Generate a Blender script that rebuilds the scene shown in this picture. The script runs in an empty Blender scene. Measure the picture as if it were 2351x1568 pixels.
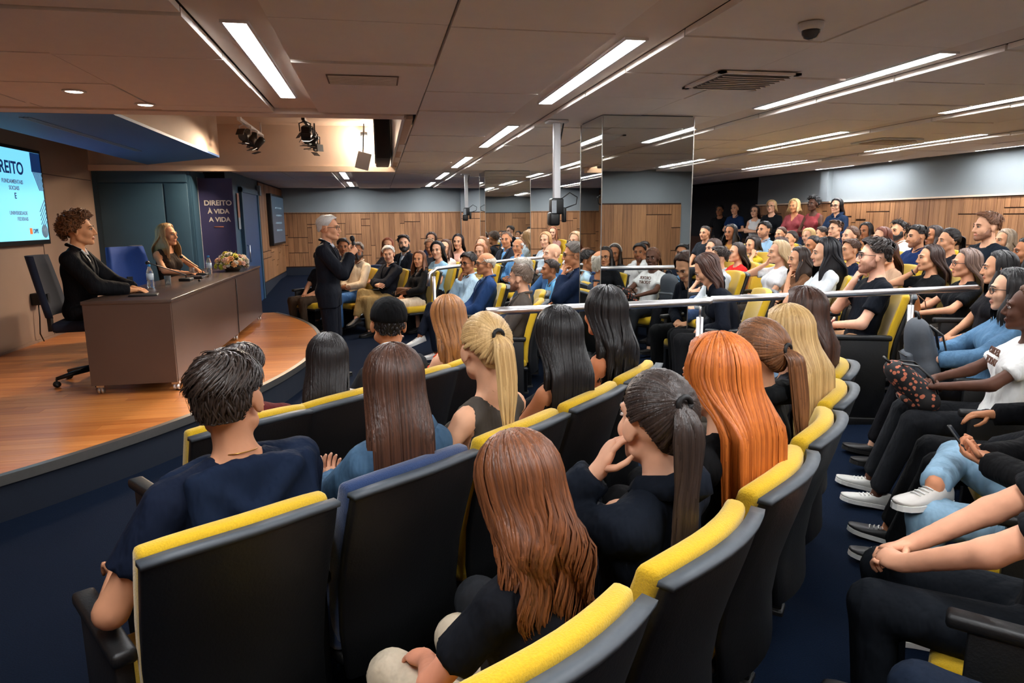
import bpy, bmesh, math, random, time
import numpy as np
from mathutils import Vector, Matrix

SC = bpy.context.scene
COL = SC.collection
rad = math.radians
T0 = time.time()

# ------------------------------------------------------------------ camera
CAM_POS = Vector((0.0, 0.0, 1.66))
PITCH, YAW, ROLL = rad(10.06), rad(10.90), rad(-0.5)
cam_data = bpy.data.cameras.new('camera')
cam_data.sensor_fit = 'HORIZONTAL'
cam_data.sensor_width = 36.0
cam_data.lens = 1567.0 / 2351.0 * 36.0
cam_data.clip_start = 0.05
cam = bpy.data.objects.new('camera', cam_data)
COL.objects.link(cam)
_f = Vector((math.sin(YAW) * math.cos(PITCH), math.cos(YAW) * math.cos(PITCH), -math.sin(PITCH)))
_r = Vector((math.cos(YAW), -math.sin(YAW), 0.0))
_u = _r.cross(_f)
_r2 = _r * math.cos(ROLL) + _u * math.sin(ROLL)
_u2 = -_r * math.sin(ROLL) + _u * math.cos(ROLL)
cam.matrix_world = Matrix(((_r2.x, _u2.x, -_f.x, CAM_POS.x), (_r2.y, _u2.y, -_f.y, CAM_POS.y),
                           (_r2.z, _u2.z, -_f.z, CAM_POS.z), (0, 0, 0, 1)))
SC.camera = cam

# ------------------------------------------------------------------ world, exposure
world = bpy.data.worlds.new('world')
SC.world = world
world.use_nodes = True
world.node_tree.nodes['Background'].inputs[0].default_value = (0.5, 0.55, 0.6, 1)
world.node_tree.nodes['Background'].inputs[1].default_value = 0.05
SC.view_settings.view_transform = 'Standard'
SC.view_settings.look = 'None'
SC.view_settings.gamma = 1.0
SC.view_settings.use_curve_mapping = False
SC.view_settings.exposure = 2.0
STRIP_POWER = 20.0       # emission of the ceiling light strips
SPOT_POWER = 44.0        # warm stage spots


def lamp(name, kind, loc, energy, color, target=None, size=0.1, angle=50, blend=0.5):
    d = bpy.data.lights.new(name, kind)
    d.energy = energy
    d.color = color
    if kind == 'SPOT':
        d.spot_size = rad(angle)
        d.spot_blend = blend
        d.shadow_soft_size = size
    elif kind == 'AREA':
        d.size = size
    else:
        d.shadow_soft_size = size
    o = bpy.data.objects.new(name, d)
    COL.objects.link(o)
    o.location = loc
    if target is not None:
        o.rotation_euler = (Vector(target) - Vector(loc)).to_track_quat('-Z', 'Y').to_euler()
    return o

# ------------------------------------------------------------------ helpers
def lin(c):
    out = []
    for v in c[:3]:
        v = v / 255.0
        out.append(v / 12.92 if v <= 0.04045 else ((v + 0.055) / 1.055) ** 2.4)
    return (out[0], out[1], out[2], 1.0)


MATS = {}


def nodes_of(m):
    m.use_nodes = True
    nt = m.node_tree
    return nt, nt.nodes['Principled BSDF']


def N(nt, kind, **kw):
    n = nt.nodes.new(kind)
    for k, v in kw.items():
        if k in n.inputs.keys():
            n.inputs[k].default_value = v
        else:
            setattr(n, k, v)
    return n


def mix_color(nt, fac, a, b):
    m = nt.nodes.new('ShaderNodeMix')
    m.data_type = 'RGBA'
    m.inputs[6].default_value = a
    m.inputs[7].default_value = b
    nt.links.new(fac, m.inputs[0])
    return m.outputs[2]


def mat(name, color, rough=0.6, metal=0.0, var=0.12, scale=40.0, bump=0.0, stretch=(1, 1, 1), spec=0.5, emit=None, trans=0.0, sheen=0.0, dist=0.01):
    key = name
    if key in MATS:
        return MATS[key]
    m = bpy.data.materials.new(name)
    nt, b = nodes_of(m)
    base = lin(color)
    b.inputs['Roughness'].default_value = rough
    b.inputs['Metallic'].default_value = metal
    b.inputs['Specular IOR Level'].default_value = spec
    b.inputs['Base Color'].default_value = base
    if sheen:
        b.inputs['Sheen Weight'].default_value = sheen
    if var > 0 or bump > 0:
        tc = nt.nodes.new('ShaderNodeTexCoord')
        mp = nt.nodes.new('ShaderNodeMapping')
        mp.inputs['Scale'].default_value = stretch
        nt.links.new(tc.outputs['Object'], mp.inputs[0])
        nz = N(nt, 'ShaderNodeTexNoise', Scale=scale, Detail=3.0)
        nt.links.new(mp.outputs[0], nz.inputs['Vector'])
        lo = tuple(max(0, c * (1 - var)) for c in base[:3]) + (1,)
        hi = tuple(min(1, c * (1 + var)) for c in base[:3]) + (1,)
        if var > 0:
            nt.links.new(mix_color(nt, nz.outputs['Fac'], lo, hi), b.inputs['Base Color'])
        if bump > 0:
            bp = N(nt, 'ShaderNodeBump', Strength=bump, Distance=dist)
            nt.links.new(nz.outputs['Fac'], bp.inputs['Height'])
            nt.links.new(bp.outputs[0], b.inputs['Normal'])
    if emit is not None:
        b.inputs['Emission Color'].default_value = lin(emit[0])
        b.inputs['Emission Strength'].default_value = emit[1]
    if trans > 0:
        b.inputs['Transmission Weight'].default_value = trans
        b.inputs['IOR'].default_value = 1.33
    MATS[key] = m
    return m


def hair_mat(color, light=None):
    light = light or tuple(min(255, c * 1.5 + 6) for c in color)
    key = 'hair_%02x%02x%02x_%02x%02x%02x' % (tuple(int(c) for c in color) + tuple(int(c) for c in light))
    if key in MATS:
        return MATS[key]
    m = bpy.data.materials.new(key)
    nt, b = nodes_of(m)
    at = nt.nodes.new('ShaderNodeAttribute')
    at.attribute_name = 'lock'
    tc = nt.nodes.new('ShaderNodeTexCoord')
    mp = nt.nodes.new('ShaderNodeMapping')
    mp.inputs['Scale'].default_value = (120, 120, 9)
    nt.links.new(tc.outputs['Object'], mp.inputs[0])
    nz = N(nt, 'ShaderNodeTexNoise', Scale=1.0, Detail=2.0)
    nt.links.new(mp.outputs[0], nz.inputs['Vector'])
    ad = nt.nodes.new('ShaderNodeMath')
    ad.operation = 'MULTIPLY_ADD'
    ad.inputs[1].default_value = 0.55
    nt.links.new(at.outputs['Fac'], ad.inputs[0])
    sc = nt.nodes.new('ShaderNodeMath')
    sc.operation = 'MULTIPLY'
    sc.inputs[1].default_value = 0.5
    nt.links.new(nz.outputs['Fac'], sc.inputs[0])
    nt.links.new(sc.outputs[0], ad.inputs[2])
    nt.links.new(mix_color(nt, ad.outputs[0], lin(color), lin(light)), b.inputs['Base Color'])
    bp = N(nt, 'ShaderNodeBump', Strength=0.55, Distance=0.006)
    nt.links.new(nz.outputs['Fac'], bp.inputs['Height'])
    nt.links.new(bp.outputs[0], b.inputs['Normal'])
    b.inputs['Roughness'].default_value = 0.42
    b.inputs['Specular IOR Level'].default_value = 0.4
    MATS[key] = m
    return m


def skin_mat(color):
    key = 'skin_%d_%d_%d' % color
    if key in MATS:
        return MATS[key]
    m = mat(key, color, rough=0.58, var=0.12, scale=25, spec=0.25)
    b = m.node_tree.nodes['Principled BSDF']
    b.inputs['Subsurface Weight'].default_value = 0.0
    return m


def cloth(color, kind='cotton'):
    key = '%s_%d_%d_%d' % ((kind,) + tuple(color))
    if key in MATS:
        return MATS[key]
    if kind == 'denim':
        return mat(key, color, rough=0.85, var=0.55, scale=12, bump=0.9, stretch=(1.2, 1.2, 0.5), dist=0.03, spec=0.15)
    if kind == 'suit':
        return mat(key, color, rough=0.75, var=0.12, scale=9, bump=0.8, stretch=(1.2, 1.2, 0.45), dist=0.03, spec=0.12)
    if kind == 'patterned':
        return mat(key, color, rough=0.8, var=0.75, scale=22, bump=0.05)
    return mat(key, color, rough=0.85, var=0.14, scale=9, bump=0.9, stretch=(1.3, 1.3, 0.5), dist=0.035, spec=0.12)


def link(name, me, parent=None, mats=None):
    o = bpy.data.objects.new(name, me)
    COL.objects.link(o)
    if mats:
        for mm in mats:
            me.materials.append(mm)
    if parent is not None:
        o.parent = parent
    return o


def empty(name, loc=(0, 0, 0), rz=0.0):
    o = bpy.data.objects.new(name, None)
    COL.objects.link(o)
    o.empty_display_size = 0.1
    o.location = loc
    o.rotation_euler = (0, 0, rz)
    return o


def tag(o, label, cat, group=None):
    o['label'] = label
    o['category'] = cat
    if group:
        o['group'] = group
    return o


def mesh_np(name, V, F, smooth=False, mat_idx=None):
    """V (n,3) array; F (m,4) quads or list of polygons"""
    me = bpy.data.meshes.new(name)
    V = np.asarray(V, dtype=np.float32)
    if isinstance(F, np.ndarray):
        m, k = F.shape
        me.vertices.add(len(V))
        me.vertices.foreach_set('co', V.ravel())
        me.loops.add(m * k)
        me.loops.foreach_set('vertex_index', F.astype(np.int32).ravel())
        me.polygons.add(m)
        me.polygons.foreach_set('loop_start', np.arange(0, m * k, k, dtype=np.int32))
        me.polygons.foreach_set('loop_total', np.full(m, k, dtype=np.int32))
        if mat_idx is not None:
            me.polygons.foreach_set('material_index', np.asarray(mat_idx, dtype=np.int32))
        me.polygons.foreach_set('use_smooth', np.full(m, bool(smooth)))
        me.update(calc_edges=True)
        me.validate(clean_customdata=False)
    else:
        me.from_pydata([tuple(v) for v in V], [], F)
        for i, p in enumerate(me.polygons):
            p.use_smooth = bool(smooth)
            if mat_idx is not None:
                p.material_index = mat_idx[i]
        me.update()
    return me


def mesh_mixed(name, V, Q, Tr, qi, ti):
    me = bpy.data.meshes.new(name)
    V = np.asarray(V, np.float32)
    me.vertices.add(len(V))
    me.vertices.foreach_set('co', V.ravel())
    loops = np.concatenate([Q.ravel(), Tr.ravel()]).astype(np.int32)
    me.loops.add(len(loops))
    me.loops.foreach_set('vertex_index', loops)
    nq, nt = len(Q), len(Tr)
    me.polygons.add(nq + nt)
    me.polygons.foreach_set('loop_start', np.concatenate([np.arange(nq) * 4, nq * 4 + np.arange(nt) * 3]).astype(np.int32))
    me.polygons.foreach_set('loop_total', np.concatenate([np.full(nq, 4), np.full(nt, 3)]).astype(np.int32))
    me.polygons.foreach_set('material_index', np.concatenate([qi, ti]).astype(np.int32))
    me.polygons.foreach_set('use_smooth', np.ones(nq + nt, bool))
    me.update(calc_edges=True)
    me.validate(clean_customdata=False)
    return me


def cluster(V, Q, mi, mask, cell):
    """merges the vertices in mask that share a coarse cell; returns V, quads, tris and their slots"""
    ids = np.arange(len(V))
    key = np.floor(V / np.asarray(cell).reshape(-1, 1)).astype(np.int64) + 4096
    k = key[:, 0] * 10007 * 10007 + key[:, 1] * 10007 + key[:, 2]
    k = np.where(mask, k, -1 - ids)
    u, inv = np.unique(k, return_inverse=True)
    inv = inv.ravel()
    cnt = np.bincount(inv, minlength=len(u)).astype(np.float64)
    NV = np.stack([np.bincount(inv, V[:, i], len(u)) / cnt for i in range(3)], 1)
    q = inv[Q]
    e = [q[:, i] == q[:, (i + 1) % 4] for i in range(4)]
    ne = sum(x.astype(int) for x in e)
    opp = (q[:, 0] == q[:, 2]) | (q[:, 1] == q[:, 3])
    quad = (ne == 0) & ~opp
    tri = (ne == 1)
    qt = q[tri]
    et = np.stack([x[tri] for x in e], 1)
    drop = et.argmax(1)
    cols = (drop[:, None] + np.array([1, 2, 3])[None, :]) % 4
    t = np.take_along_axis(qt, cols, 1)
    ok = (t[:, 0] != t[:, 1]) & (t[:, 1] != t[:, 2]) & (t[:, 0] != t[:, 2])
    return NV.astype(np.float32), q[quad], t[ok], mi[quad], mi[tri][ok]


class MB:
    """collects simple shapes into one mesh"""

    def __init__(self):
        self.v, self.f, self.mi, self.sm = [], [], [], []
        self.cur, self.smooth = 0, False

    def add(self, vs, fs, smooth=None):
        o = len(self.v)
        self.v += [tuple(p) for p in vs]
        for q in fs:
            self.f.append([i + o for i in q])
            self.mi.append(self.cur)
            self.sm.append(self.smooth if smooth is None else smooth)
        return self

    def box(self, x0, x1, y0, y1, z0, z1, M=None):
        vs = [Vector((x, y, z)) for z in (z0, z1) for (x, y) in ((x0, y0), (x1, y0), (x1, y1), (x0, y1))]
        if M is not None:
            vs = [M @ p for p in vs]
        return self.add(vs, [(3, 2, 1, 0), (4, 5, 6, 7), (0, 1, 5, 4), (1, 2, 6, 5), (2, 3, 7, 6), (3, 0, 4, 7)], False)

    def rbox(self, x0, x1, y0, y1, z0, z1, r, M=None):
        bm = bmesh.new()
        bmesh.ops.create_cube(bm, size=1.0)
        for p in bm.verts:
            p.co = Vector(((x0 + x1) / 2 + p.co.x * (x1 - x0), (y0 + y1) / 2 + p.co.y * (y1 - y0), (z0 + z1) / 2 + p.co.z * (z1 - z0)))
        bmesh.ops.bevel(bm, geom=bm.edges[:], offset=r, segments=2, profile=0.5, affect='EDGES')
        bm.verts.index_update()
        vs = [(M @ p.co) if M is not None else p.co.copy() for p in bm.verts]
        fs = [[q.index for q in fc.verts] for fc in bm.faces]
        bm.free()
        return self.add(vs, fs, True)

    def prism(self, poly, z0, z1):
        n = len(poly)
        vs = [(p[0], p[1], z0) for p in poly] + [(p[0], p[1], z1) for p in poly]
        fs = [list(range(n - 1, -1, -1)), list(range(n, 2 * n))] + [(i, (i + 1) % n, n + (i + 1) % n, n + i) for i in range(n)]
        return self.add(vs, fs, False)

    def tube(self, pts, r, seg=8, caps=True, flat=1.0):
        pts = [Vector(p) for p in pts]
        rs = r if isinstance(r, (list, tuple)) else [r] * len(pts)
        up = Vector((0, 0, 1))
        t0 = (pts[1] - pts[0]).normalized()
        if abs(t0.dot(up)) > 0.95:
            up = Vector((0, 1, 0))
        vs, fs = [], []
        side = t0.cross(up).normalized()
        for i, p in enumerate(pts):
            a = pts[max(i - 1, 0)]
            b = pts[min(i + 1, len(pts) - 1)]
            t = (b - a).normalized()
            side = (side - t * side.dot(t))
            if side.length < 1e-6:
                side = t.orthogonal()
            side.normalize()
            nn = side.cross(t)
            for k in range(seg):
                ang = 2 * math.pi * k / seg
                vs.append(p + side * math.cos(ang) * rs[i] + nn * math.sin(ang) * rs[i] * flat)
        for i in range(len(pts) - 1):
            for k in range(seg):
                k2 = (k + 1) % seg
                fs.append((i * seg + k, i * seg + k2, (i + 1) * seg + k2, (i + 1) * seg + k))
        if caps:
            fs.append(list(range(seg - 1, -1, -1)))
            fs.append(list(range((len(pts) - 1) * seg, len(pts) * seg)))
        return self.add(vs, fs, True)

    def lathe(self, prof, c=(0, 0, 0), seg=20, M=None):
        vs, fs = [], []
        for (r, z) in prof:
            for k in range(seg):
                a = 2 * math.pi * k / seg
                q = Vector((c[0] + r * math.cos(a), c[1] + r * math.sin(a), c[2] + z))
                vs.append(M @ q if M is not None else q)
        n = len(prof)
        for i in range(n - 1):
            for k in range(seg):
                k2 = (k + 1) % seg
                fs.append((i * seg + k, i * seg + k2, (i + 1) * seg + k2, (i + 1) * seg + k))
        fs.append(list(range(seg - 1, -1, -1)))
        fs.append(list(range((n - 1) * seg, n * seg)))
        return self.add(vs, fs, True)

    def ball(self, c, r, seg=12, rings=8, M=None):
        rx, ry, rz = r if isinstance(r, (tuple, list)) else (r, r, r)
        vs, fs = [], []
        for i in range(rings + 1):
            th = math.pi * i / rings
            for k in range(seg):
                a = 2 * math.pi * k / seg
                q = Vector((rx * math.sin(th) * math.cos(a), ry * math.sin(th) * math.sin(a), rz * math.cos(th)))
                q = (M @ q if M is not None else q) + Vector(c)
                vs.append(q)
        for i in range(rings):
            for k in range(seg):
                k2 = (k + 1) % seg
                fs.append((i * seg + k, (i + 1) * seg + k, (i + 1) * seg + k2, i * seg + k2))
        return self.add(vs, fs, True)

    def mesh(self, name):
        me = bpy.data.meshes.new(name)
        me.from_pydata(self.v, [], self.f)
        me.polygons.foreach_set('material_index', np.array(self.mi, dtype=np.int32))
        me.polygons.foreach_set('use_smooth', np.array(self.sm, dtype=bool))
        me.update()
        return me

    def build(self, name, mats, parent=None):
        if not isinstance(mats, (list, tuple)):
            mats = [mats]
        return link(name, self.mesh(name), parent, mats)


def struct(o):
    o['kind'] = 'structure'
    return o


UNIT = None


def unit_box(name, x0, x1, y0, y1, z0, z1, m, parent=None):
    """a box that shares one unit-cube mesh per material"""
    key = 'unitbox_' + m.name
    me = bpy.data.meshes.get(key)
    if me is None:
        me = MB().box(-.5, .5, -.5, .5, -.5, .5).mesh(key)
        me.materials.append(m)
    o = bpy.data.objects.new(name, me)
    COL.objects.link(o)
    o.location = ((x0 + x1) / 2, (y0 + y1) / 2, (z0 + z1) / 2)
    o.scale = (x1 - x0, y1 - y0, z1 - z0)
    if parent is not None:
        o.parent = parent
    return o

# ------------------------------------------------------------------ the room
X0, X1, Y0, Y1, ZC = -4.05, 8.40, -0.80, 18.60, 2.51
CEN = (-4.2, 7.6)          # the seat rows curve round this point
STAGE_Z = 0.27
STAGE_C, STAGE_R = (-6.72, 8.0), 6.0


def ramp_np(x, y):
    """the floor rises gently behind the front rows, away from the near block"""
    x, y = np.asarray(x, float), np.asarray(y, float)
    r = np.hypot(x - CEN[0], y - CEN[1])
    a = np.degrees(np.arctan2(y - CEN[1], x - CEN[0]))
    t = np.clip((a + 34) / 18, 0, 1)
    t = t * t * (3 - 2 * t)
    return np.minimum(0.30, np.maximum(0, (r - 5.75) * 0.07)) * t


def ramp(x, y):
    return float(ramp_np(x, y))


M_CARPET = mat('carpet_navy', (10, 22, 40), rough=1.0, var=0.5, scale=160, bump=0.3, spec=0.1)
M_CARPET_D = mat('carpet_riser', (12, 22, 38), rough=0.95, var=0.3, scale=120)
M_TILE = mat('ceiling_tile_paint', (236, 228, 219), rough=0.9, var=0.04, scale=6)
M_SLAB = mat('ceiling_void', (96, 86, 78), rough=0.9, var=0.05)
M_CHAN = mat('ceiling_channel_paint', (226, 214, 202), rough=0.9, var=0.03, scale=6)
M_GREY = mat('wall_grey_paint', (132, 139, 143), rough=0.85, var=0.05, scale=3)
M_TAUPE = mat('wall_taupe_panel', (150, 126, 110), rough=0.7, var=0.06, scale=4)
M_BLUE = mat('wall_blue_panel', (50, 84, 106), rough=0.6, var=0.08, scale=5)
M_BLUE2 = mat('blue_door_paint', (22, 62, 104), rough=0.55, var=0.06, scale=5)
M_BULK = mat('bulkhead_blue_paint', (52, 112, 180), rough=0.6, var=0.06, scale=3)
M_BEIGE = mat('recess_beige_paint', (205, 180, 158), rough=0.8, var=0.06, scale=4)
M_WAINS = mat('wainscot_navy', (16, 26, 42), rough=0.8, var=0.1)
M_DARK = mat('painted_dark', (14, 15, 20), rough=0.9, var=0.1)  # dark colour put where shade lies: gaps, recess and passage
M_BLACK = mat('black_metal', (14, 14, 15), rough=0.45, var=0.05)
M_WHITE = mat('white_metal', (215, 216, 218), rough=0.45, var=0.03)
M_STEEL = mat('brushed_steel', (222, 222, 224), rough=0.34, metal=1.0, var=0.05, scale=60)
M_ALU = mat('aluminium_trim', (150, 146, 140), rough=0.4, metal=0.9, var=0.08)
M_MIRROR = mat('mirror_glass', (205, 208, 205), rough=0.015, metal=1.0, var=0.0)
M_TRIM = mat('light_trim', (222, 196, 170), rough=0.6, var=0.03)


def wood_mat(name, lo, hi, axis='z', coat=0.0, rough=0.5, stripe=34.0, jitter=0.5):
    m = bpy.data.materials.new(name)
    nt, b = nodes_of(m)
    tc = nt.nodes.new('ShaderNodeTexCoord')
    geo = nt.nodes.new('ShaderNodeNewGeometry')
    oi = nt.nodes.new('ShaderNodeObjectInfo')
    mp = nt.nodes.new('ShaderNodeMapping')
    mp.inputs['Scale'].default_value = {'z': (stripe, stripe, 1.6), 'x': (1.4, stripe, stripe)}[axis]
    nt.links.new(geo.outputs['Position'], mp.inputs[0])
    ofs = nt.nodes.new('ShaderNodeVectorMath')
    ofs.operation = 'ADD'
    nt.links.new(mp.outputs[0], ofs.inputs[0])
    nt.links.new(oi.outputs['Random'], ofs.inputs[1])
    nz = N(nt, 'ShaderNodeTexNoise', Scale=1.0, Detail=4.0, Roughness=0.6)
    nt.links.new(ofs.outputs[0], nz.inputs['Vector'])
    ad = nt.nodes.new('ShaderNodeMath')
    ad.operation = 'MULTIPLY_ADD'
    ad.inputs[1].default_value = jitter
    nt.links.new(oi.outputs['Random'], ad.inputs[0])
    s = nt.nodes.new('ShaderNodeMath')
    s.operation = 'MULTIPLY_ADD'
    s.inputs[1].default_value = 1.5
    s.inputs[2].default_value = -0.25 - jitter / 2
    nt.links.new(nz.outputs['Fac'], s.inputs[0])
    nt.links.new(s.outputs[0], ad.inputs[2])
    ad.use_clamp = True
    nt.links.new(mix_color(nt, ad.outputs[0], lin(lo), lin(hi)), b.inputs['Base Color'])
    b.inputs['Roughness'].default_value = rough
    b.inputs['Coat Weight'].default_value = coat
    b.inputs['Coat Roughness'].default_value = 0.2
    bp = N(nt, 'ShaderNodeBump', Strength=0.08, Distance=0.004)
    nt.links.new(nz.outputs['Fac'], bp.inputs['Height'])
    nt.links.new(bp.outputs[0], b.inputs['Normal'])
    MATS[name] = m
    return m


M_WOOD = wood_mat('wall_wood', (104, 64, 38), (190, 136, 90), 'z', rough=0.55, stripe=58.0, jitter=0.34)
M_WOODBACK = mat('wood_joint_dark', (52, 28, 16), rough=0.8, var=0.1)
M_STAGE = wood_mat('stage_wood', (182, 100, 40), (232, 152, 78), 'x', coat=0.25, rough=0.35, stripe=26.0, jitter=0.55)

# floor: flat in front, raked under the curved rows
nx, ny = 90, 130
xs_ = np.linspace(X0 - 0.1, X1 + 1.7, nx)
ys_ = np.linspace(Y0 - 0.1, Y1 + 0.1, ny)
GX, GY = np.meshgrid(xs_, ys_, indexing='ij')
GZ = ramp_np(GX, GY)
Vf = np.stack([GX, GY, GZ], -1).reshape(-1, 3)
idx = np.arange(nx * ny).reshape(nx, ny)
Qf = np.stack([idx[:-1, :-1], idx[1:, :-1], idx[1:, 1:], idx[:-1, 1:]], -1).reshape(-1, 4)
struct(link('floor', mesh_np('floor', Vf, Qf, True), None, [M_CARPET]))

# a low carpeted step with a pale nosing at the foot of the near mirror column
st = MB()
st.box(1.66, 2.95, 5.02, 5.60, 0.0, 0.185)
st_o = struct(st.build('floor_step', mat('carpet_step_blue', (16, 44, 84), rough=0.9, var=0.2, scale=90)))
MB().box(1.655, 2.955, 5.005, 5.05, 0.17, 0.19).build('step_nosing', M_WHITE, st_o)

# ---- ceiling
LX = [-0.59, 1.30, 3.10, 4.82, 6.52, 8.02]
CH = 0.165
ceil = MB()
ceil.box(0.25, X1 + 1.8, Y0 - 0.1, Y1 + 0.2, 2.56, 2.66)
ceil.box(X0 - 0.2, 0.25, Y0 - 0.1, 6.06, 2.56, 2.66)
ceil.box(X0 - 0.2, 0.25, 11.15, Y1 + 0.2, 2.56, 2.66)
ceil_o = struct(ceil.build('ceiling', M_SLAB))
chan = MB()
for x in LX[1:]:
    chan.box(x - CH, x + CH, Y0, Y1, 2.548, 2.56)
for a, b in ((Y0, 6.06), (11.3, Y1)):
    chan.box(LX[0] - CH, LX[0] + CH, a, b, 2.548, 2.56)
chan.box(X0, 0.25, 5.86, 6.06, 2.505, 2.56)                 # plain band in front of the stage recess
chan.build('ceiling_channel', M_CHAN, ceil_o)
rnd = random.Random(5)
bays = []
for a, b in zip(LX[:-1], LX[1:]):
    w = (b - a - 2 * CH) / 2
    bays += [(a + CH, a + CH + w), (a + CH + w, b - CH)]
left_bays = [(-1.58, -0.755), (-2.40, -1.58), (-3.22, -2.40), (-4.05, -3.22)]
tile_y = [3.22 + 0.8 * k for k in range(-5, 20)]
for (a, b) in bays + left_bays:
    for y in tile_y:
        y0, y1 = max(y, Y0), min(y + 0.8, Y1)
        if y1 - y0 < 0.2:
            continue
        if a < 0.25:
            if y0 < 5.86 < y1:
                y1 = 5.86
            if y0 >= 5.8 and y1 <= 11.25:
                if b <= 0.26 or y0 < 6.06 and True:
                    continue
                if a < 0.25 < b:
                    dz = rnd.uniform(-0.004, 0.006)
                    unit_box('ceiling_tile', 0.27, b - 0.010, y0 + 0.010, y1 - 0.010, ZC + dz, ZC + 0.035, M_TILE, ceil_o)
                    continue
                continue
            if y0 < 11.15 < y1:
                y0 = 11.2
        if b < -2.35 and y0 > 11.1:
            continue
        dz = rnd.uniform(-0.004, 0.008)
        unit_box('ceiling_tile', a + 0.002, b - 0.009, y0 + 0.008, y1 - 0.008, ZC + dz, ZC + 0.035, M_TILE, ceil_o)

# ---- light strips
M_LED = mat('led_diffuser', (255, 255, 255), var=0, emit=((248, 250, 252), STRIP_POWER))
segs = [(-0.15, 1.75), (3.42, 5.32), (6.62, 8.45), (9.82, 11.72), (13.02, 14.92), (16.22, 18.02)]
LED_ME = MB().box(-0.05, 0.05, -0.95, 0.95, -0.006, -0.002).mesh('led_diffuser')
LED_ME.materials.append(M_LED)
fr = MB()
for sx in (-1, 1):
    fr.box(sx * 0.056 - 0.006, sx * 0.056 + 0.006, -0.962, 0.962, -0.010, 0.012)
for sy in (-1, 1):
    fr.box(-0.05, 0.05, sy * 0.956 - 0.006, sy * 0.956 + 0.006, -0.010, 0.012)
FR_ME = fr.mesh('light_frame')
FR_ME.materials.append(M_WHITE)
ROWN = ['above the stage edge', 'just left of the mirror columns', 'just right of the mirror columns', 'fourth row from the stage', 'fifth row from the stage', 'beside the right wall']
SEGN = ['seen only in the mirror', 'nearest segment', 'second segment', 'third segment', 'fourth segment', 'far segment by the back wall']
for i, x in enumerate(LX):
    for j, (a, b) in enumerate(segs):
        if i == 0 and j in (2, 3):
            continue
        if j == 0 and i > 3:
            continue
        if i >= 4 and j >= 4:
            continue
        t = empty('light_strip', (x, (a + b) / 2, 2.546))
        tag(t, 'recessed white light strip %s, %s' % (ROWN[i], SEGN[j]), 'light', 'ceiling light strips')
        o = link('diffuser', LED_ME, t)
        link('frame', FR_ME, t)

# ---- vents, downlights, dome camera
v = empty('air_vent', (2.25, 4.12, ZC - 0.004))
tag(v, 'square louvred air vent between the second and third light rows', 'vent')
m_ = MB()
for s in (-1, 1):
    m_.box(s * 0.24 - 0.02, s * 0.24 + 0.02, -0.26, 0.26, -0.012, 0.0)
    m_.box(-0.26, 0.26, s * 0.24 - 0.02, s * 0.24 + 0.02, -0.012, 0.0)
m_.build('frame', M_TILE, v)
MB().box(-0.22, 0.22, -0.22, 0.22, -0.002, 0.0).build('duct', M_DARK, v)
for k in range(8):
    y = -0.19 + k * 0.054
    MB().box(-0.22, 0.22, -0.022, 0.022, -0.0015, 0.0015, Matrix.Translation((0, y, -0.012)) @ Matrix.Rotation(rad(35), 4, 'X')).build('louvre', M_TILE, v)
v = empty('air_vent', (5.68, 7.03, ZC - 0.004))
tag(v, 'white framed square air vent near the right wall', 'vent')
m_ = MB()
for s in (-1, 1):
    m_.box(s * 0.24 - 0.018, s * 0.24 + 0.018, -0.26, 0.26, -0.012, 0.0)
    m_.box(-0.26, 0.26, s * 0.24 - 0.018, s * 0.24 + 0.018, -0.012, 0.0)
m_.build('frame', M_WHITE, v)
for k in range(6):
    MB().box(-0.22, 0.22, -0.03, 0.03, -0.0015, 0.0015, Matrix.Translation((0, -0.18 + k * 0.072, -0.010)) @ Matrix.Rotation(rad(30), 4, 'X')).build('louvre', M_CHAN, v)
v = empty('ceiling_hatch', (-0.05, 4.43, ZC - 0.006))
tag(v, 'plain rectangular grille set in the ceiling tile above the stage front', 'grille')
MB().box(-0.21, 0.21, -0.13, 0.13, -0.004, 0.0).build('plate', mat('grille_paint', (120, 108, 98), rough=0.9, var=0.1), v)
for k in range(9):
    MB().box(-0.20, 0.20, -0.12 + k * 0.03 - 0.004, -0.12 + k * 0.03 + 0.004, -0.009, -0.004).build('slat', M_TILE, v)
M_DOWN = mat('downlight_glow', (255, 240, 220), var=0, emit=((255, 222, 186), 9.0))
for n_, (x, y) in zip(('leftmost', 'rightmost'), ((-1.89, 5.08), (-1.61, 5.56))):
    t = empty('downlight', (x, y, ZC - 0.002))
    tag(t, '%s of the two small round downlights over the stage front' % n_, 'light', 'stage downlights')
    MB().lathe([(0.050, -0.004), (0.062, -0.010), (0.070, -0.006), (0.070, 0.0)], seg=24).build('rim', M_WHITE, t)
    MB().lathe([(0.048, -0.006), (0.047, -0.003)], seg=24).build('lens', M_DOWN, t)
t = empty('dome_camera', (1.93, 2.92, ZC))
tag(t, 'white dome security camera on the ceiling at the top edge', 'camera')
MB().lathe([(0.055, 0.0), (0.055, -0.02), (0.048, -0.03)], seg=20).build('base', M_WHITE, t)
MB().lathe([(0.040, -0.03), (0.038, -0.045), (0.028, -0.06), (0.01, -0.068)], seg=20).build('dome', mat('smoked_dome', (60, 62, 66), rough=0.1, var=0), t)
t = empty('dome_camera', (5.05, 14.2, ZC))
tag(t, 'white dome security camera on the ceiling toward the back wall', 'camera')
MB().lathe([(0.055, 0.0), (0.055, -0.03), (0.048, -0.04), (0.03, -0.07), (0.01, -0.078)], seg=20).build('base', M_WHITE, t)

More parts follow.
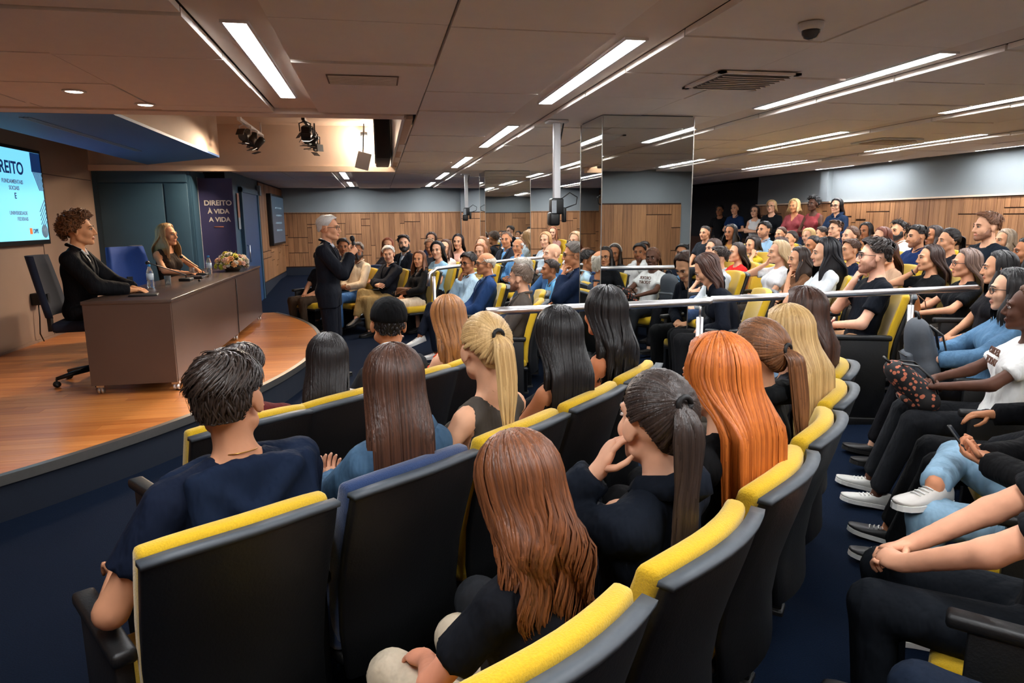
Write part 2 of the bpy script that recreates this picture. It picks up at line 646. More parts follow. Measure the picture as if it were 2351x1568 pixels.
# ---- stage recess in the ceiling
R = MB()
R.box(X0 - 0.1, 0.25, 6.06, 11.15, 3.10, 3.2)
R.box(X0 - 0.1, 0.27, 5.98, 6.06, 2.51, 3.2)
R.box(0.25, 0.33, 6.06, 11.15, 2.51, 3.2)
R.box(X0, 0.33, 11.12, 11.22, 2.50, 3.2)
rec = struct(R.build('ceiling_recess', M_BEIGE))
MB().box(X0, 0.30, 11.06, 11.24, 2.42, 2.50).build('cove_edge', M_TRIM, rec)
MB().box(0.235, 0.26, 6.06, 11.12, 2.50, 3.09).build('side_panel', M_WHITE, rec)
B = MB()
poly = [(-2.0, 6.07), (-2.0, 9.8), (-3.25, 11.05), (-3.25, 6.07)]
B.prism(poly, 2.53, 3.10)
blk = struct(B.build('ceiling_bulkhead', M_BEIGE))
MB().prism([(-2.0, 6.07), (-2.0, 9.8), (-3.25, 11.05), (-3.25, 6.07)], 2.505, 2.53).build('soffit', M_BULK, blk)
sl = MB()
for dx in (-0.03, 0.0, 0.03):
    sl.box(-2.73 + dx - 0.006, -2.73 + dx + 0.006, 6.3, 9.0, 2.498, 2.506)
sl.build('linear_diffuser', mat('slot_grey', (120, 150, 180), rough=0.5, var=0.1), blk)
MB().box(-4.05, -3.25, 6.07, 11.12, 2.85, 2.88).build('gap_shade_sheet', M_DARK, blk)  # dark sheet standing in for the shade up in the gap

# ---- walls
def board_wall(parent, axis, fixed, a0, a1, z0, z1, inward, width, seed, thick=0.018):
    """vertical boards with joints at uneven heights, each a piece of its own"""
    r = random.Random(seed)
    a = a0
    n = 0
    h_prev = None
    while a < a1 - 0.02:
        w = min(width * r.choice((0.8, 1.0, 1.0, 1.25)), a1 - a)
        cuts = [z0]
        k = r.choice((1, 2, 2, 3))
        c = sorted(r.uniform(z0 + 0.15, z1 - 0.12) for _ in range(k))
        if h_prev and r.random() < 0.55:
            c = h_prev
        h_prev = c
        cuts += c + [z1]
        for q0, q1 in zip(cuts[:-1], cuts[1:]):
            if q1 - q0 < 0.05:
                continue
            d = thick + r.uniform(-0.003, 0.003)
            g = 0.003
            lo_, hi_ = sorted((fixed, fixed + inward * d))
            if axis == 'x':
                unit_box('board', a + g, a + w - g, lo_, hi_, q0 + 0.008, q1 - 0.008, M_WOOD, parent)
            else:
                unit_box('board', lo_, hi_, a + g, a + w - g, q0 + 0.008, q1 - 0.008, M_WOOD, parent)
            n += 1
        a += w
    return n


def wall(name, x0, x1, y0, y1, z0, z1, m):
    return struct(MB().box(x0, x1, y0, y1, z0, z1).build(name, m))


# back wall
bw = wall('wall_back', -2.5, X1 + 1.8, Y1, Y1 + 0.12, 0.0, 2.6, M_GREY)
MB().box(-2.4, X1 + 1.6, Y1 - 0.012, Y1, 0.50, 1.90).build('wood_backing', M_WOODBACK, bw)
board_wall(bw, 'x', Y1 - 0.012, -2.40, 8.4, 0.52, 1.88, -1, 0.115, 3)
MB().box(-2.4, X1, Y1 - 0.03, Y1, 0.0, 0.50).build('wainscot', M_WAINS, bw)
MB().box(-2.4, X1, Y1 - 0.045, Y1, 1.885, 1.905).build('cap_rail', M_WOOD, bw)
pl = wall('wall_pilaster', 2.20, 2.74, Y1 - 0.16, Y1, 0.0, 2.56, M_GREY)
MB().box(2.20, 2.74, Y1 - 0.172, Y1 - 0.16, 0.50, 1.90).build('wood_backing', M_WOODBACK, pl)
board_wall(pl, 'x', Y1 - 0.172, 2.20, 2.74, 0.52, 1.88, -1, 0.18, 8)

# right wall with a jog, and the passage behind it, its gloom painted as dark colour
rw = wall('wall_right', X1, X1 + 0.12, Y0, 14.3, 0.0, 2.6, M_GREY)
MB().box(X1 - 0.012, X1, Y0, 14.3, 0.42, 1.95).build('wood_backing', M_WOODBACK, rw)
board_wall(rw, 'y', X1 - 0.012, 5.0, 14.28, 0.44, 1.93, -1, 0.115, 4)
MB().box(X1 - 0.03, X1 - 0.012, Y0, 4.995, 0.44, 1.93).build('near_boarding', M_WOOD, rw)
MB().box(X1 - 0.05, X1, Y0, 14.3, 1.935, 1.96).build('cap_rail', M_TRIM, rw)
MB().box(X1 - 0.10, X1, 11.72, 11.95, 1.96, 2.56).build('wall_jog', M_GREY, rw)
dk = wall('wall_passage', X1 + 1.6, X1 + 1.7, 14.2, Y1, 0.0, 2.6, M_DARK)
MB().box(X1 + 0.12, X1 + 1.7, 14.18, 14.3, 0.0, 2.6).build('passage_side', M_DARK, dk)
MB().box(7.4, X1 + 1.6, Y1 - 0.06, Y1 - 0.03, 0.0, 2.5).build('passage_dark_back', mat('dark_passage_back', (16, 18, 24), rough=0.95, var=0.3, scale=8), dk)
MB().box(X1, X1 + 0.02, 14.3, Y1, 1.2, 2.5).build('passage_dark_sheet', M_DARK, dk)  # sheet across the opening, coloured dark for its lack of light
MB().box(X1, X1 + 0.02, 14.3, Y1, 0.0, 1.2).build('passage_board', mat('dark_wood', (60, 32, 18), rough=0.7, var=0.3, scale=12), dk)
# wall behind the camera (seen in the mirrors)
nw = wall('wall_near', X0 - 0.1, X1 + 0.1, Y0 - 0.12, Y0, 0.0, 2.6, M_GREY)
MB().box(-3.9, 5.5, Y0, Y0 + 0.012, 0.30, 1.95).build('wood_backing', M_WOODBACK, nw)
board_wall(nw, 'x', Y0 + 0.012, -3.9, 5.5, 0.32, 1.93, 1, 0.22, 6)
# screen wall on the stage
tw = wall('wall_left', X0 - 0.12, X0, Y0, 11.15, 0.0, 3.2, M_TAUPE)
jn = MB()
jn.box(X0 - 0.001, X0 + 0.004, 5.0, 11.1, 2.275, 2.285)
jn.box(X0 - 0.001, X0 + 0.004, 9.42, 9.43, STAGE_Z, 2.28)
jn.box(X0 - 0.001, X0 + 0.004, 6.9, 6.91, STAGE_Z, 2.28)
jn.build('panel_joint', mat('joint_dark', (70, 52, 44), var=0), tw)
MB().box(X0, X0 + 0.012, 5.0, 11.1, STAGE_Z, STAGE_Z + 0.03).build('skirting', M_TAUPE, tw)
# blue wall across the end of the stage
bl = wall('wall_stage_end', X0, -2.72, 11.15, 11.30, 0.0, 2.44, M_BLUE)
for a, b, z0_, z1_ in ((-3.97, -3.10, STAGE_Z, 2.24), (-3.08, -2.76, STAGE_Z, 2.24), (-3.97, -2.76, 2.26, 2.42)):
    MB().rbox(a, b, 11.128, 11.152, z0_, z1_, 0.006).build('wall_panel', M_BLUE, bl)
MB().box(-2.72, -2.70, 11.17, 12.0, 0.0, 2.44).build('return_panel', M_BLUE, bl)
sd = wall('wall_side', -2.52, -2.40, 12.05, Y1, 0.0, 2.6, M_BLUE)
MB().box(-2.72, -2.40, 12.0, 12.05, 0.0, 2.5).build('dark_recess', M_DARK, sd)  # dark panel painted for the shade inside the gap
MB().box(-2.40, -2.388, 15.1, Y1, 0.40, 2.5).build('wood_backing', M_WOODBACK, sd)
board_wall(sd, 'y', -2.388, 15.1, Y1, 0.42, 2.48, 1, 0.2, 9)
MB().box(-2.40, -2.37, 15.1, Y1, 0.0, 0.40).build('wainscot', M_WAINS, sd)
dr = empty('door_1', (-2.40, 13.95, 0.0))
struct(dr)
MB().box(0.0, 0.035, -0.80, 0.80, 0.0, 2.20).build('door_leaf', M_BLUE2, dr)
f_ = MB()
f_.box(0.0, 0.06, -0.90, -0.80, 0.0, 2.28)
f_.box(0.0, 0.06, 0.80, 0.90, 0.0, 2.28)
f_.box(0.0, 0.06, -0.90, 0.90, 2.20, 2.29)
f_.build('door_frame', M_BLUE, dr)
MB().tube([(0.04, -0.66, 0.95), (0.085, -0.66, 0.95), (0.085, -0.66, 1.25), (0.04, -0.66, 1.25)], 0.011, 8).build('door_handle', M_STEEL, dr)
t = empty('wall_sensor', (-2.38, 14.95, 2.30))
tag(t, 'small white sensor box high on the blue side wall', 'sensor')
MB().rbox(0.0, 0.07, -0.07, 0.07, -0.10, 0.10, 0.01).build('box', mat('sensor_grey', (130, 138, 142), var=0), t)
t = empty('notice', (-2.385, 12.9, 1.75))
tag(t, 'orange and white paper notice on the blue wall by the door', 'notice')
MB().box(0, 0.004, -0.09, 0.09, 0.0, 0.42).build('orange_half', mat('notice_orange', (168, 106, 78), var=0.05), t)
MB().box(0, 0.004, -0.09, 0.09, -0.20, 0.0).build('white_half', mat('notice_white', (150, 155, 160), var=0.05), t)

# ---- mirror columns
for i, (ya, yb) in enumerate(((5.60, 6.22), (12.0, 12.62))):
    c = struct(empty('column_%d' % (i + 1), (2.26, (ya + yb) / 2, 0.0)))
    hw, hd_ = 0.405, (yb - ya) / 2
    MB().box(-hw + 0.01, hw - 0.01, -hd_ + 0.01, hd_ - 0.01, 0.0, 2.56).build('core', M_GREY, c)
    for nm, q in (('front_mirror', (-hw, hw, -hd_ - 0.0, -hd_ + 0.008)), ('left_mirror', (-hw, -hw + 0.008, -hd_ + 0.009, hd_ - 0.009)),
                  ('right_mirror', (hw - 0.008, hw, -hd_ + 0.009, hd_ - 0.009)), ('rear_mirror', (-hw, hw, hd_ - 0.008, hd_))):
        MB().box(*q, 0.02, 2.505).build(nm, M_MIRROR, c)
    ed = MB()
    for sx in (-1, 1):
        for sy in (-1, 1):
            ed.box(sx * hw - 0.003, sx * hw + 0.003, sy * hd_ - 0.003, sy * hd_ + 0.003, 0.02, 2.505)
    ed.build('corner_trim', M_ALU, c)

# ---- stage
def stage_x(y):
    d = STAGE_R ** 2 - (y - STAGE_C[1]) ** 2
    return STAGE_C[0] + math.sqrt(max(d, 0))


SY0, SY1 = 3.0, 11.15
arc = [(stage_x(y), y) for y in np.linspace(SY0, SY1, 60)]
sb = MB()
sb.prism([(X0, SY0)] + [(x - 0.01, y) for x, y in arc] + [(X0, SY1)], 0.0, STAGE_Z - 0.02)
stg = struct(sb.build('stage_floor', M_CARPET_D))
rnd = random.Random(11)
pw = 0.115
y = SY0
while y < SY1 - 0.01:
    y2 = min(y + pw, SY1)
    xa, xb = stage_x(y) - 0.03, stage_x(y2) - 0.03
    x = X0
    end = min(xa, xb)
    cuts = [X0]
    while True:
        x += rnd.uniform(0.9, 1.5)
        if x > end - 0.35:
            break
        cuts.append(x)
    for i, c in enumerate(cuts):
        e0, e1 = (cuts[i + 1], cuts[i + 1]) if i + 1 < len(cuts) else (xa, xb)
        g = 0.0011
        MB().prism([(c + g, y + g), (e0 - g, y + g), (e1 - g, y2 - g), (c + g, y2 - g)], STAGE_Z - 0.02, STAGE_Z).build('plank', M_STAGE, stg)
    y = y2
tr = MB()
vs, fs = [], []
for x, yy in arc:
    dx, dy = (x - STAGE_C[0]) / STAGE_R, (yy - STAGE_C[1]) / STAGE_R
    for o, z in ((-0.035, STAGE_Z + 0.003), (0.012, STAGE_Z + 0.003), (0.012, STAGE_Z - 0.055), (-0.035, STAGE_Z - 0.055)):
        vs.append((x + dx * o, yy + dy * o, z))
for i in range(len(arc) - 1):
    for k in range(4):
        fs.append((i * 4 + k, i * 4 + (k + 1) % 4, i * 4 + 4 + (k + 1) % 4, i * 4 + 4 + k))
tr.add(vs, fs, False)
tr.build('stage_edge_trim', M_ALU, stg)

# ------------------------------------------------------------------ lettering
def lettering(name, text, size, m, parent, M, align='CENTER', depth=0.002):
    cu = bpy.data.curves.new(name, 'FONT')
    cu.body = text
    cu.size = size
    cu.align_x = align
    cu.extrude = depth
    cu.offset = size * 0.022
    tmp = bpy.data.objects.new(name + '_tmp', cu)
    COL.objects.link(tmp)
    dg = bpy.context.evaluated_depsgraph_get()
    me = bpy.data.meshes.new_from_object(tmp.evaluated_get(dg))
    bpy.data.objects.remove(tmp)
    bpy.data.curves.remove(cu)
    me.materials.clear()
    me.materials.append(m)
    o = link(name, me, parent)
    o.matrix_local = M
    return o


# faces +X: text runs along +Y ... as seen from +X looking to -X, right is +Y
FACE_X = Matrix(((0, 0, 1, 0), (1, 0, 0, 0), (0, 1, 0, 0), (0, 0, 0, 1)))
FACE_MY = Matrix(((1, 0, 0, 0), (0, 0, -1, 0), (0, 1, 0, 0), (0, 0, 0, 1)))   # faces -Y

# ------------------------------------------------------------------ wall screen on the stage
tv = empty('wall_screen', (X0 + 0.01, 8.45, 1.98))
tag(tv, 'large flat screen with pale blue slide on the stage wall', 'screen')
MB().rbox(0.0, 0.07, -1.0, 1.0, -0.555, 0.555, 0.008).build('bezel', M_BLACK, tv)
M_SLIDE = mat('slide_blue', (130, 205, 238), var=0, rough=0.4, emit=((110, 200, 245), 0.32))
M_SLIDE_D = mat('slide_navy', (20, 52, 96), var=0, rough=0.4, emit=((18, 60, 120), 0.12))
M_SLIDE_G = mat('slide_grey', (110, 140, 165), var=0, rough=0.4, emit=((110, 140, 165), 0.10))
M_SLIDE_O = mat('slide_orange', (220, 120, 60), var=0, rough=0.4, emit=((220, 120, 60), 0.15))
MB().box(0.070, 0.073, -0.955, 0.955, -0.50, 0.515).build('display', M_SLIDE, tv)
MB().box(0.073, 0.075, 0.72, 0.953, 0.29, 0.513).build('slide_block', M_SLIDE_D, tv)
for k in range(7):
    a = MB()
    a.tube([(0.076, 0.74 + k * 0.035, 0.29 - 0.0), (0.076, 0.86 + k * 0.035 if k < 3 else 0.953, 0.29 - (0.21 if k < 3 else 0.21 * (0.953 - 0.74 - k * 0.035) / 0.12))], 0.007, 4)
    a.build('slide_stripe', M_SLIDE_G, tv)
for k in range(6):
    MB().tube([(0.076, 0.80, -0.17 - k * 0.05), (0.076, 0.953, -0.02 - k * 0.05)], 0.006, 4).build('slide_stripe', M_SLIDE_G, tv)
MB().lathe([(0.08, 0.0), (0.08, 0.002)], seg=20, M=Matrix.Translation((0.073, 0.87, -0.40)) @ Matrix.Rotation(rad(90), 4, 'Y')).build('slide_disc', M_SLIDE_G, tv)
MB().rbox(0.073, 0.076, 0.50, 0.56, -0.43, -0.36, 0.001).build('slide_emblem', M_SLIDE_O, tv)
lettering('slide_heading', 'DIREITO', 0.19, M_SLIDE_D, tv, Matrix.Translation((0.074, 0.53, 0.245)) @ FACE_X, 'RIGHT', 0.001)
lettering('slide_line', 'FUNDAMENTAIS', 0.062, M_SLIDE_G, tv, Matrix.Translation((0.074, 0.48, 0.135)) @ FACE_X, 'RIGHT', 0.001)
lettering('slide_line', 'SOCIAIS', 0.062, M_SLIDE_G, tv, Matrix.Translation((0.074, 0.38, 0.065)) @ FACE_X, 'RIGHT', 0.001)
lettering('slide_line', 'E', 0.09, M_SLIDE_D, tv, Matrix.Translation((0.074, 0.30, -0.03)) @ FACE_X, 'RIGHT', 0.001)
lettering('slide_line', 'UNIVERSIDADE', 0.058, M_SLIDE_G, tv, Matrix.Translation((0.074, 0.50, -0.21)) @ FACE_X, 'RIGHT', 0.001)
lettering('slide_line', 'FEDERAIS', 0.058, M_SLIDE_G, tv, Matrix.Translation((0.074, 0.50, -0.275)) @ FACE_X, 'RIGHT', 0.001)
lettering('slide_line', 'DPE', 0.07, M_SLIDE_D, tv, Matrix.Translation((0.074, 0.585, -0.42)) @ FACE_X, 'LEFT', 0.001)
# second screen
t2 = empty('wall_screen', (-2.37, 17.0, 1.72))
tag(t2, 'dark flat screen mounted on the wooden side wall', 'screen')
MB().rbox(0.0, 0.10, -1.0, 1.0, -0.57, 0.57, 0.01).build('bezel', M_BLACK, t2)
MB().box(0.10, 0.103, -0.95, 0.95, -0.52, 0.52).build('display', mat('screen_dim', (58, 74, 88), var=0.1, rough=0.3, emit=((70, 92, 112), 0.08)), t2)
M_DIMT = mat('screen_dim_text', (100, 120, 135), var=0, emit=((100, 125, 140), 0.10))
for k in range(4):
    MB().box(0.103, 0.105, -0.5 + 0.1 * (k % 2), 0.5, 0.25 - k * 0.17, 0.29 - k * 0.17).build('text_line', M_DIMT, t2)
# roll-up banner
bn = empty('rollup_banner', (-2.44, 11.48, 0.0))
tag(bn, 'tall navy roll-up banner with white lettering behind the desk', 'banner')
MB().box(-0.25, 0.25, -0.004, 0.004, 0.10, 2.34).build('panel', mat('banner_navy', (58, 56, 98), rough=0.6, var=0.1, scale=2), bn)
MB().rbox(-0.27, 0.27, -0.06, 0.06, 0.0, 0.10, 0.015).build('base', M_ALU, bn)
MB().box(-0.256, -0.250, -0.008, 0.008, 0.10, 2.36).build('edge_pole', M_WHITE, bn)
M_BTXT = mat('banner_white', (226, 220, 210), var=0)
for i, (tx, sz, xx) in enumerate((('DIREITO', 0.108, 0.02), ('\u00c0 VIDA', 0.098, 0.02), ('A VIDA', 0.098, 0.03))):
    lettering('banner_lettering', tx, sz, M_BTXT, bn, Matrix.Translation((xx, -0.006, 1.93 - i * 0.125)) @ FACE_MY)
MB().tube([(-0.06, -0.007, 1.60), (0.08, -0.007, 1.60)], 0.008, 6).build('banner_arrow', mat('banner_orange', (190, 120, 90), var=0), bn)

# ------------------------------------------------------------------ desk
M_DESK = mat('desk_laminate', (88, 68, 58), rough=0.32, var=0.12, scale=3, spec=0.5)
M_DESKTOP = mat('desk_top_laminate', (84, 68, 60), rough=0.25, var=0.1, scale=3)
DZ = 1.05
dk_ = empty('conference_desk', (-2.02, 8.17, STAGE_Z))
tag(dk_, 'long dark brown conference desk on the stage', 'desk')
h = DZ - STAGE_Z
MB().rbox(-0.34, 0.34, -2.19, 2.19, h - 0.03, h, 0.004).build('desk_top', M_DESKTOP, dk_)
MB().box(-0.33, 0.325, -2.185, -2.16, 0.085, h - 0.03).build('side_panel', M_DESK, dk_)
MB().box(-0.33, 0.325, 2.16, 2.185, 0.085, h - 0.03).build('side_panel', M_DESK, dk_)
for a, b in ((-2.155, 0.40), (0.412, 2.155)):
    MB().box(0.30, 0.328, a, b, 0.085, h - 0.03).build('front_panel', M_DESK, dk_)
MB().box(-0.33, 0.30, 0.39, 0.42, 0.1, h - 0.03).build('divider_panel', M_DESK, dk_)
for yy in (-2.1, 0.40, 2.1):
    for xx in (-0.29, 0.29):
        c = MB()
        for s in (-1, 1):
            c.lathe([(0.0, -0.008), (0.026, -0.008), (0.029, 0.0), (0.026, 0.008), (0.0, 0.008)], seg=14, M=Matrix.Translation((xx + s * 0.014, yy, 0.03)) @ Matrix.Rotation(rad(90), 4, 'Y'))
        c.box(xx - 0.03, xx + 0.03, yy - 0.02, yy + 0.02, 0.055, 0.085)
        c.tube([(xx, yy, 0.03), (xx, yy, 0.08)], 0.009, 8)
        c.build('caster', M_STEEL, dk_)

M_PET = mat('bottle_plastic', (215, 230, 240), rough=0.06, var=0, trans=0.85)
M_CAPB = mat('bottle_cap_blue', (50, 140, 205), rough=0.4, var=0)
M_LABEL = mat('bottle_label', (205, 222, 235), rough=0.5, var=0.1)
for x, y, nm in ((-2.18, 7.15, 'plastic water bottle on the desk in front of the curly-haired man'), (-2.02, 8.82, 'plastic water bottle on the desk beside the flowers')):
    b = empty('water_bottle', (x, y, DZ))
    tag(b, nm, 'bottle', 'water bottles on the desk')
    MB().lathe([(0.028, 0.0), (0.031, 0.006), (0.031, 0.05), (0.029, 0.06), (0.031, 0.07), (0.031, 0.14), (0.026, 0.165), (0.014, 0.19), (0.012, 0.205)], seg=18).build('bottle_body', M_PET, b)
    MB().lathe([(0.0318, 0.075), (0.0318, 0.135)], seg=18).build('bottle_label', M_LABEL, b)
    MB().lathe([(0.014, 0.203), (0.0145, 0.222), (0.012, 0.224)], seg=14).build('bottle_cap', M_CAPB, b)
M_GLASS = mat('tumbler_glass', (235, 240, 242), rough=0.03, var=0, trans=0.9)
for x, y, nm in ((-2.10, 7.42, 'clear glass tumbler beside the near water bottle'), (-2.20, 8.75, 'clear glass tumbler in front of the blonde woman at the desk')):
    g = MB().lathe([(0.027, 0.0), (0.031, 0.09), (0.029, 0.09), (0.025, 0.006)], seg=18).build('glass_tumbler', M_GLASS)
    g.location = (x, y, DZ)
    tag(g, nm, 'glass', 'tumblers on the desk')
for x, y, dx, dy, nm in ((-2.05, 7.9, -0.22, -0.42, 'black gooseneck microphone pointing toward the empty blue chair'), (-2.05, 8.62, -0.22, 0.05, 'black gooseneck microphone pointing at the blonde woman')):
    m_ = empty('desk_microphone', (x, y, DZ))
    tag(m_, nm, 'microphone', 'desk microphones')
    MB().rbox(-0.06, 0.06, -0.08, 0.08, 0.0, 0.03, 0.01).build('base', M_BLACK, m_)
    MB().tube([(0, 0, 0.03), (0, 0, 0.06), (dx * 0.3, dy * 0.3, 0.11), (dx * 0.7, dy * 0.7, 0.17), (dx, dy, 0.215)], 0.0055, 8).build('gooseneck', M_BLACK, m_)
    MB().ball((dx * 1.06, dy * 1.06, 0.222), (0.022, 0.026, 0.020), 12, 8).build('foam_cap', M_BLACK, m_)
nb = MB().rbox(-0.11, 0.11, -0.08, 0.08, 0.0, 0.014, 0.004).build('notebook', mat('notebook_black', (22, 21, 22), rough=0.4))
nb.location = (-2.0, 6.35, DZ)
nb.rotation_euler = (0, 0, 0.2)
tag(nb, 'thin black folder lying on the near end of the desk', 'folder')
o = MB().rbox(-0.09, 0.09, -0.16, 0.16, 0.0, 0.022, 0.006).build('tablet', mat('tablet_black', (18, 18, 20), rough=0.2))
o.location = (-2.03, 8.28, DZ)
tag(o, 'black tablet lying on the desk between the microphones', 'tablet')
o = MB().tube([(0, -0.02, 0.013), (0, 0.03, 0.013)], [0.012, 0.008], 8).build('clicker', M_BLACK)
o.location = (-1.88, 7.75, DZ)
tag(o, 'small black clicker on the front edge of the desk', 'clicker')
# cables
o = MB().tube([(-1.73, 6.05, STAGE_Z + 0.006), (-1.55, 6.0, STAGE_Z + 0.006), (-1.35, 6.15, STAGE_Z + 0.006), (-1.15, 6.5, STAGE_Z + 0.006)], 0.006, 6).build('floor_cable', M_BLACK)
tag(o, 'black cable lying on the stage by the desk corner', 'cable')
o = MB().tube([(-1.688, 8.62, DZ - 0.05), (-1.684, 8.61, 0.8), (-1.685, 8.58, 0.5), (-1.682, 8.56, 0.36)], 0.005, 6).build('hanging_cable', M_BLACK)
tag(o, 'thin black cable hanging down the desk front', 'cable')
o = empty('wall_socket', (X0, 7.86, 0.50))
tag(o, 'white wall socket plate low on the stage wall', 'socket')
MB().rbox(0.0, 0.012, -0.045, 0.045, -0.06, 0.06, 0.003).build('plate', M_WHITE, o)
MB().box(0.012, 0.014, -0.02, 0.02, -0.02, 0.02).build('outlet', mat('socket_grey', (170, 170, 170), var=0), o)
o = empty('cable_box', (X0, 9.0, 0.78))
tag(o, 'black cable box with a dangling cable on the stage wall', 'box')
MB().rbox(0.0, 0.10, -0.07, 0.07, -0.06, 0.08, 0.01).build('box', M_BLACK, o)
MB().tube([(0.05, 0.0, -0.05), (0.06, -0.03, -0.2), (0.05, -0.05, -0.40), (0.06, 0.0, -0.50)], 0.008, 6).build('cable', M_BLACK, o)

# flowers
fl = empty('flower_arrangement', (-1.86, 9.35, DZ))
tag(fl, 'bouquet of white, orange and yellow-green flowers on the desk', 'flowers')
MB().lathe([(0.08, 0.0), (0.11, 0.03), (0.12, 0.07)], seg=18).build('bowl', mat('bowl_dark', (60, 46, 36), rough=0.5), fl)
r = random.Random(2)
FCOL = [(236, 226, 206), (236, 170, 110), (218, 206, 80), (232, 190, 170), (196, 204, 70), (240, 238, 228)]
FM = [mat('petal_%d' % i, c, rough=0.6, var=0.15, scale=30) for i, c in enumerate(FCOL)]
M_LEAF = mat('leaf_green', (108, 120, 52), rough=0.6, var=0.3, scale=20)
M_LEAF2 = mat('leaf_purple', (110, 84, 72), rough=0.6, var=0.3, scale=20)
flower_me = []
for i in range(len(FCOL)):
    b = MB()
    for ring, (k, rr, tilt) in enumerate(((7, 0.030, 25), (6, 0.021, 50), (4, 0.012, 72))):
        for q in range(k):
            a = 2 * math.pi * (q + ring * 0.5) / k
            MM = Matrix.Rotation(a, 4, 'Z') @ Matrix.Translation((rr * 0.7, 0, 0.006 * ring)) @ Matrix.Rotation(rad(-tilt), 4, 'Y')
            b.ball(MM.translation, (0.018 - ring * 0.003, 0.012, 0.003), 6, 4, MM.to_3x3())
    b.ball((0, 0, 0.008), 0.008, 6, 4)
    me = b.mesh('flower_%d' % i)
    me.materials.append(FM[i])
    flower_me.append(me)
for k in range(62):
    th, ph = math.acos(r.uniform(0.02, 1.0)), r.uniform(0, 6.283)
    d = Vector((math.sin(th) * math.cos(ph), math.sin(th) * math.sin(ph), math.cos(th)))
    p = Vector((d.x * 0.19, d.y * 0.24, 0.06 + d.z * 0.17)) * r.uniform(0.88, 1.06)
    o = link('flower', flower_me[r.choice((0, 0, 0, 1, 1, 2, 3, 3, 4, 5, 5))], fl)
    o.location = p
    o.rotation_euler = d.to_track_quat('Z', 'Y').to_euler()
    s = r.uniform(0.8, 1.35)
    o.scale = (s, s, s)
leaf = MB()
for k in range(150):
    th, ph = math.acos(r.uniform(-0.1, 1.0)), r.uniform(0, 6.283)
    d = Vector((math.sin(th) * math.cos(ph), math.sin(th) * math.sin(ph), math.cos(th)))
    a = Vector((d.x * 0.12, d.y * 0.16, 0.05 + d.z * 0.10))
    b = Vector((d.x * 0.22, d.y * 0.27, 0.06 + d.z * 0.19)) * r.uniform(0.9, 1.1)
    leaf.cur = 0 if r.random() < 0.7 else 1
    leaf.tube([a, (a + b) / 2 + Vector((r.uniform(-.01, .01), r.uniform(-.01, .01), 0)), b], [0.004, 0.012, 0.001], 4, flat=0.3)
o = leaf.build('foliage', [M_LEAF, M_LEAF2], fl)
o['kind'] = 'stuff'

# ------------------------------------------------------------------ office chairs on the stage
M_NAVYFAB = mat('navy_fabric', (16, 26, 46), rough=0.9, var=0.2, scale=80)
M_BLUEFAB = mat('blue_fabric', (26, 66, 140), rough=0.85, var=0.15, scale=80)


def office_chair(x, y, rz, label, fab, lift=0.0):
    t = empty('office_chair', (x, y, STAGE_Z), rz)
    tag(t, label, 'chair', 'swivel chairs behind the desk')
    MB().rbox(-0.25, 0.25, -0.22, 0.26, 0.43 + lift, 0.52 + lift, 0.03).build('seat', fab, t)
    b = MB()
    vs, fs = [], []
    nu, nv = 9, 7
    for layer in (0, 1):
        for i in range(nv):
            v = i / (nv - 1)
            z = 0.56 + lift + v * 0.52
            for j in range(nu):
                u = -1 + 2 * j / (nu - 1)
                w = 0.245 * (1 - 0.18 * v * v)
                yy = -0.25 - 0.10 * v + 0.06 * u * u - layer * 0.05
                vs.append((u * w, yy, z))
    n = nu * nv
    for i in range(nv - 1):
        for j in range(nu - 1):
            a = i * nu + j
            fs.append((a, a + 1, a + nu + 1, a + nu))
            fs.append((n + a, n + a + nu, n + a + nu + 1, n + a + 1))
    rim = [j for j in range(nu)] + [i * nu + nu - 1 for i in range(1, nv)] + [(nv - 1) * nu + j for j in range(nu - 2, -1, -1)] + [i * nu for i in range(nv - 2, 0, -1)]
    for q in range(len(rim)):
        a, c = rim[q], rim[(q + 1) % len(rim)]
        fs.append((a, a + n, c + n, c))
    b.add(vs, fs, True)
    b.build('backrest', fab, t)
    MB().box(-0.03, 0.03, -0.30, -0.27, 0.42 + lift, 0.75 + lift).build('back_support', M_BLACK, t)
    MB().tube([(0, 0, 0.10), (0, 0, 0.44 + lift)], 0.03, 12).build('gas_lift', M_BLACK, t)
    for k in range(5):
        a = 2 * math.pi * k / 5 + 0.3
        c, s = math.cos(a), math.sin(a)
        leg = MB().tube([(0.02 * c, 0.02 * s, 0.12), (0.16 * c, 0.16 * s, 0.10), (0.30 * c, 0.30 * s, 0.075)], [0.028, 0.022, 0.016], 8).build('leg', M_BLACK, t)
        w = MB()
        for q in (-1, 1):
            w.lathe([(0.0, -0.008), (0.025, -0.008), (0.028, 0.0), (0.025, 0.008), (0.0, 0.008)], seg=12,
                    M=Matrix.Translation((0.30 * c - q * s * 0.014, 0.30 * s + q * c * 0.014, 0.028)) @ Matrix.Rotation(a, 4, 'Z') @ Matrix.Rotation(rad(90), 4, 'X'))
        w.tube([(0.30 * c, 0.30 * s, 0.03), (0.30 * c, 0.30 * s, 0.075)], 0.008, 6)
        w.build('caster', M_BLACK, leg)
    return t


office_chair(-2.56, 6.60, rad(-90 + 8), 'navy swivel office chair under the curly-haired man', M_NAVYFAB, 0.05)
office_chair(-2.52, 8.10, rad(-90 - 40), 'empty blue swivel chair between the two people at the desk', M_BLUEFAB, 0.06)
office_chair(-2.56, 9.05, rad(-90 + 5), 'navy swivel office chair under the blonde woman at the desk', M_NAVYFAB, 0.05)

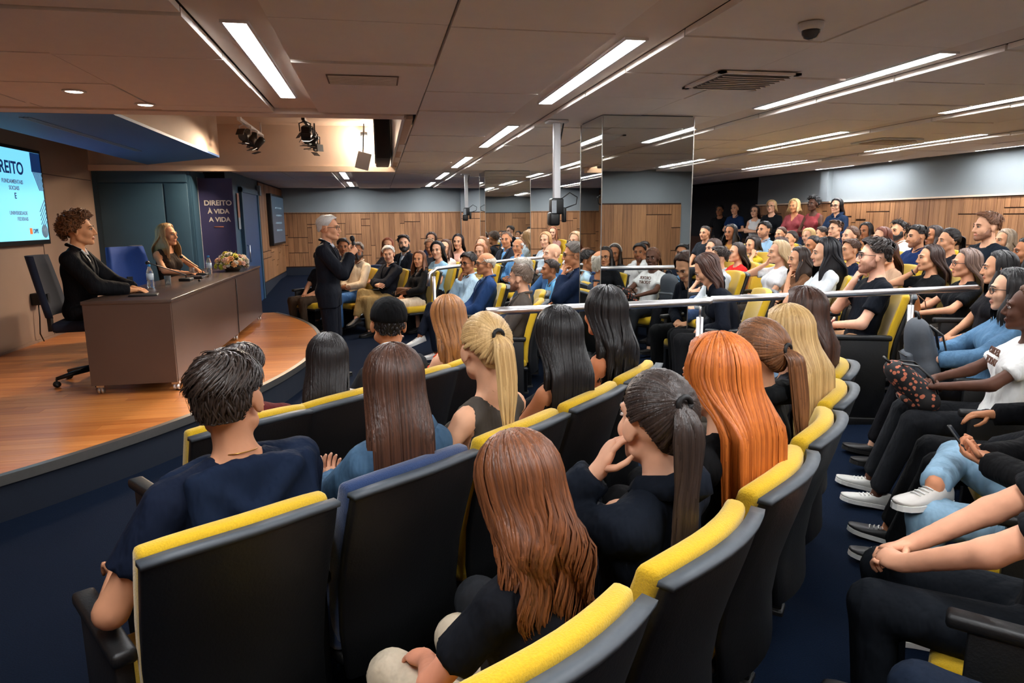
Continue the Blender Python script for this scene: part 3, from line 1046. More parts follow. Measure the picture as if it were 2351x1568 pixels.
# ------------------------------------------------------------------ railings
def rail(name_label, pts, posts, r=0.024):
    t = empty('handrail', (pts[0][0], pts[0][1], 0.0))
    o0 = Vector(t.location)
    tag(t, name_label, 'railing', 'steel handrails')
    MB().tube([Vector(p) - o0 for p in pts], r, 14).build('rail', M_STEEL, t)
    for (x, y) in posts:
        z0_ = ramp(x, y)
        top_ = min(pts, key=lambda p: (p[0] - x) ** 2 + (p[1] - y) ** 2)[2]
        p = MB()
        p.tube([Vector((x, y, z0_)) - o0, Vector((x, y, top_ - 0.10)) - o0], 0.022, 12)
        p.tube([Vector((x, y, top_ - 0.11)) - o0, Vector((x, y, top_)) - o0], 0.008, 8)
        p.lathe([(0.05, 0.0), (0.05, 0.008)], c=Vector((x, y, z0_)) - o0, seg=16)
        p.build('post', M_STEEL, t)
    return t


rail('steel handrail running along the near aisle in front of the mirror column', [(0.60, 3.885, 1.14), (0.78, 3.91, 1.14), (1.42, 3.95, 1.14), (1.96, 4.0, 1.14), (2.04, 4.01, 1.14), (2.075, 4.05, 1.14), (2.065, 4.10, 1.14)],
     [(0.65, 3.89), (2.0, 4.02)])
rail('steel handrail along the right seating block beside the man in black', [(2.12, 4.105, 1.14), (2.73, 4.15, 1.14), (3.72, 4.22, 1.14), (4.32, 4.28, 1.14)], [(3.72, 4.22)])
rail('steel handrail of the far aisle beside the man resting his chin', [(0.62, 8.98, 0.82), (0.64, 9.0, 0.98), (0.74, 9.08, 1.04), (1.40, 9.62, 1.06), (2.05, 10.15, 1.08), (2.75, 10.38, 1.10)], [(0.70, 9.05), (2.05, 10.15)])

# ------------------------------------------------------------------ ceiling poles with cameras
def pole_camera(x, y, zb, label):
    t = empty('ceiling_pole', (x, y, ZC))
    tag(t, label, 'camera mount', 'cameras on white ceiling poles')
    d = zb - ZC
    MB().rbox(-0.09, 0.09, -0.07, 0.07, -0.02, 0.0, 0.004).build('ceiling_plate', M_WHITE, t)
    MB().rbox(-0.03, 0.03, -0.03, 0.03, d + 0.22, -0.015, 0.008).build('pole', M_WHITE, t)
    MB().tube([(0.06, 0.0, -0.02), (0.045, 0, -0.10), (0.034, 0, -0.16)], 0.006, 6).build('cable', M_BLACK, t)
    hd = MB()
    hd.rbox(-0.06, 0.05, -0.07, 0.05, d + 0.10, d + 0.24, 0.015)
    hd.rbox(-0.075, 0.02, -0.06, 0.06, d, d + 0.12, 0.02)
    hd.lathe([(0.035, -0.09), (0.038, 0.0)], c=(-0.03, 0, 0), seg=14, M=Matrix.Translation((0, -0.02, d + 0.06)) @ Matrix.Rotation(rad(90), 4, 'X'))
    hd.rbox(0.05, 0.085, -0.03, 0.03, d + 0.03, d + 0.16, 0.01)
    hd.build('camera_head', M_BLACK, t)
    MB().box(-0.062, -0.02, -0.076, -0.07, d + 0.11, d + 0.22).build('camera_panel', mat('camera_silver', (140, 146, 150), rough=0.4), t)
    MB().tube([(0.02, 0, d + 0.22), (0.12, 0.0, d + 0.29), (0.19, 0, d + 0.25), (0.18, 0, d + 0.19), (0.07, 0, d + 0.15)], 0.006, 6).build('cable_loop', M_BLACK, t)


pole_camera(1.57, 6.0, 1.61, 'black camera on a white ceiling pole beside the near mirror column')
pole_camera(1.63, 12.8, 1.66, 'smaller black camera on a far white ceiling pole')

# ------------------------------------------------------------------ stage spots in the recess
M_BULB = mat('spot_lens', (255, 240, 220), var=0, emit=((255, 226, 190), 14.0))


def track(label, x, ya, yb, z, heads, body):
    t = empty('track_light', (x, ya, z))
    tag(t, label, 'spotlight', 'spotlight tracks over the stage')
    MB().box(-0.02, 0.02, 0.0, yb - ya, -0.02, 0.02).build('track_bar', body, t)
    MB().box(-0.01, 0.01, 0.1, 0.14, 0.02, 3.10 - z).build('hanger', body, t)
    MB().box(-0.01, 0.01, yb - ya - 0.14, yb - ya - 0.10, 0.02, 3.10 - z).build('hanger', body, t)
    for (yy, tgt) in heads:
        p = Vector((0, yy - ya, -0.14))
        d = (Vector(tgt) - Vector((x, yy, z - 0.14))).normalized()
        q = d.to_track_quat('Z', 'Y').to_matrix().to_4x4()
        hd = MB().lathe([(0.03, -0.10), (0.05, -0.08), (0.055, 0.05), (0.062, 0.09), (0.052, 0.088)], seg=16, M=Matrix.Translation(p) @ q).build('spot_can', M_BLACK, t)
        MB().lathe([(0.05, 0.082), (0.049, 0.08)], seg=16, M=Matrix.Translation(p) @ q).build('spot_lens', M_BULB, hd)
        MB().tube([(0.065, yy - ya, -0.14), (0.07, yy - ya, -0.04), (0, yy - ya, -0.01), (-0.07, yy - ya, -0.04), (-0.065, yy - ya, -0.14)], 0.008, 6).build('yoke', body, hd)
        for s in (-1, 1):
            MB().box(-0.05, 0.05, -0.003, 0.003, -0.05, 0.05, Matrix.Translation(p) @ q @ Matrix.Translation((0, s * 0.075, 0.12)) @ Matrix.Rotation(rad(s * 25), 4, 'X')).build('barn_door', M_BLACK, hd)
        lamp('stage_spot', 'SPOT', Vector((x, yy, z - 0.14)) + d * 0.12, SPOT_POWER, (1.0, 0.78, 0.56), tgt, 0.05, 62, 0.8)


track('white track with black spotlights over the desk', -1.62, 9.2, 11.0, 2.92, [(9.6, (-2.5, 6.4, 1.2)), (10.1, (-2.4, 8.9, 1.2)), (10.6, (-3.3, 11.1, 1.3))], M_WHITE)
track('black track with a cluster of black spotlights in the middle of the recess', -0.86, 9.2, 11.0, 2.94, [(9.4, (-0.6, 7.2, 1.4)), (9.75, (-1.9, 5.2, 0.3)), (9.95, (-4.0, 7.9, 0.9)), (10.3, (-3.9, 9.9, 1.0)), (10.1, (-0.3, 7.4, 1.5)), (10.5, (-1.6, 6.6, 0.5)), (10.85, (-0.2, 10.0, 1.0))], M_BLACK)  # the two heads aimed at the screen wall are added to brighten it
t = empty('hanging_speaker', (0.10, 10.1, 2.80))
tag(t, 'tall black speaker hanging at the right end of the recess', 'speaker')
MB().rbox(-0.09, 0.11, -0.8, 0.75, -0.33, 0.26, 0.02).build('cabinet', M_BLACK, t)
for k in range(5):
    MB().box(-0.10, -0.088, -0.74 + k * 0.30, -0.50 + k * 0.30, -0.28, 0.20).build('grille', mat('grille_black', (26, 26, 28), rough=0.6), t)
MB().box(-0.02, 0.02, -0.4, -0.36, 0.25, 0.30).build('bracket', M_BLACK, t)
t = empty('reflector_panel', (-0.17, 10.75, 2.56))
tag(t, 'white tilted panel under the black hanging speaker', 'panel')
MB().rbox(-0.10, 0.10, -0.01, 0.01, -0.13, 0.12, 0.003, Matrix.Rotation(rad(15), 4, 'Y')).build('panel', M_WHITE, t)
MB().tube([(0.0, 0.0, 0.1), (0.03, 0.0, 0.53)], 0.010, 8).build('arm', M_BLACK, t)
t = empty('curved_lamp', (-0.06, 11.0, 2.88))
tag(t, 'bright curved lamp tube beside the hanging speaker', 'lamp')
MB().tube([(-0.03, 0, 0.14), (0.0, 0, 0.09), (0.015, 0, 0.02), (0.01, 0, -0.07)], 0.018, 10).build('tube', mat('tube_glow', (255, 250, 240), var=0, emit=((255, 240, 220), 14.0)), t)
MB().rbox(-0.14, -0.03, -0.03, 0.04, 0.06, 0.12, 0.01).build('holder', M_BLACK, t)
MB().tube([(-0.08, 0.0, 0.11), (-0.08, 0.0, 0.22)], 0.008, 6).build('stem', M_BLACK, t)
lamp('recess_fill', 'POINT', (-0.13, 10.9, 2.86), 9.0, (1.0, 0.86, 0.72), None, 0.08)  # unseen fill point added by the curved lamp to brighten the recess

# ------------------------------------------------------------------ theatre seats
M_YEL = mat('seat_yellow', (208, 168, 12), rough=0.9, var=0.22, scale=220, bump=0.25, sheen=0.3)
M_SNAVY = mat('seat_navy', (24, 50, 92), rough=0.9, var=0.25, scale=220, bump=0.25, sheen=0.3)
M_SHELL = mat('seat_shell_black', (13, 14, 16), rough=0.5, var=0.12, scale=120, bump=0.1)
M_SHELL_T = mat('seat_shell_edge', (70, 77, 84), rough=0.55, var=0.08, scale=100)


def back_sheet(prof, wfun, depth, wrap, nu=9):
    """prof: (z, y of the front face); returns a closed padded sheet"""
    b = MB()
    vs, fs = [], []
    nv = len(prof)
    for layer in (0, 1):
        for i, (z, yf, th) in enumerate(prof):
            for j in range(nu):
                u = -1 + 2 * j / (nu - 1)
                e = 1 - abs(u) ** 6 * 0.25
                y = yf + wrap * u * u - (0 if layer == 0 else th) - (0.008 * (1 - e) if layer == 0 else 0)
                vs.append((u * wfun(z), y, z - 0.020 * (abs(u) ** 2.5) * max(0, (z - 0.8) / 0.15)))
    n = nu * nv
    for i in range(nv - 1):
        for j in range(nu - 1):
            a = i * nu + j
            fs.append((a, a + nu, a + nu + 1, a + 1))
            fs.append((n + a, n + a + 1, n + a + nu + 1, n + a + nu))
    rim = [j for j in range(nu)] + [i * nu + nu - 1 for i in range(1, nv)] + [(nv - 1) * nu + j for j in range(nu - 2, -1, -1)] + [i * nu for i in range(nv - 2, 0, -1)]
    for q in range(len(rim)):
        a, c = rim[q], rim[(q + 1) % len(rim)]
        fs.append((a, c, c + n, a + n))
    b.add(vs, fs, True)
    return b


def bevelled(me, off=0.012, seg=2):
    bm = bmesh.new()
    bm.from_mesh(me)
    es = [e for e in bm.edges if len(e.link_faces) == 2 and e.calc_face_angle(0) > 1.0]
    bmesh.ops.bevel(bm, geom=es, offset=off, segments=seg, profile=0.5, affect='EDGES')
    bm.to_mesh(me)
    bm.free()
    for p in me.polygons:
        p.use_smooth = True
    return me


cush = back_sheet([(0.40, -0.150, 0.05), (0.50, -0.140, 0.055), (0.60, -0.150, 0.06), (0.72, -0.176, 0.065), (0.84, -0.212, 0.065), (0.925, -0.236, 0.060), (0.955, -0.243, 0.050)],
                  lambda z: 0.226 + 0.012 * math.sin((z - 0.4) * 3.2), 0.06, 0.045)
CUSH = {}
for nm, m_ in (('yellow', M_YEL), ('navy', M_SNAVY)):
    me = cush.mesh('backrest_' + nm)
    bevelled(me, 0.014, 2)
    me.materials.append(m_)
    CUSH[nm] = me
shell = back_sheet([(0.30, -0.210, 0.028), (0.45, -0.196, 0.03), (0.60, -0.210, 0.034), (0.72, -0.241, 0.036), (0.84, -0.278, 0.036), (0.915, -0.299, 0.034), (0.935, -0.304, 0.034)],
                   lambda z: 0.231 + 0.012 * math.sin((z - 0.4) * 3.2), 0.03, 0.045)
SHELL = shell.mesh('back_shell')
bevelled(SHELL, 0.006, 1)
SHELL.materials.append(M_SHELL)
cap = back_sheet([(0.925, -0.300, 0.040), (0.942, -0.304, 0.040)], lambda z: 0.234 + 0.012 * math.sin((z - 0.4) * 3.2), 0.03, 0.045)
CAP = cap.mesh('shell_edge')
CAP.materials.append(M_SHELL_T)
SEAT = {}
for nm, m_ in (('yellow', M_YEL), ('navy', M_SNAVY)):
    me = MB().rbox(-0.235, 0.235, -0.15, 0.30, 0.36, 0.455, 0.035).mesh('seat_' + nm)
    me.materials.append(m_)
    SEAT[nm] = me
PAN = MB().rbox(-0.225, 0.225, -0.16, 0.27, 0.325, 0.365, 0.015).mesh('seat_pan')
PAN.materials.append(M_SHELL)
a_ = MB()
a_.rbox(-0.030, 0.030, -0.14, 0.27, 0.605, 0.645, 0.012)
ARM = a_.mesh('armrest')
ARM.materials.append(M_SHELL)
a_ = MB()
a_.rbox(-0.022, 0.022, -0.12, 0.22, 0.0, 0.61, 0.006)
a_.rbox(-0.045, 0.045, -0.13, 0.23, -0.06, 0.02, 0.006)
PANEL = a_.mesh('arm_panel')
PANEL.materials.append(M_SHELL)


def seat_at(x, y, rz, label, color='yellow', ends='L', z=None):
    t = empty('theatre_seat', (x, y, ramp(x, y) if z is None else z), rz)
    tag(t, label, 'seat', 'curved rows of theatre seats')
    b = link('backrest', CUSH[color], t)
    s = link('back_shell', SHELL, t)
    link('shell_edge', CAP, s)
    c = link('seat_cushion', SEAT[color], t)
    link('seat_pan', PAN, c)
    for e in ends:
        sx = 0.262 if e == 'R' else -0.262
        p = link('arm_panel', PANEL, t)
        p.location = (sx, 0, 0)
        a = link('armrest', ARM, p)
    return t


def row_pos(R, ang, face=None):
    """world position and facing of a place in a curved row"""
    a = rad(ang)
    x, y = CEN[0] + R * math.cos(a), CEN[1] + R * math.sin(a)
    rz = math.atan2(CEN[1] - y, CEN[0] - x) - math.pi / 2
    return x, y, rz

# ------------------------------------------------------------------ people: signed-distance bodies
def nets(f, xs, ys, zs):
    s = f < 0
    n = s.shape
    cnt = np.zeros((n[0] - 1, n[1] - 1, n[2] - 1), np.int8)
    for a in (0, 1):
        for b in (0, 1):
            for c in (0, 1):
                cnt += s[a:n[0] - 1 + a, b:n[1] - 1 + b, c:n[2] - 1 + c]
    mixed = (cnt > 0) & (cnt < 8)
    I, J, K = np.nonzero(mixed)
    idx = np.full(mixed.shape, -1, np.int32)
    idx[mixed] = np.arange(len(I))
    corner = [(a, b, c) for a in (0, 1) for b in (0, 1) for c in (0, 1)]
    fv = [f[I + a, J + b, K + c] for a, b, c in corner]
    pos = np.zeros((len(I), 3), np.float32)
    num = np.zeros(len(I), np.float32)
    ax = (xs, ys, zs)
    base = (I, J, K)
    for p in range(8):
        for d, st in ((0, 4), (1, 2), (2, 1)):
            if corner[p][d]:
                continue
            q = p + st
            cr = (fv[p] < 0) != (fv[q] < 0)
            den = fv[p] - fv[q]
            t = np.where(cr, fv[p] / np.where(den == 0, 1, den), 0)
            for e in range(3):
                c0 = ax[e][base[e] + corner[p][e]]
                if e == d:
                    c1 = ax[e][base[e] + 1]
                    val = c0 + t * (c1 - c0)
                else:
                    val = c0
                pos[:, e] += np.where(cr, val, 0)
            num += cr
    pos /= np.maximum(num, 1)[:, None]
    quads = []
    for d in range(3):
        e1, e2 = (d + 1) % 3, (d + 2) % 3
        sl0 = [slice(None)] * 3
        sl1 = [slice(None)] * 3
        sl0[d] = slice(0, n[d] - 1)
        sl1[d] = slice(1, n[d])
        for e in (e1, e2):
            sl0[e] = slice(1, n[e] - 1)
            sl1[e] = slice(1, n[e] - 1)
        a, b = s[tuple(sl0)], s[tuple(sl1)]
        for flip, m in ((False, a & ~b), (True, ~a & b)):
            g = list(np.nonzero(m))
            g[e1] = g[e1] + 1
            g[e2] = g[e2] + 1

            def cell(o1, o2):
                h = [g[0], g[1], g[2]]
                h[e1] = h[e1] - o1
                h[e2] = h[e2] - o2
                return idx[h[0], h[1], h[2]]
            q = [cell(1, 1), cell(0, 1), cell(0, 0), cell(1, 0)]
            if flip:
                q = q[::-1]
            quads.append(np.stack(q, 1))
    return pos, np.concatenate(quads)


def axis(lo, hi, h, flo=None, fhi=None, hf=None):
    if flo is None:
        return np.arange(lo, hi + h, h, dtype=np.float32)
    flo, fhi = max(flo, lo), min(fhi, hi)
    parts = []
    if flo > lo:
        parts.append(np.linspace(lo, flo, max(2, int((flo - lo) / h) + 1), endpoint=False))
    parts.append(np.linspace(flo, fhi, max(2, int((fhi - flo) / hf) + 1), endpoint=False))
    parts.append(np.linspace(fhi, max(hi, fhi + 2 * hf), max(3, int((hi - fhi) / h) + 1)))
    return np.concatenate(parts).astype(np.float32)


class Field:
    def __init__(self, xs, ys, zs):
        self.xs, self.ys, self.zs = xs, ys, zs
        self.f = np.ones((len(xs), len(ys), len(zs)), np.float32)

    def block(self, lo, hi):
        out = []
        for a, l, h in zip((self.xs, self.ys, self.zs), lo, hi):
            i0, i1 = np.searchsorted(a, l), np.searchsorted(a, h)
            if i1 <= i0:
                return None
            out.append(slice(i0, i1))
        return tuple(out)

    def coords(self, b):
        return self.xs[b[0]][:, None, None], self.ys[b[1]][None, :, None], self.zs[b[2]][None, None, :]

    def put(self, b, d, k, sub):
        f = self.f[b]
        if sub:
            d = -d
            h = np.clip(0.5 - 0.5 * (f - d) / k, 0, 1)
            self.f[b] = f * (1 - h) + d * h + k * h * (1 - h)
        else:
            h = np.clip(0.5 + 0.5 * (f - d) / k, 0, 1)
            self.f[b] = f * (1 - h) + d * h - k * h * (1 - h)

    def cone(self, a, b, ra, rb, k=0.03, sub=False, infl=0.0, cut=None):
        a, b = np.asarray(a, float), np.asarray(b, float)
        ra, rb = ra + infl, rb + infl
        r = max(ra, rb) + k + 0.03
        blk = self.block(np.minimum(a, b) - r, np.maximum(a, b) + r)
        if blk is None:
            return
        X, Y, Z = self.coords(blk)
        ab = b - a
        L2 = float(ab @ ab) + 1e-9
        t = np.clip(((X - a[0]) * ab[0] + (Y - a[1]) * ab[1] + (Z - a[2]) * ab[2]) / L2, 0, 1)
        d = np.sqrt((X - a[0] - t * ab[0]) ** 2 + (Y - a[1] - t * ab[1]) ** 2 + (Z - a[2] - t * ab[2]) ** 2) - (ra + t * (rb - ra))
        if cut is not None:
            p, n_ = cut
            d = np.maximum(d, (X - p[0]) * n_[0] + (Y - p[1]) * n_[1] + (Z - p[2]) * n_[2])
        self.put(blk, d.astype(np.float32), k, sub)

    def ell(self, c, rr, R=None, k=0.03, sub=False, infl=0.0):
        c = np.asarray(c, float)
        rr = np.asarray(rr, float) + infl
        r = float(max(rr)) + k + 0.03
        blk = self.block(c - r, c + r)
        if blk is None:
            return
        X, Y, Z = self.coords(blk)
        X, Y, Z = X - c[0], Y - c[1], Z - c[2]
        if R is not None:      # columns of R are the local axes
            X, Y, Z = (R[0, 0] * X + R[1, 0] * Y + R[2, 0] * Z, R[0, 1] * X + R[1, 1] * Y + R[2, 1] * Z,
                       R[0, 2] * X + R[1, 2] * Y + R[2, 2] * Z)
        k0 = np.sqrt((X / rr[0]) ** 2 + (Y / rr[1]) ** 2 + (Z / rr[2]) ** 2)
        k1 = np.sqrt((X / rr[0] ** 2) ** 2 + (Y / rr[1] ** 2) ** 2 + (Z / rr[2] ** 2) ** 2) + 1e-6
        d = k0 * (k0 - 1) / k1
        self.put(blk, d.astype(np.float32), k, sub)

    def cut(self, p, n):
        """keep the side n points away from"""
        X, Y, Z = self.xs[:, None, None], self.ys[None, :, None], self.zs[None, None, :]
        self.f = np.maximum(self.f, ((X - p[0]) * n[0] + (Y - p[1]) * n[1] + (Z - p[2]) * n[2]).astype(np.float32))

    def mesh(self):
        return nets(self.f, self.xs, self.ys, self.zs)


def rotm(yaw, pitch=0.0, roll=0.0):
    return np.array(Matrix.Rotation(yaw, 3, 'Z') @ Matrix.Rotation(pitch, 3, 'X') @ Matrix.Rotation(roll, 3, 'Y'))


def nrm(v):
    v = np.asarray(v, float)
    return v / (np.linalg.norm(v) + 1e-9)


def ik(S, W, a, b, hint):
    d = W - S
    L = np.linalg.norm(d)
    if L > (a + b) * 0.985:
        W = S + d / L * (a + b) * 0.985
        d = W - S
        L = np.linalg.norm(d)
    if L < abs(a - b) + 0.03:
        L = abs(a - b) + 0.03
        W = S + nrm(d) * L
        d = W - S
    x = (a * a - b * b + L * L) / (2 * L)
    h = math.sqrt(max(a * a - x * x, 1e-6))
    u = d / L
    hint = np.asarray(hint, float)
    hint = nrm(hint - u * (hint @ u))
    return S + u * x + hint * h, W


# arm poses: wrist (x outward for that arm, y forward, z above hip), elbow hint, hand direction, palm normal, curl
ARMS = {
    'lap': ((0.06, 0.25, 0.08), (1, -0.5, -0.6), (-0.75, 0.6, -0.15), (0, -0.2, -1), 0.5),
    'thigh': ((0.11, 0.30, 0.11), (1, -0.5, -0.3), (-0.15, 0.95, -0.25), (0, 0, -1), 0.35),
    'rest': ((0.25, 0.20, 0.17), (0.6, -1, -0.4), (-0.1, 1, -0.1), (0, 0, -1), 0.4),
    'cross': ((-0.09, 0.22, 0.25), (1, 0.2, -0.7), (-1, -0.05, 0.1), (0.2, -0.7, -0.5), 0.5),
    'cross2': ((-0.09, 0.25, 0.21), (1, 0.2, -0.7), (-1, -0.15, 0.1), (0.2, -0.7, -0.5), 0.5),
    'chin': ((0.03, 0.20, 0.50), (0.5, 0.35, -1), (-0.25, -0.35, 0.9), (0, -1, -0.1), 1.0),
    'cheek': ((0.11, 0.16, 0.50), (0.6, 0.2, -1), (-0.35, -0.3, 0.9), (-0.6, -0.6, 0), 0.35),
    'phone': ((0.03, 0.27, 0.22), (1, -0.3, -0.6), (-0.4, 0.8, 0.25), (-0.3, 0.2, 0.9), 0.9),
    'mic': ((0.03, 0.26, 0.40), (0.7, -0.2, -1), (-0.35, 0.55, 0.55), (-0.8, -0.4, 0.2), 1.35),
    'mic2': ((0.0, 0.24, 0.32), (0.8, -0.3, -1), (-0.75, 0.45, 0.35), (-0.3, -0.9, 0.1), 0.7),
    'desk': ((0.10, 0.44, 0.26), (1, -0.3, -0.5), (-0.45, 0.85, -0.05), (0, 0, -1), 0.15),
    'down': ((0.27, 0.02, -0.06), (0.6, -1, 0), (0.05, 0.1, -1), (-1, 0, 0), 0.5),
    'belly': ((0.02, 0.21, 0.14), (1, -0.4, -0.3), (-0.95, 0.25, 0.0), (0.1, -0.9, -0.3), 0.5),
    'knees': ((0.05, 0.46, 0.07), (1, 0.0, -0.3), (-0.55, 0.8, -0.1), (-0.5, 0, -0.8), 0.8),
    'bag': ((0.10, 0.33, 0.20), (1, -0.3, -0.6), (-0.8, 0.55, -0.2), (0, -0.2, -1), 0.5),
}

LEVEL = {0: (0.013, 0.0062, 0.0145), 1: (0.018, 0.0078, 0.020), 2: (0.025, 0.0115, 0.027)}


HS = 1.06      # head size


def head_prims(F, C, R, female, lvl, chin=1.0):
    def W(p):
        return C + R @ (np.asarray(p, float) * HS)
    fs = 0.90 if female else 1.0

    def ell(p, rr, RR, k, sub=False):
        F.ell(W(p), np.asarray(rr) * HS, RR, k, sub)

    def cone(p, q, ra, rb, k):
        F.cone(W(p), W(q), ra * HS, rb * HS, k)
    ell((0, -0.012, 0.030), (0.074, 0.094, 0.086), R, 0.02)
    ell((0, 0.034, -0.030), (0.056 * fs, 0.058, 0.082), R, 0.02)
    for s in (-1, 1):
        cone((s * 0.046 * fs, 0.004, -0.062), (s * 0.012, 0.070, -0.096), 0.022, 0.017 * chin, 0.02)
        ell((s * 0.036, 0.058, -0.028), (0.026, 0.024, 0.026), R, 0.02)
    cone((-0.036, 0.078, 0.024), (0.036, 0.078, 0.024), 0.0125, 0.0125, 0.015)
    for s in (-1, 1):
        ell((s * 0.031, 0.101, 0.004), (0.0165, 0.016, 0.0115), R, 0.010, sub=True)
    cone((0, 0.088, 0.016), (0, 0.1085, -0.030), 0.0085, 0.0125 * fs, 0.012)
    for s in (-1, 1):
        ell((s * 0.012, 0.098, -0.036), (0.009, 0.010, 0.008), R, 0.008)
        ell((s * 0.076, -0.010, -0.008), (0.009, 0.020, 0.031), R @ rotm(s * -0.35), 0.008)
    ell((0, 0.0885, -0.0615), (0.024, 0.010, 0.0055), R, 0.006)
    ell((0, 0.0865, -0.0705), (0.020, 0.010, 0.0065), R, 0.006)


def fingers(mb, W, d, n, curl, side, sc=1.0, seg=6):
    d, n = nrm(d), nrm(n)
    acr = nrm(np.cross(d, n)) * side       # towards the thumb
    n = nrm(np.cross(acr * side, d))
    for i, (o, L, r) in enumerate(((0.030, 0.070, 0.0088), (0.010, 0.080, 0.0090), (-0.010, 0.075, 0.0088), (-0.029, 0.060, 0.0078))):
        p = W + d * 0.078 * sc + acr * o * sc
        pts = [p - d * 0.02]
        ang = 0.15 + 0.08 * i
        dirr = d
        pts.append(p)
        for k in range(3):
            ang += curl * (0.75 if k else 0.6)
            dirr = d * math.cos(ang) + n * math.sin(ang)
            p = p + dirr * L * sc * (0.42, 0.33, 0.25)[k]
            pts.append(p)
        mb.tube([tuple(q) for q in pts], [r * sc, r * sc, r * sc * .95, r * sc * .88, r * sc * .6], seg)
    p = W + d * 0.022 * sc + acr * 0.028 * sc + n * 0.008
    t1 = nrm(d * 0.55 + acr * 0.75 + n * (0.35 + 0.25 * curl))
    t2 = nrm(d * 0.85 + acr * (0.35 - 0.3 * curl) + n * (0.35 + 0.3 * curl))
    q1 = p + t1 * 0.036 * sc
    q2 = q1 + t2 * 0.032 * sc
    q3 = q2 + nrm(d * 0.9 + n * 0.3 - acr * 0.15 * curl) * 0.024 * sc
    mb.tube([tuple(q) for q in (p, q1, q2, q3)], [0.0125 * sc, 0.0105 * sc, 0.0095 * sc, 0.006 * sc], seg)


def join_mb(V, Q, Tr, qi, ti, mb):
    off = len(V)
    V = np.concatenate([V, np.array([tuple(p) for p in mb.v], np.float32)])
    q, t, a, b = [], [], [], []
    for f, i in zip(mb.f, mb.mi):
        f = list(f)
        if len(f) == 4:
            q.append(f)
            a.append(i)
        else:
            for k in range(1, len(f) - 1):
                t.append([f[0], f[k], f[k + 1]])
                b.append(i)
    Q = np.concatenate([Q, np.array(q, np.int64).reshape(-1, 4) + off])
    Tr = np.concatenate([Tr, np.array(t, np.int64).reshape(-1, 3) + off])
    return V, Q, Tr, np.concatenate([qi, np.array(a, np.int32)]), np.concatenate([ti, np.array(b, np.int32)])


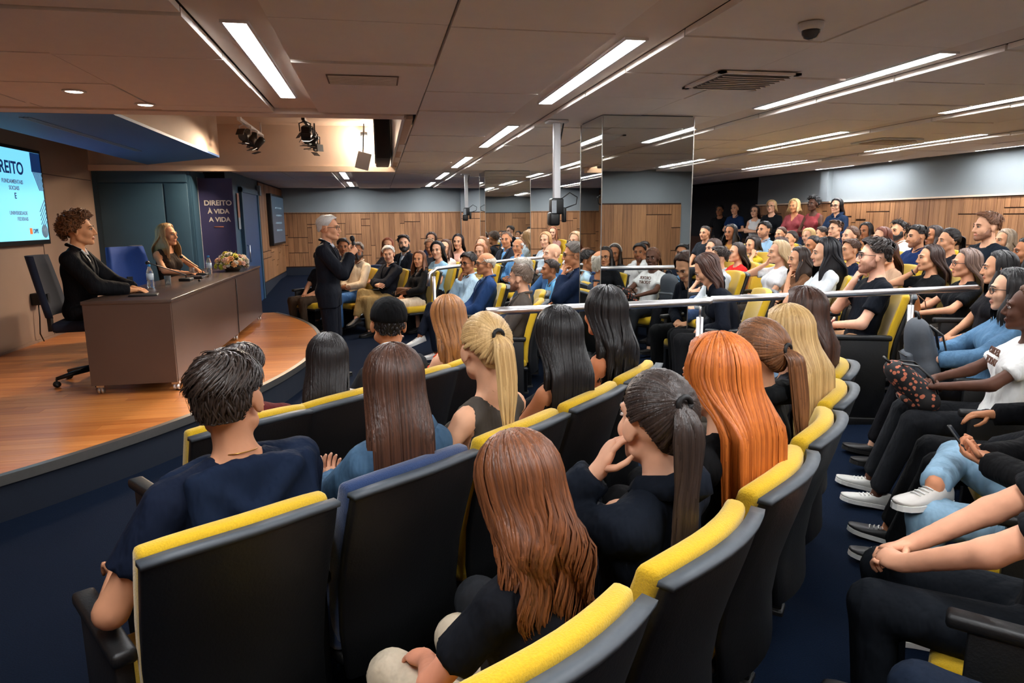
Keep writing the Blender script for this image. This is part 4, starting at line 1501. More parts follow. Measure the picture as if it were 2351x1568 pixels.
def skeleton(sp):
    fem = sp.get('sex', 'm') == 'f'
    sit = sp.get('pose', 'sit') == 'sit'
    J = {}
    hz = 0.53 if sit else 0.93
    H = np.array([0, 0, hz])
    lean = rad(sp.get('lean', -12 if sit else 2))
    slump = rad(sp.get('slump', 0))
    tw = sp.get('twist', 0.0)
    Rt = rotm(rad(tw), -lean)
    up = Rt @ np.array([0, 0, 1.0])
    Rt2 = rotm(rad(tw), -lean - slump)
    up2 = Rt2 @ np.array([0, 0, 1.0])
    mid = H + up * 0.24
    J['H'], J['mid'] = H, mid
    tl = 0.245 if fem else 0.265
    J['neck'] = mid + up2 * tl
    J['Rt'], J['Rt2'] = Rt, Rt2
    sw = (0.148 if fem else 0.172) * sp.get('wide', 1.0)
    J['chest'] = mid + up2 * (tl - 0.15)
    hy = rad(sp.get('hyaw', 0))
    hp = rad(sp.get('hpitch', 0))
    hr = rad(sp.get('hroll', 0))
    J['HR'] = rotm(hy, hp, hr)
    nf = sp.get('neckf', 0.035)
    fwd2 = nrm(np.array([Rt2[0, 1], Rt2[1, 1], 0]))
    J['head'] = J['neck'] + np.array([0, 0, 0.160]) + fwd2 * nf + fwd2 * max(0, -math.sin(hp)) * 0.05
    al, fl = (0.27, 0.235) if fem else (0.29, 0.255)
    J['arm'] = {}
    for s, nm in ((1, 'R'), (-1, 'L')):
        S = J['neck'] + Rt2 @ np.array([s * sw, -0.005, -0.072])
        key = sp.get('arm' + nm, 'lap' if sit else 'down')
        w, hint, hd, pn, curl = ARMS[key]
        base = np.array([H[0], H[1], H[2]])
        off = sp.get('hand' + nm, (0, 0, 0))
        Ry = rotm(rad(tw) * 0.7)
        Wt = base + Ry @ np.array([s * w[0] + off[0], w[1] + off[1], w[2] + off[2]])
        if key in ('chin', 'cheek'):
            hdC = J['head']
            tgt = hdC + J['HR'] @ (np.array([0.015 * s, 0.075, -0.115]) if key == 'chin' else np.array([0.085 * s, 0.03, -0.05]))
            Wt = tgt - nrm(Ry @ np.array([s * hd[0], hd[1], hd[2]])) * 0.085 + np.array([0, 0.015, -0.005])
        mv = lambda v: Ry @ np.array([s * v[0], v[1], v[2]])
        E, Wt = ik(S, Wt, al, fl, mv(hint))
        J['arm'][nm] = (S, E, Wt, nrm(mv(hd)), nrm(mv(pn)), curl, s)
    J['leg'] = {}
    for s, nm in ((1, 'R'), (-1, 'L')):
        hip = H + np.array([s * 0.09, 0.01, -0.015])
        lp = sp.get('leg' + nm, 'sit' if sit else 'stand')
        if lp == 'sit':
            knee, ank, fd = hip + np.array([s * 0.035, 0.44, 0.015]), np.array([s * 0.13, 0.42, 0.085]), (s * 0.12, 1, 0)
        elif lp == 'out':
            knee, ank, fd = hip + np.array([s * 0.05, 0.44, 0.01]), np.array([s * 0.13, 0.60, 0.085]), (s * 0.12, 1, 0.15)
        elif lp == 'wide':
            knee, ank, fd = hip + np.array([s * 0.14, 0.42, 0.02]), np.array([s * 0.20, 0.40, 0.085]), (s * 0.3, 1, 0)
        elif lp == 'over':      # knee over knee
            knee, ank, fd = hip + np.array([-s * 0.07, 0.42, 0.12]), hip + np.array([-s * 0.17, 0.60, -0.22]), (-s * 0.25, 1, -0.25)
        elif lp == 'figure4':   # ankle on the other knee
            knee, ank, fd = hip + np.array([s * 0.24, 0.33, 0.13]), hip + np.array([-s * 0.16, 0.42, 0.13]), (-s * 0.75, 0.65, 0.05)
        elif lp == 'back':
            knee, ank, fd = hip + np.array([s * 0.03, 0.43, 0.015]), np.array([s * 0.11, 0.27, 0.10]), (s * 0.1, 1, -0.2)
        else:
            knee, ank, fd = hip + np.array([s * 0.015, 0.02, -0.42]), np.array([s * 0.11, -0.01, 0.085]), (s * 0.15, 1, 0)
        J['leg'][nm] = (hip, knee, ank, nrm(fd), s)
    return J, fem, sit


def torso(F, J, fem, sp, infl=0.0, k=0.05, bottom=True):
    H, mid, neck, Rt, Rt2, chest = J['H'], J['mid'], J['neck'], J['Rt'], J['Rt2'], J['chest']
    w = sp.get('wide', 1.0)
    fat = sp.get('fat', 1.0)
    if bottom:
        F.ell(H + np.array([0, 0.0, 0.01]), (0.162 * w if fem else 0.150 * w, 0.116 * fat, 0.105), Rt, k, infl=infl)
    F.ell(mid + Rt @ np.array([0, 0.008, -0.07]), ((0.122 if fem else 0.142) * w * fat, 0.100 * fat, 0.13), Rt, k, infl=infl)
    F.ell(chest + Rt2 @ np.array([0, 0.0, -0.02]), ((0.138 if fem else 0.160) * w, 0.105, 0.145), Rt2, k, infl=infl)
    S, S2 = J['arm']['R'][0], J['arm']['L'][0]
    F.cone(S + (S2 - S) * 0.07, S2 + (S - S2) * 0.07, 0.046, 0.046, 0.03, infl=infl)
    F.cone(neck + np.array([0, 0, 0.006]), S + np.array([0, 0, 0.006]), 0.036, 0.032, 0.03, infl=infl)
    F.cone(neck + np.array([0, 0, 0.006]), S2 + np.array([0, 0, 0.006]), 0.036, 0.032, 0.03, infl=infl)
    if fem:
        for s in (-1, 1):
            F.ell(chest + Rt2 @ np.array([s * 0.068, 0.078, -0.035]), (0.058, 0.055, 0.056), Rt2, 0.03, infl=infl)


def make_mesh_obj(name, V, Fq, mats, parent, mi=None, smooth=True):
    me = mesh_np(name, V, Fq, smooth, mi)
    return link(name, me, parent, mats)


def sphere_cuts(mb, c, R, r, seg, ring):
    mb.ball(c, r, seg, ring, Matrix(R.tolist()))


SHOES = {}


def shoe_mesh(kind):
    if kind in SHOES:
        return SHOES[kind]
    mb = MB()
    st = [(-0.075, 0.030, 0.075, 0.0), (-0.06, 0.037, 0.085, 0), (-0.02, 0.037, 0.085, 0), (0.03, 0.038, 0.068, 0), (0.08, 0.045, 0.052, 0),
          (0.125, 0.048, 0.044, 0), (0.16, 0.042, 0.036, 0.002), (0.185, 0.026, 0.028, 0.006), (0.195, 0.010, 0.02, 0.01)]
    if kind == 'pump':
        st = [(y, w * 0.86, h * (0.45 if y < 0.09 else 0.75) + 0.008, z) for y, w, h, z in st]
    seg = 12
    vs, fs = [], []
    for y, w, h, z in st:
        for k in range(seg):
            a = 2 * math.pi * k / seg
            cx, cz = math.cos(a), math.sin(a)
            vs.append((w * math.copysign(abs(cx) ** 0.7, cx), y, z + 0.022 + (h - 0.022) * (cz if cz > 0 else 0) + (0.012 * cz if cz < 0 else 0)))
    for i in range(len(st) - 1):
        for k in range(seg):
            k2 = (k + 1) % seg
            fs.append((i * seg + k, i * seg + k2, (i + 1) * seg + k2, (i + 1) * seg + k))
    fs.append(list(range(seg - 1, -1, -1)))
    fs.append(list(range((len(st) - 1) * seg, len(st) * seg)))
    mb.add(vs, fs, True)
    mb.cur = 1
    poly = [(w * 1.06, y) for y, w, h, z in st] + [(-w * 1.06, y) for y, w, h, z in reversed(st)]
    mb.prism(poly, -0.004, 0.018)
    mb.cur = 1
    if kind == 'sneaker':
        for y in (0.035, 0.055, 0.075, 0.095):
            mb.tube([(-0.022, y, 0.066 - (y - 0.03) * 0.28), (0.0, y + 0.003, 0.071 - (y - 0.03) * 0.28), (0.022, y, 0.066 - (y - 0.03) * 0.28)], 0.0035, 5)
    me = mb.mesh('shoe_' + kind)
    SHOES[kind] = me
    return me


GLASSES = None


def glasses_mesh():
    global GLASSES
    if GLASSES:
        return GLASSES
    mb = MB()
    for s in (-1, 1):
        pts = []
        for k in range(15):
            a = 2 * math.pi * k / 14
            cx, cz = math.cos(a), math.sin(a)
            pts.append((s * 0.033 + 0.024 * math.copysign(abs(cx) ** 0.7, cx), 0.101 - 0.012 * abs(s * 0.033 + 0.024 * cx - 0) / 0.057, 0.002 + 0.018 * math.copysign(abs(cz) ** 0.8, cz)))
        mb.tube(pts, 0.0021, 5, caps=False)
        mb.tube([(s * 0.057, 0.088, 0.010), (s * 0.074, 0.060, 0.010), (s * 0.082, -0.005, 0.006), (s * 0.080, -0.03, -0.008)], 0.0021, 5)
    mb.tube([(-0.011, 0.103, 0.006), (0, 0.106, 0.009), (0.011, 0.103, 0.006)], 0.002, 5)
    GLASSES = mb.mesh('glasses')
    return GLASSES


BEARD = {}


def beard_mesh(kind):
    if kind in BEARD:
        return BEARD[kind]
    h = 0.005
    F = Field(axis(-0.085, 0.085, h), axis(-0.05, 0.125, h), axis(-0.15, 0.01, h))
    R = np.eye(3)
    inf = 0.009 if kind == 'full' else 0.0015
    F.ell((0, 0.034, -0.030), (0.056, 0.058, 0.082), R, 0.02, infl=inf)
    for s in (-1, 1):
        F.cone((s * 0.046, 0.004, -0.062), (s * 0.012, 0.070, -0.096), 0.022, 0.020, 0.02, infl=inf)
        F.cone((s * 0.066, -0.002, -0.012), (s * 0.052, 0.02, -0.06), 0.010, 0.016, 0.02)
    for s in (-1, 1):   # cheeks stay bare
        F.ell((s * 0.045, 0.085, -0.012), (0.036, 0.055, 0.042), R, 0.012, sub=True)
    F.ell((0, 0.11, 0.0), (0.022, 0.05, 0.047), R, 0.008, sub=True)
    F.ell((0, 0.12, -0.066), (0.024, 0.03, 0.0085), R, 0.004, sub=True)
    F.cut((0, 0, -0.005), (0, 0, 1))
    F.cut((0, -0.012, 0), (0, -1, 0))
    V, Q = F.mesh()
    me = mesh_np('beard', V, Q, True)
    at = me.attributes.new('lock', 'FLOAT', 'POINT')
    at.data.foreach_set('value', np.random.RandomState(3).rand(len(V)).astype(np.float32) * 0.6)
    BEARD[kind] = me
    return me


# ---- hair -------------------------------------------------------------
def scalp(phi, th, off):
    """phi from the front (+Y) round to the right, th from the crown; degrees; arrays"""
    p, t = np.radians(phi), np.radians(np.minimum(th, 90))
    over = np.clip((th - 90) / 90.0, 0, 1)
    rho = np.where(th <= 90, np.sin(t), 1 - 0.45 * over ** 1.5)
    x = (0.075 + off) * rho * np.sin(p)
    y = (0.095 + off) * rho * np.cos(p) - 0.012
    z = 0.030 + np.where(th <= 90, (0.087 + off) * np.cos(t), -0.155 * over)
    return np.stack([x, y, z], -1)


def hairline(phi):
    a = np.abs(((np.asarray(phi, float) + 180) % 360) - 180)
    return np.interp(a, [0, 30, 50, 62, 78, 88, 100, 125, 150, 180], [45, 46, 54, 70, 90, 106, 98, 112, 134, 140])


def locks(paths, w, h, rnd):
    n, m, _ = paths.shape
    tan = np.gradient(paths, axis=1)
    tan /= np.linalg.norm(tan, axis=2, keepdims=True) + 1e-9
    cen = np.array([0, -0.015, 0.0])
    out = paths - cen
    out[:, :, 2] *= 0.3
    out /= np.linalg.norm(out, axis=2, keepdims=True) + 1e-9
    side = np.cross(tan, out)
    side /= np.linalg.norm(side, axis=2, keepdims=True) + 1e-9
    nn = np.cross(side, tan)
    W, Hh = w[:, :, None], h[:, :, None]
    V = np.stack([paths + side * W - nn * Hh * 0.5, paths + nn * Hh, paths - side * W - nn * Hh * 0.5], 2)
    base = (np.arange(n)[:, None] * m + np.arange(m - 1)[None, :]) * 3
    Q = []
    for k in range(2):
        Q.append(np.stack([base + k, base + 3 + k, base + 4 + k, base + k + 1], -1).reshape(-1, 4))
    return V.reshape(-1, 3), np.concatenate(Q), np.repeat(rnd, m * 3)


def sheet(P, closed=True):
    a, b, _ = P.shape
    idx = np.arange(a * b).reshape(a, b)
    nx = np.roll(idx, -1, 0) if closed else idx[1:]
    i0 = idx if closed else idx[:-1]
    Q = np.stack([i0[:, :-1], i0[:, 1:], nx[:, 1:], nx[:, :-1]], -1).reshape(-1, 4)
    return P.reshape(-1, 3), Q


def smooth01(t):
    t = np.clip(t, 0, 1)
    return t * t * (3 - 2 * t)


HAIR = {}
NL = {0: 680, 1: 220, 2: 100}


def hair_mesh(style, lvl, seed=0, L=0.30, wave=0.0, front=True, thick=0.012, tie=(0, -0.112, 0.045), sweep=0.0, bow=0):
    key = (style, lvl, seed, L, wave, front, thick, tie, sweep, bow)
    RB = rotm(0, rad(bow)).T
    if key in HAIR:
        return HAIR[key]
    rs = np.random.RandomState(seed * 7 + len(style))
    Vs, Qs, As = [], [], []
    off = [0]

    def add(V, Q, A):
        Vs.append(V)
        Qs.append(Q + off[0])
        As.append(A)
        off[0] += len(V)
    n = NL[lvl]
    phis = np.linspace(-180, 180, 40 if lvl == 0 else 28, endpoint=False)
    # the cap that closes the scalp
    if style != 'none':
        nt_ = 12
        hl = hairline(phis)
        t0 = np.zeros_like(phis)
        tk = thick
        if style == 'bald':
            a = np.abs(phis)
            t0 = np.interp(a, [0, 40, 60, 90, 180], [100, 100, 78, 70, 62])
            hl = np.interp(a, [0, 40, 60, 88, 100, 125, 150, 180], [100.5, 100.5, 84, 104, 98, 110, 132, 138])
            tk = 0.006
        if style == 'thin':
            hl = np.where(np.abs(phis) < 55, 34, hl)
            tk = 0.005
        if style == 'buzz':
            tk = 0.005
        if style in ('short', 'side', 'quiff', 'thin', 'buzz'):
            a_ = np.abs(phis)
            hl = np.where((a_ > 80) & (a_ < 112), np.minimum(hl, 88), np.minimum(hl, 124))
        if style in ('short', 'side', 'quiff', 'curly', 'thin'):
            hl = hl + rs.uniform(-4, 3, len(phis))
        tt = np.linspace(0, 1, nt_)
        th = t0[:, None] + (hl - t0)[:, None] * tt[None, :]
        prof = tk * np.where(tt < 0.75, 1, 1 - (tt - 0.75) / 0.25 * 1.35)[None, :]
        if style in ('short', 'side', 'quiff'):
            side_fade = np.interp(np.abs(phis), [0, 45, 75, 130, 180], [1.5, 1.4, 0.45, 0.40, 0.55])[:, None]
            prof = prof * np.where(th > 45, side_fade, 1.3) * 0.75
        if style in ('short', 'side', 'quiff', 'curly'):
            prof = prof + rs.uniform(-0.0025, 0.0035, prof.shape) * (tt < 0.95)
        P = scalp(np.repeat(phis[:, None], nt_, 1), th, prof)
        V, Q = sheet(P)
        add(V, Q, np.full(len(V), 0.25))
    if style in ('short', 'side', 'quiff', 'thin', 'bald', 'buzz'):
        m = 5
        n = n * (3 if lvl == 0 else 2)
        ph = rs.uniform(-180, 180, n)
        hl = hairline(ph)
        th0 = hl * np.sqrt(rs.uniform(0.0, 0.95, n))
        if style == 'bald':
            ph = np.sign(rs.uniform(-1, 1, n)) * rs.uniform(62, 180, n)
            th0 = rs.uniform(72, 100, n)
        if style == 'thin':
            ph = np.where(np.abs(ph) < 55, ph * 2.5, ph)
        t = np.linspace(0, 1, m)
        ln = np.where(th0 < 55, 34, 20) * (0.6 if style in ('bald', 'buzz', 'thin') else 1.0)
        if style in ('short', 'side', 'quiff'):
            # combed forward and to one side on top, down at the sides
            ph2 = ph + np.where(th0 < 60, 20 + 40 * rs.rand(n), rs.uniform(-14, 14, n))
        else:
            ph2 = ph + rs.uniform(-10, 10, n)
        PH = ph[:, None] + (ph2 - ph)[:, None] * t
        TH = np.minimum(th0[:, None] + ln[:, None] * t, np.minimum(hairline(PH) + 4, 126))
        ear = (np.abs(((PH + 180) % 360) - 180) > 78) & (np.abs(((PH + 180) % 360) - 180) < 114)
        TH = np.where(ear, np.minimum(TH, 90), TH)
        lift = thick * (1.2 if style == 'quiff' else 0.85) * np.where(th0 < 55, 1.35, np.where(th0 < 72, 0.8, 0.42))
        if style in ('bald', 'buzz', 'thin'):
            lift = np.full(n, 0.006)
        OF = lift[:, None] * (0.55 + 0.65 * np.sin(t * 2.4)) + rs.uniform(-0.002, 0.004, n)[:, None] + (rs.rand(n) ** 3)[:, None] * 0.010 * t * (style in ('short', 'side', 'quiff'))
        if style == 'quiff':
            fr = (np.abs(ph) < 60) & (th0 > 15)
            OF = OF + np.where(fr, 0.018, 0)[:, None] * t
            TH = np.where(fr[:, None], np.minimum(TH, 48), TH)
        P = scalp(PH, TH, OF)
        w = np.repeat((0.0024 if lvl == 0 else 0.0042 if lvl == 1 else 0.0075) * (0.6 + 0.7 * rs.rand(n))[:, None], m, 1) * np.array([0.7, 1, 1, 0.8, 0.15])
        add(*locks(P, w, w * 0.45, rs.rand(n)))
    elif style == 'curly':
        m = 9
        k = int(n * 1.3)
        ph = rs.uniform(-180, 180, k)
        th0 = hairline(ph) * np.sqrt(rs.uniform(0.0, 1.0, k))
        c0 = scalp(ph, th0, np.full(k, 0.006))
        c1 = scalp(ph + rs.uniform(-8, 8, k), th0 + rs.uniform(-2, 14, k), thick * 2.4 * (0.7 + 0.6 * rs.rand(k)))
        t = np.linspace(0, 1, m)
        P = c0[:, None, :] + (c1 - c0)[:, None, :] * t[None, :, None]
        a = rs.uniform(0, 6.28, k)[:, None] + t * 7.5
        u = nrm_rows(np.cross(c1 - c0, rs.randn(k, 3)))
        v = nrm_rows(np.cross(c1 - c0, u))
        r = 0.010 * (0.5 + t)[None, :, None]
        P = P + (u[:, None, :] * np.cos(a)[:, :, None] + v[:, None, :] * np.sin(a)[:, :, None]) * r
        w = np.full((k, m), 0.0045) * np.array([1, 1, 1, 1, 1, 1, 0.9, 0.8, 0.4])
        add(*locks(P, w, w * 0.8, rs.rand(k)))
    elif style in ('long', 'bob', 'half'):
        m1, m2 = 6, (11 if L > 0.15 else 7)

        def strand(ph0, th0, ofs, Lf, jit, amp):
            k = len(ph0)
            t = np.linspace(0, 1, m1)
            TH = th0[:, None] + (94 - th0)[:, None] * t
            sg = np.where(ph0 >= 0, 1, -1)
            a = np.abs(ph0)
            edge = 74 + jit * 4
            a2 = np.where(a < 74, a + (edge - a) * 1.0, a)
            A = a[:, None] + (a2 - a)[:, None] * smooth01((TH - 18) / 46)
            P1 = scalp(sg[:, None] * A, TH, np.repeat(ofs[:, None], m1, 1))
            e = P1[:, -1]
            d = np.linspace(0, 1, m2 + 1)[1:]
            D = d[None, :] * (L * Lf)[:, None]
            fr = (a2 < 100)
            if front:
                ty = np.where(fr, 0.055 + 0.03 * jit, -0.135)
                tx = np.where(fr, sg * (0.085 + 0.02 * jit), e[:, 0] * 0.95)
            else:
                ty = np.where(fr, -0.10, -0.145)
                tx = np.where(fr, sg * (0.082 + 0.02 * jit), e[:, 0] * 0.95)
            ty = ty - 0.02 * ofs / 0.02
            s = smooth01(D / 0.17)
            X = e[:, 0:1] + (tx - e[:, 0])[:, None] * s
            Y = e[:, 1:2] + (ty - e[:, 1])[:, None] * s
            # round curtain behind: the middle hangs further back than the sides
            Z = e[:, 2:3] - D
            ph_ = (ph0 * 0.06 + rs.rand(k) * 1.3)[:, None]
            fq = 2 * math.pi * D / 0.15
            X = X + amp * np.sin(fq + ph_) * s
            Y = Y + amp * 0.7 * np.cos(fq * 0.9 + ph_) * s
            P2 = np.stack([X, Y, Z], -1)
            if bow:
                P2 = e[:, None, :] + (P2 - e[:, None, :]) @ RB.T
            return np.concatenate([P1, P2], 1)
        # inner curtain
        a0 = np.linspace(-180, 180, 44, endpoint=False)
        P = strand(a0, np.full(44, 4.0), np.full(44, thick * 0.75), np.full(44, 0.80), np.zeros(44), wave * 0.3)
        V, Q = sheet(P)
        # leave the face open: drop faces that cross the front
        cx = V[Q].mean(1)
        keep = ~((np.abs(cx[:, 0]) < 0.066) & (cx[:, 1] > 0.0) & (cx[:, 2] < 0.076))
        add(V, Q[keep], np.full(len(V), 0.22))
        ph0 = rs.uniform(-180, 180, n)
        P = strand(ph0, rs.uniform(2, 30, n), thick * (0.7 + 0.9 * rs.rand(n)), 0.70 + 0.34 * rs.rand(n) ** 0.7, rs.uniform(-1, 1, n), wave * (0.6 + 0.8 * rs.rand(n))[:, None])
        mt = m1 + m2
        prof = np.interp(np.linspace(0, 1, mt), [0, 0.15, 0.8, 1], [0.4, 1, 0.9, 0.12])
        w = (0.0046 if lvl == 0 else 0.0084 if lvl == 1 else 0.012) * (0.6 + 0.8 * rs.rand(n))[:, None] * prof
        add(*locks(P, w, w * 0.5, rs.rand(n)))
    elif style in ('pony', 'bun', 'back', 'braids'):
        T = np.array(tie, float)
        ph = rs.uniform(-180, 180, n)
        hp_ = scalp(ph, hairline(ph) * (0.55 + 0.45 * rs.rand(n)), np.full(n, 0.004))
        m = 9
        t = np.linspace(0, 1, m)
        cen = np.array([0, -0.012, 0.025])
        a = hp_ - cen
        b = T - cen
        P = a[:, None, :] * (1 - t)[None, :, None] + b[None, None, :] * t[None, :, None]
        ra, rb = np.linalg.norm(a, axis=1)[:, None], np.linalg.norm(b)
        ln = np.linalg.norm(P, axis=2)
        el = np.sqrt((P[:, :, 0] / 0.075) ** 2 + (P[:, :, 1] / 0.095) ** 2 + (P[:, :, 2] / np.where(P[:, :, 2] > 0, 0.092, 0.125)) ** 2) + 1e-6
        lift = thick * (0.9 + 0.25 * rs.rand(n))[:, None] * np.sin(np.pi * np.clip(t * 1.05, 0, 1)) ** 0.5 + 0.003
        P = P / el[:, :, None]
        P = P * (1 + lift / np.maximum(np.linalg.norm(P, axis=2), 0.02))[:, :, None] + cen
        P[:, -1] = P[:, -1] * 0.3 + T * 0.7
        w = (0.0050 if lvl == 0 else 0.008 if lvl == 1 else 0.012) * (0.6 + 0.7 * rs.rand(n))[:, None] * np.interp(t, [0, 0.1, 0.85, 1], [0.3, 1, 1, 0.5])
        add(*locks(P, w, w * 0.5, rs.rand(n)))
        if style in ('pony', 'braids'):
            k = n // 2 if style == 'pony' else max(24, n // 6)
            m = 14
            t = np.linspace(0, 1, m)
            ra = rs.rand(k) ** 0.5
            an = rs.uniform(0, 6.28, k)
            sp = 0.012 + 0.020 * smooth01(t * 3) - 0.012 * smooth01((t - 0.65) * 3)
            if style == 'braids':
                sp = sp * 2.6
            Lk = L * (0.75 + 0.3 * rs.rand(k))[:, None]
            cy = T[1] - 0.035 * smooth01(t * 4) - 0.015 * t
            cz = T[2] + 0.02 * np.sin(np.clip(t * 6, 0, np.pi)) 
            X = T[0] + (ra * np.cos(an))[:, None] * sp + sweep * smooth01(t * 1.5)[None, :] + wave * np.sin(t * 9 + an[:, None])
            Y = cy[None, :] + (ra * np.sin(an))[:, None] * sp * 0.7
            Z = cz[None, :] - Lk * t ** 1.15
            w = (0.006 if lvl == 0 else 0.009) * (0.6 + 0.7 * rs.rand(k))[:, None] * np.interp(t, [0, 0.1, 0.8, 1], [0.6, 1, 0.9, 0.15])
            if style == 'braids':
                w = np.full((k, m), 0.006) * np.interp(t, [0, 0.9, 1], [1, 0.9, 0.3])
            add(*locks(np.stack([X, Y, Z], -1), w, w * 0.6, rs.rand(k)))
        if style == 'bun':
            k = n // 3
            m = 10
            t = np.linspace(0, 1, m)
            an = rs.uniform(0, 6.28, k)[:, None] + t * 3.2
            v0 = rs.uniform(-1, 1, k)[:, None]
            rr = 0.030 * np.sqrt(1 - v0 ** 2 * 0.8)
            P = np.stack([T[0] + rr * np.cos(an), T[1] - 0.018 + 0.022 * v0 + 0 * an, T[2] + rr * np.sin(an)], -1)
            w = np.full((k, m), 0.007)
            add(*locks(P, w, w * 0.7, rs.rand(k)))
    V = np.concatenate(Vs)
    Q = np.concatenate(Qs)
    A = np.concatenate(As).astype(np.float32)
    me = mesh_np('hair_' + style, V, Q, True)
    at = me.attributes.new('lock', 'FLOAT', 'POINT')
    if len(at.data) == len(A):
        at.data.foreach_set('value', A)
    HAIR[key] = me
    return me


def nrm_rows(a):
    return a / (np.linalg.norm(a, axis=1, keepdims=True) + 1e-9)


EYE_W = mat('eye_white', (196, 186, 178), rough=0.3, var=0)
EYE_D = mat('eye_iris', (38, 26, 18), rough=0.2, var=0)
FRAME = mat('glasses_frame', (18, 17, 18), rough=0.3, var=0)
SOLE_W = mat('shoe_sole_white', (225, 225, 222), rough=0.6, var=0.05)
SOLE_D = mat('shoe_sole_dark', (25, 24, 23), rough=0.7, var=0.05)


def lip_mat(c):
    return mat('lip_%d_%d_%d' % c, (int(c[0] * 0.88), int(c[1] * 0.74), int(c[2] * 0.74)), rough=0.4, var=0.05)


def person(sp):
    """sp: description of one person; returns the top object"""
    J, fem, sit = skeleton(sp)
    lvl = sp.get('lvl', 1)
    hb, hh, hc = LEVEL[lvl]
    root = empty('person', sp['pos'], sp['yaw'])
    s = sp.get('scale', 1.0)
    root.scale = (s, s, s)
    C, HR = J['head'], J['HR']
    skin = skin_mat(sp['skin'])
    pts = [C + 0.17, C - 0.17, J['H'] + np.array([0.2, 0.15, 0.1]), J['H'] - np.array([0.2, 0.15, 0.15])]
    for a in J['arm'].values():
        pts += [a[0], a[1], a[2], a[2] + a[3] * 0.1]
    for l in J['leg'].values():
        pts += [l[0], l[1], l[2], l[2] + l[3] * 0.15, l[2] - np.array([0, 0, 0.06])]
    lo, hi = np.min(pts, 0) - 0.09, np.max(pts, 0) + 0.09
    # ---------------- body
    F = Field(axis(lo[0], hi[0], hb, C[0] - 0.10, C[0] + 0.10, hh), axis(lo[1], hi[1], hb, C[1] - 0.125, C[1] + 0.13, hh),
              axis(lo[2], hi[2], hb, C[2] - 0.145, C[2] + 0.13, hh))
    torso(F, J, fem, sp)
    fat = sp.get('fat', 1.0)
    am = (0.88 if fem else 1.0) * (0.6 + 0.4 * fat)
    F.cone(J['neck'] + np.array([0, 0.0, -0.02]), C + HR @ np.array([0, -0.018, -0.05]), 0.050 * am + 0.004, 0.047 * am + 0.003, 0.03)
    for S, E, W, hd, pn, curl, sd in J['arm'].values():
        F.cone(S, E, 0.045 * am, 0.039 * am, 0.02)
        F.cone(E, W, 0.040 * am, 0.027 * am, 0.02)
        acr = nrm(np.cross(hd, pn))
        Rh = np.stack([acr, hd, np.cross(acr, hd)], 1)
        F.ell(W + hd * 0.042, (0.040, 0.052, 0.017), Rh, 0.02)
    lm = 0.95 if fem else 1.0
    for hip, kn, an, fd, sd in J['leg'].values():
        F.cone(hip, kn, 0.086 * lm * (0.7 + 0.3 * fat), 0.060 * lm, 0.04)
        F.cone(kn, an, 0.058 * lm, 0.036 * lm, 0.03)
        F.cone(an + fd * -0.015 + np.array([0, 0, -0.035]), an + fd * 0.11 + np.array([0, 0, -0.056]), 0.026, 0.016, 0.02)
    head_prims(F, C, HR, fem, lvl)
    V, Q = F.mesh()
    # lips
    ctr = (V[Q].mean(1) - C) @ HR
    lipm = (np.abs(ctr[:, 0]) < 0.023) & (ctr[:, 1] > 0.085) & (ctr[:, 2] > -0.078) & (ctr[:, 2] < -0.056)
    mi = np.where(lipm, 4, 0).astype(np.int32)
    body_mask = np.linalg.norm((V - C) @ HR - np.array([0, 0.0, -0.01]), axis=1) > 0.155
    mb = MB()
    seg = 6 if lvl < 2 else 5
    for S, E, W, hd, pn, curl, sd in J['arm'].values():
        fingers(mb, W, hd, pn, curl, sd, 0.92 if fem else 1.0, seg)
    HM = Matrix(HR.tolist())
    bt = 1.1 if lvl == 0 else (1.25 if fem else 1.5)
    for sgn in (-1, 1):
        def hw(p):
            return C + HR @ (np.array([p[0] * sgn, p[1], p[2]]) * HS)
        mb.cur = 1
        mb.ball(hw((0.031, 0.0835, 0.004)), (0.0155, 0.0085, 0.0068), 8, 6, HM)
        mb.cur = 2
        mb.ball(hw((0.030, 0.0905, 0.004)), (0.0068, 0.0030, 0.0066), 8, 5, HM)
        mb.cur = 3
        mb.tube([tuple(hw(p)) for p in ((0.0165, 0.0905, 0.008), (0.026, 0.0945, 0.0125), (0.037, 0.0915, 0.0115), (0.0465, 0.082, 0.006))], [0.0012 * bt, 0.0024 * bt, 0.0024 * bt, 0.0010 * bt], 4)
        mb.tube([tuple(hw(p)) for p in ((0.013, 0.0965, 0.024), (0.028, 0.0955, 0.0295), (0.041, 0.087, 0.0285), (0.051, 0.075, 0.022))], [0.0022 * bt, 0.0036 * bt, 0.0032 * bt, 0.0012 * bt], 5)
    hcol = sp.get('hair', {}).get('color', (30, 22, 18))
    hl_ = sp.get('hair', {}).get('light')
    hm = hair_mat(hcol, hl_)
    bare = np.zeros(len(V), bool)
    for S, E, W, *_ in J['arm'].values():
        ab = W + nrm(W - E) * 0.1 - E
        t_ = np.clip(((V - E) @ ab) / (ab @ ab), -0.3, 1)
        bare |= np.linalg.norm(V - E - t_[:, None] * ab, axis=1) < 0.065
    NV, q4, t3, qi, ti = cluster(V, Q, mi, body_mask, np.where(bare, hb * 1.05, hb * 1.7))
    link('body', mesh_mixed('body', *join_mb(NV, q4, t3, qi, ti, mb)), root,
         [skin, EYE_W, EYE_D, hm if sum(hcol) < 400 else mat('brow_fair', (150, 120, 90), var=0), lip_mat(sp['skin'])])

    # ---------------- clothes
    def field(tags_lo, tags_hi, h=None):
        h = h or hc
        return Field(axis(tags_lo[0], tags_hi[0], h), axis(tags_lo[1], tags_hi[1], h), axis(tags_lo[2], tags_hi[2], h))

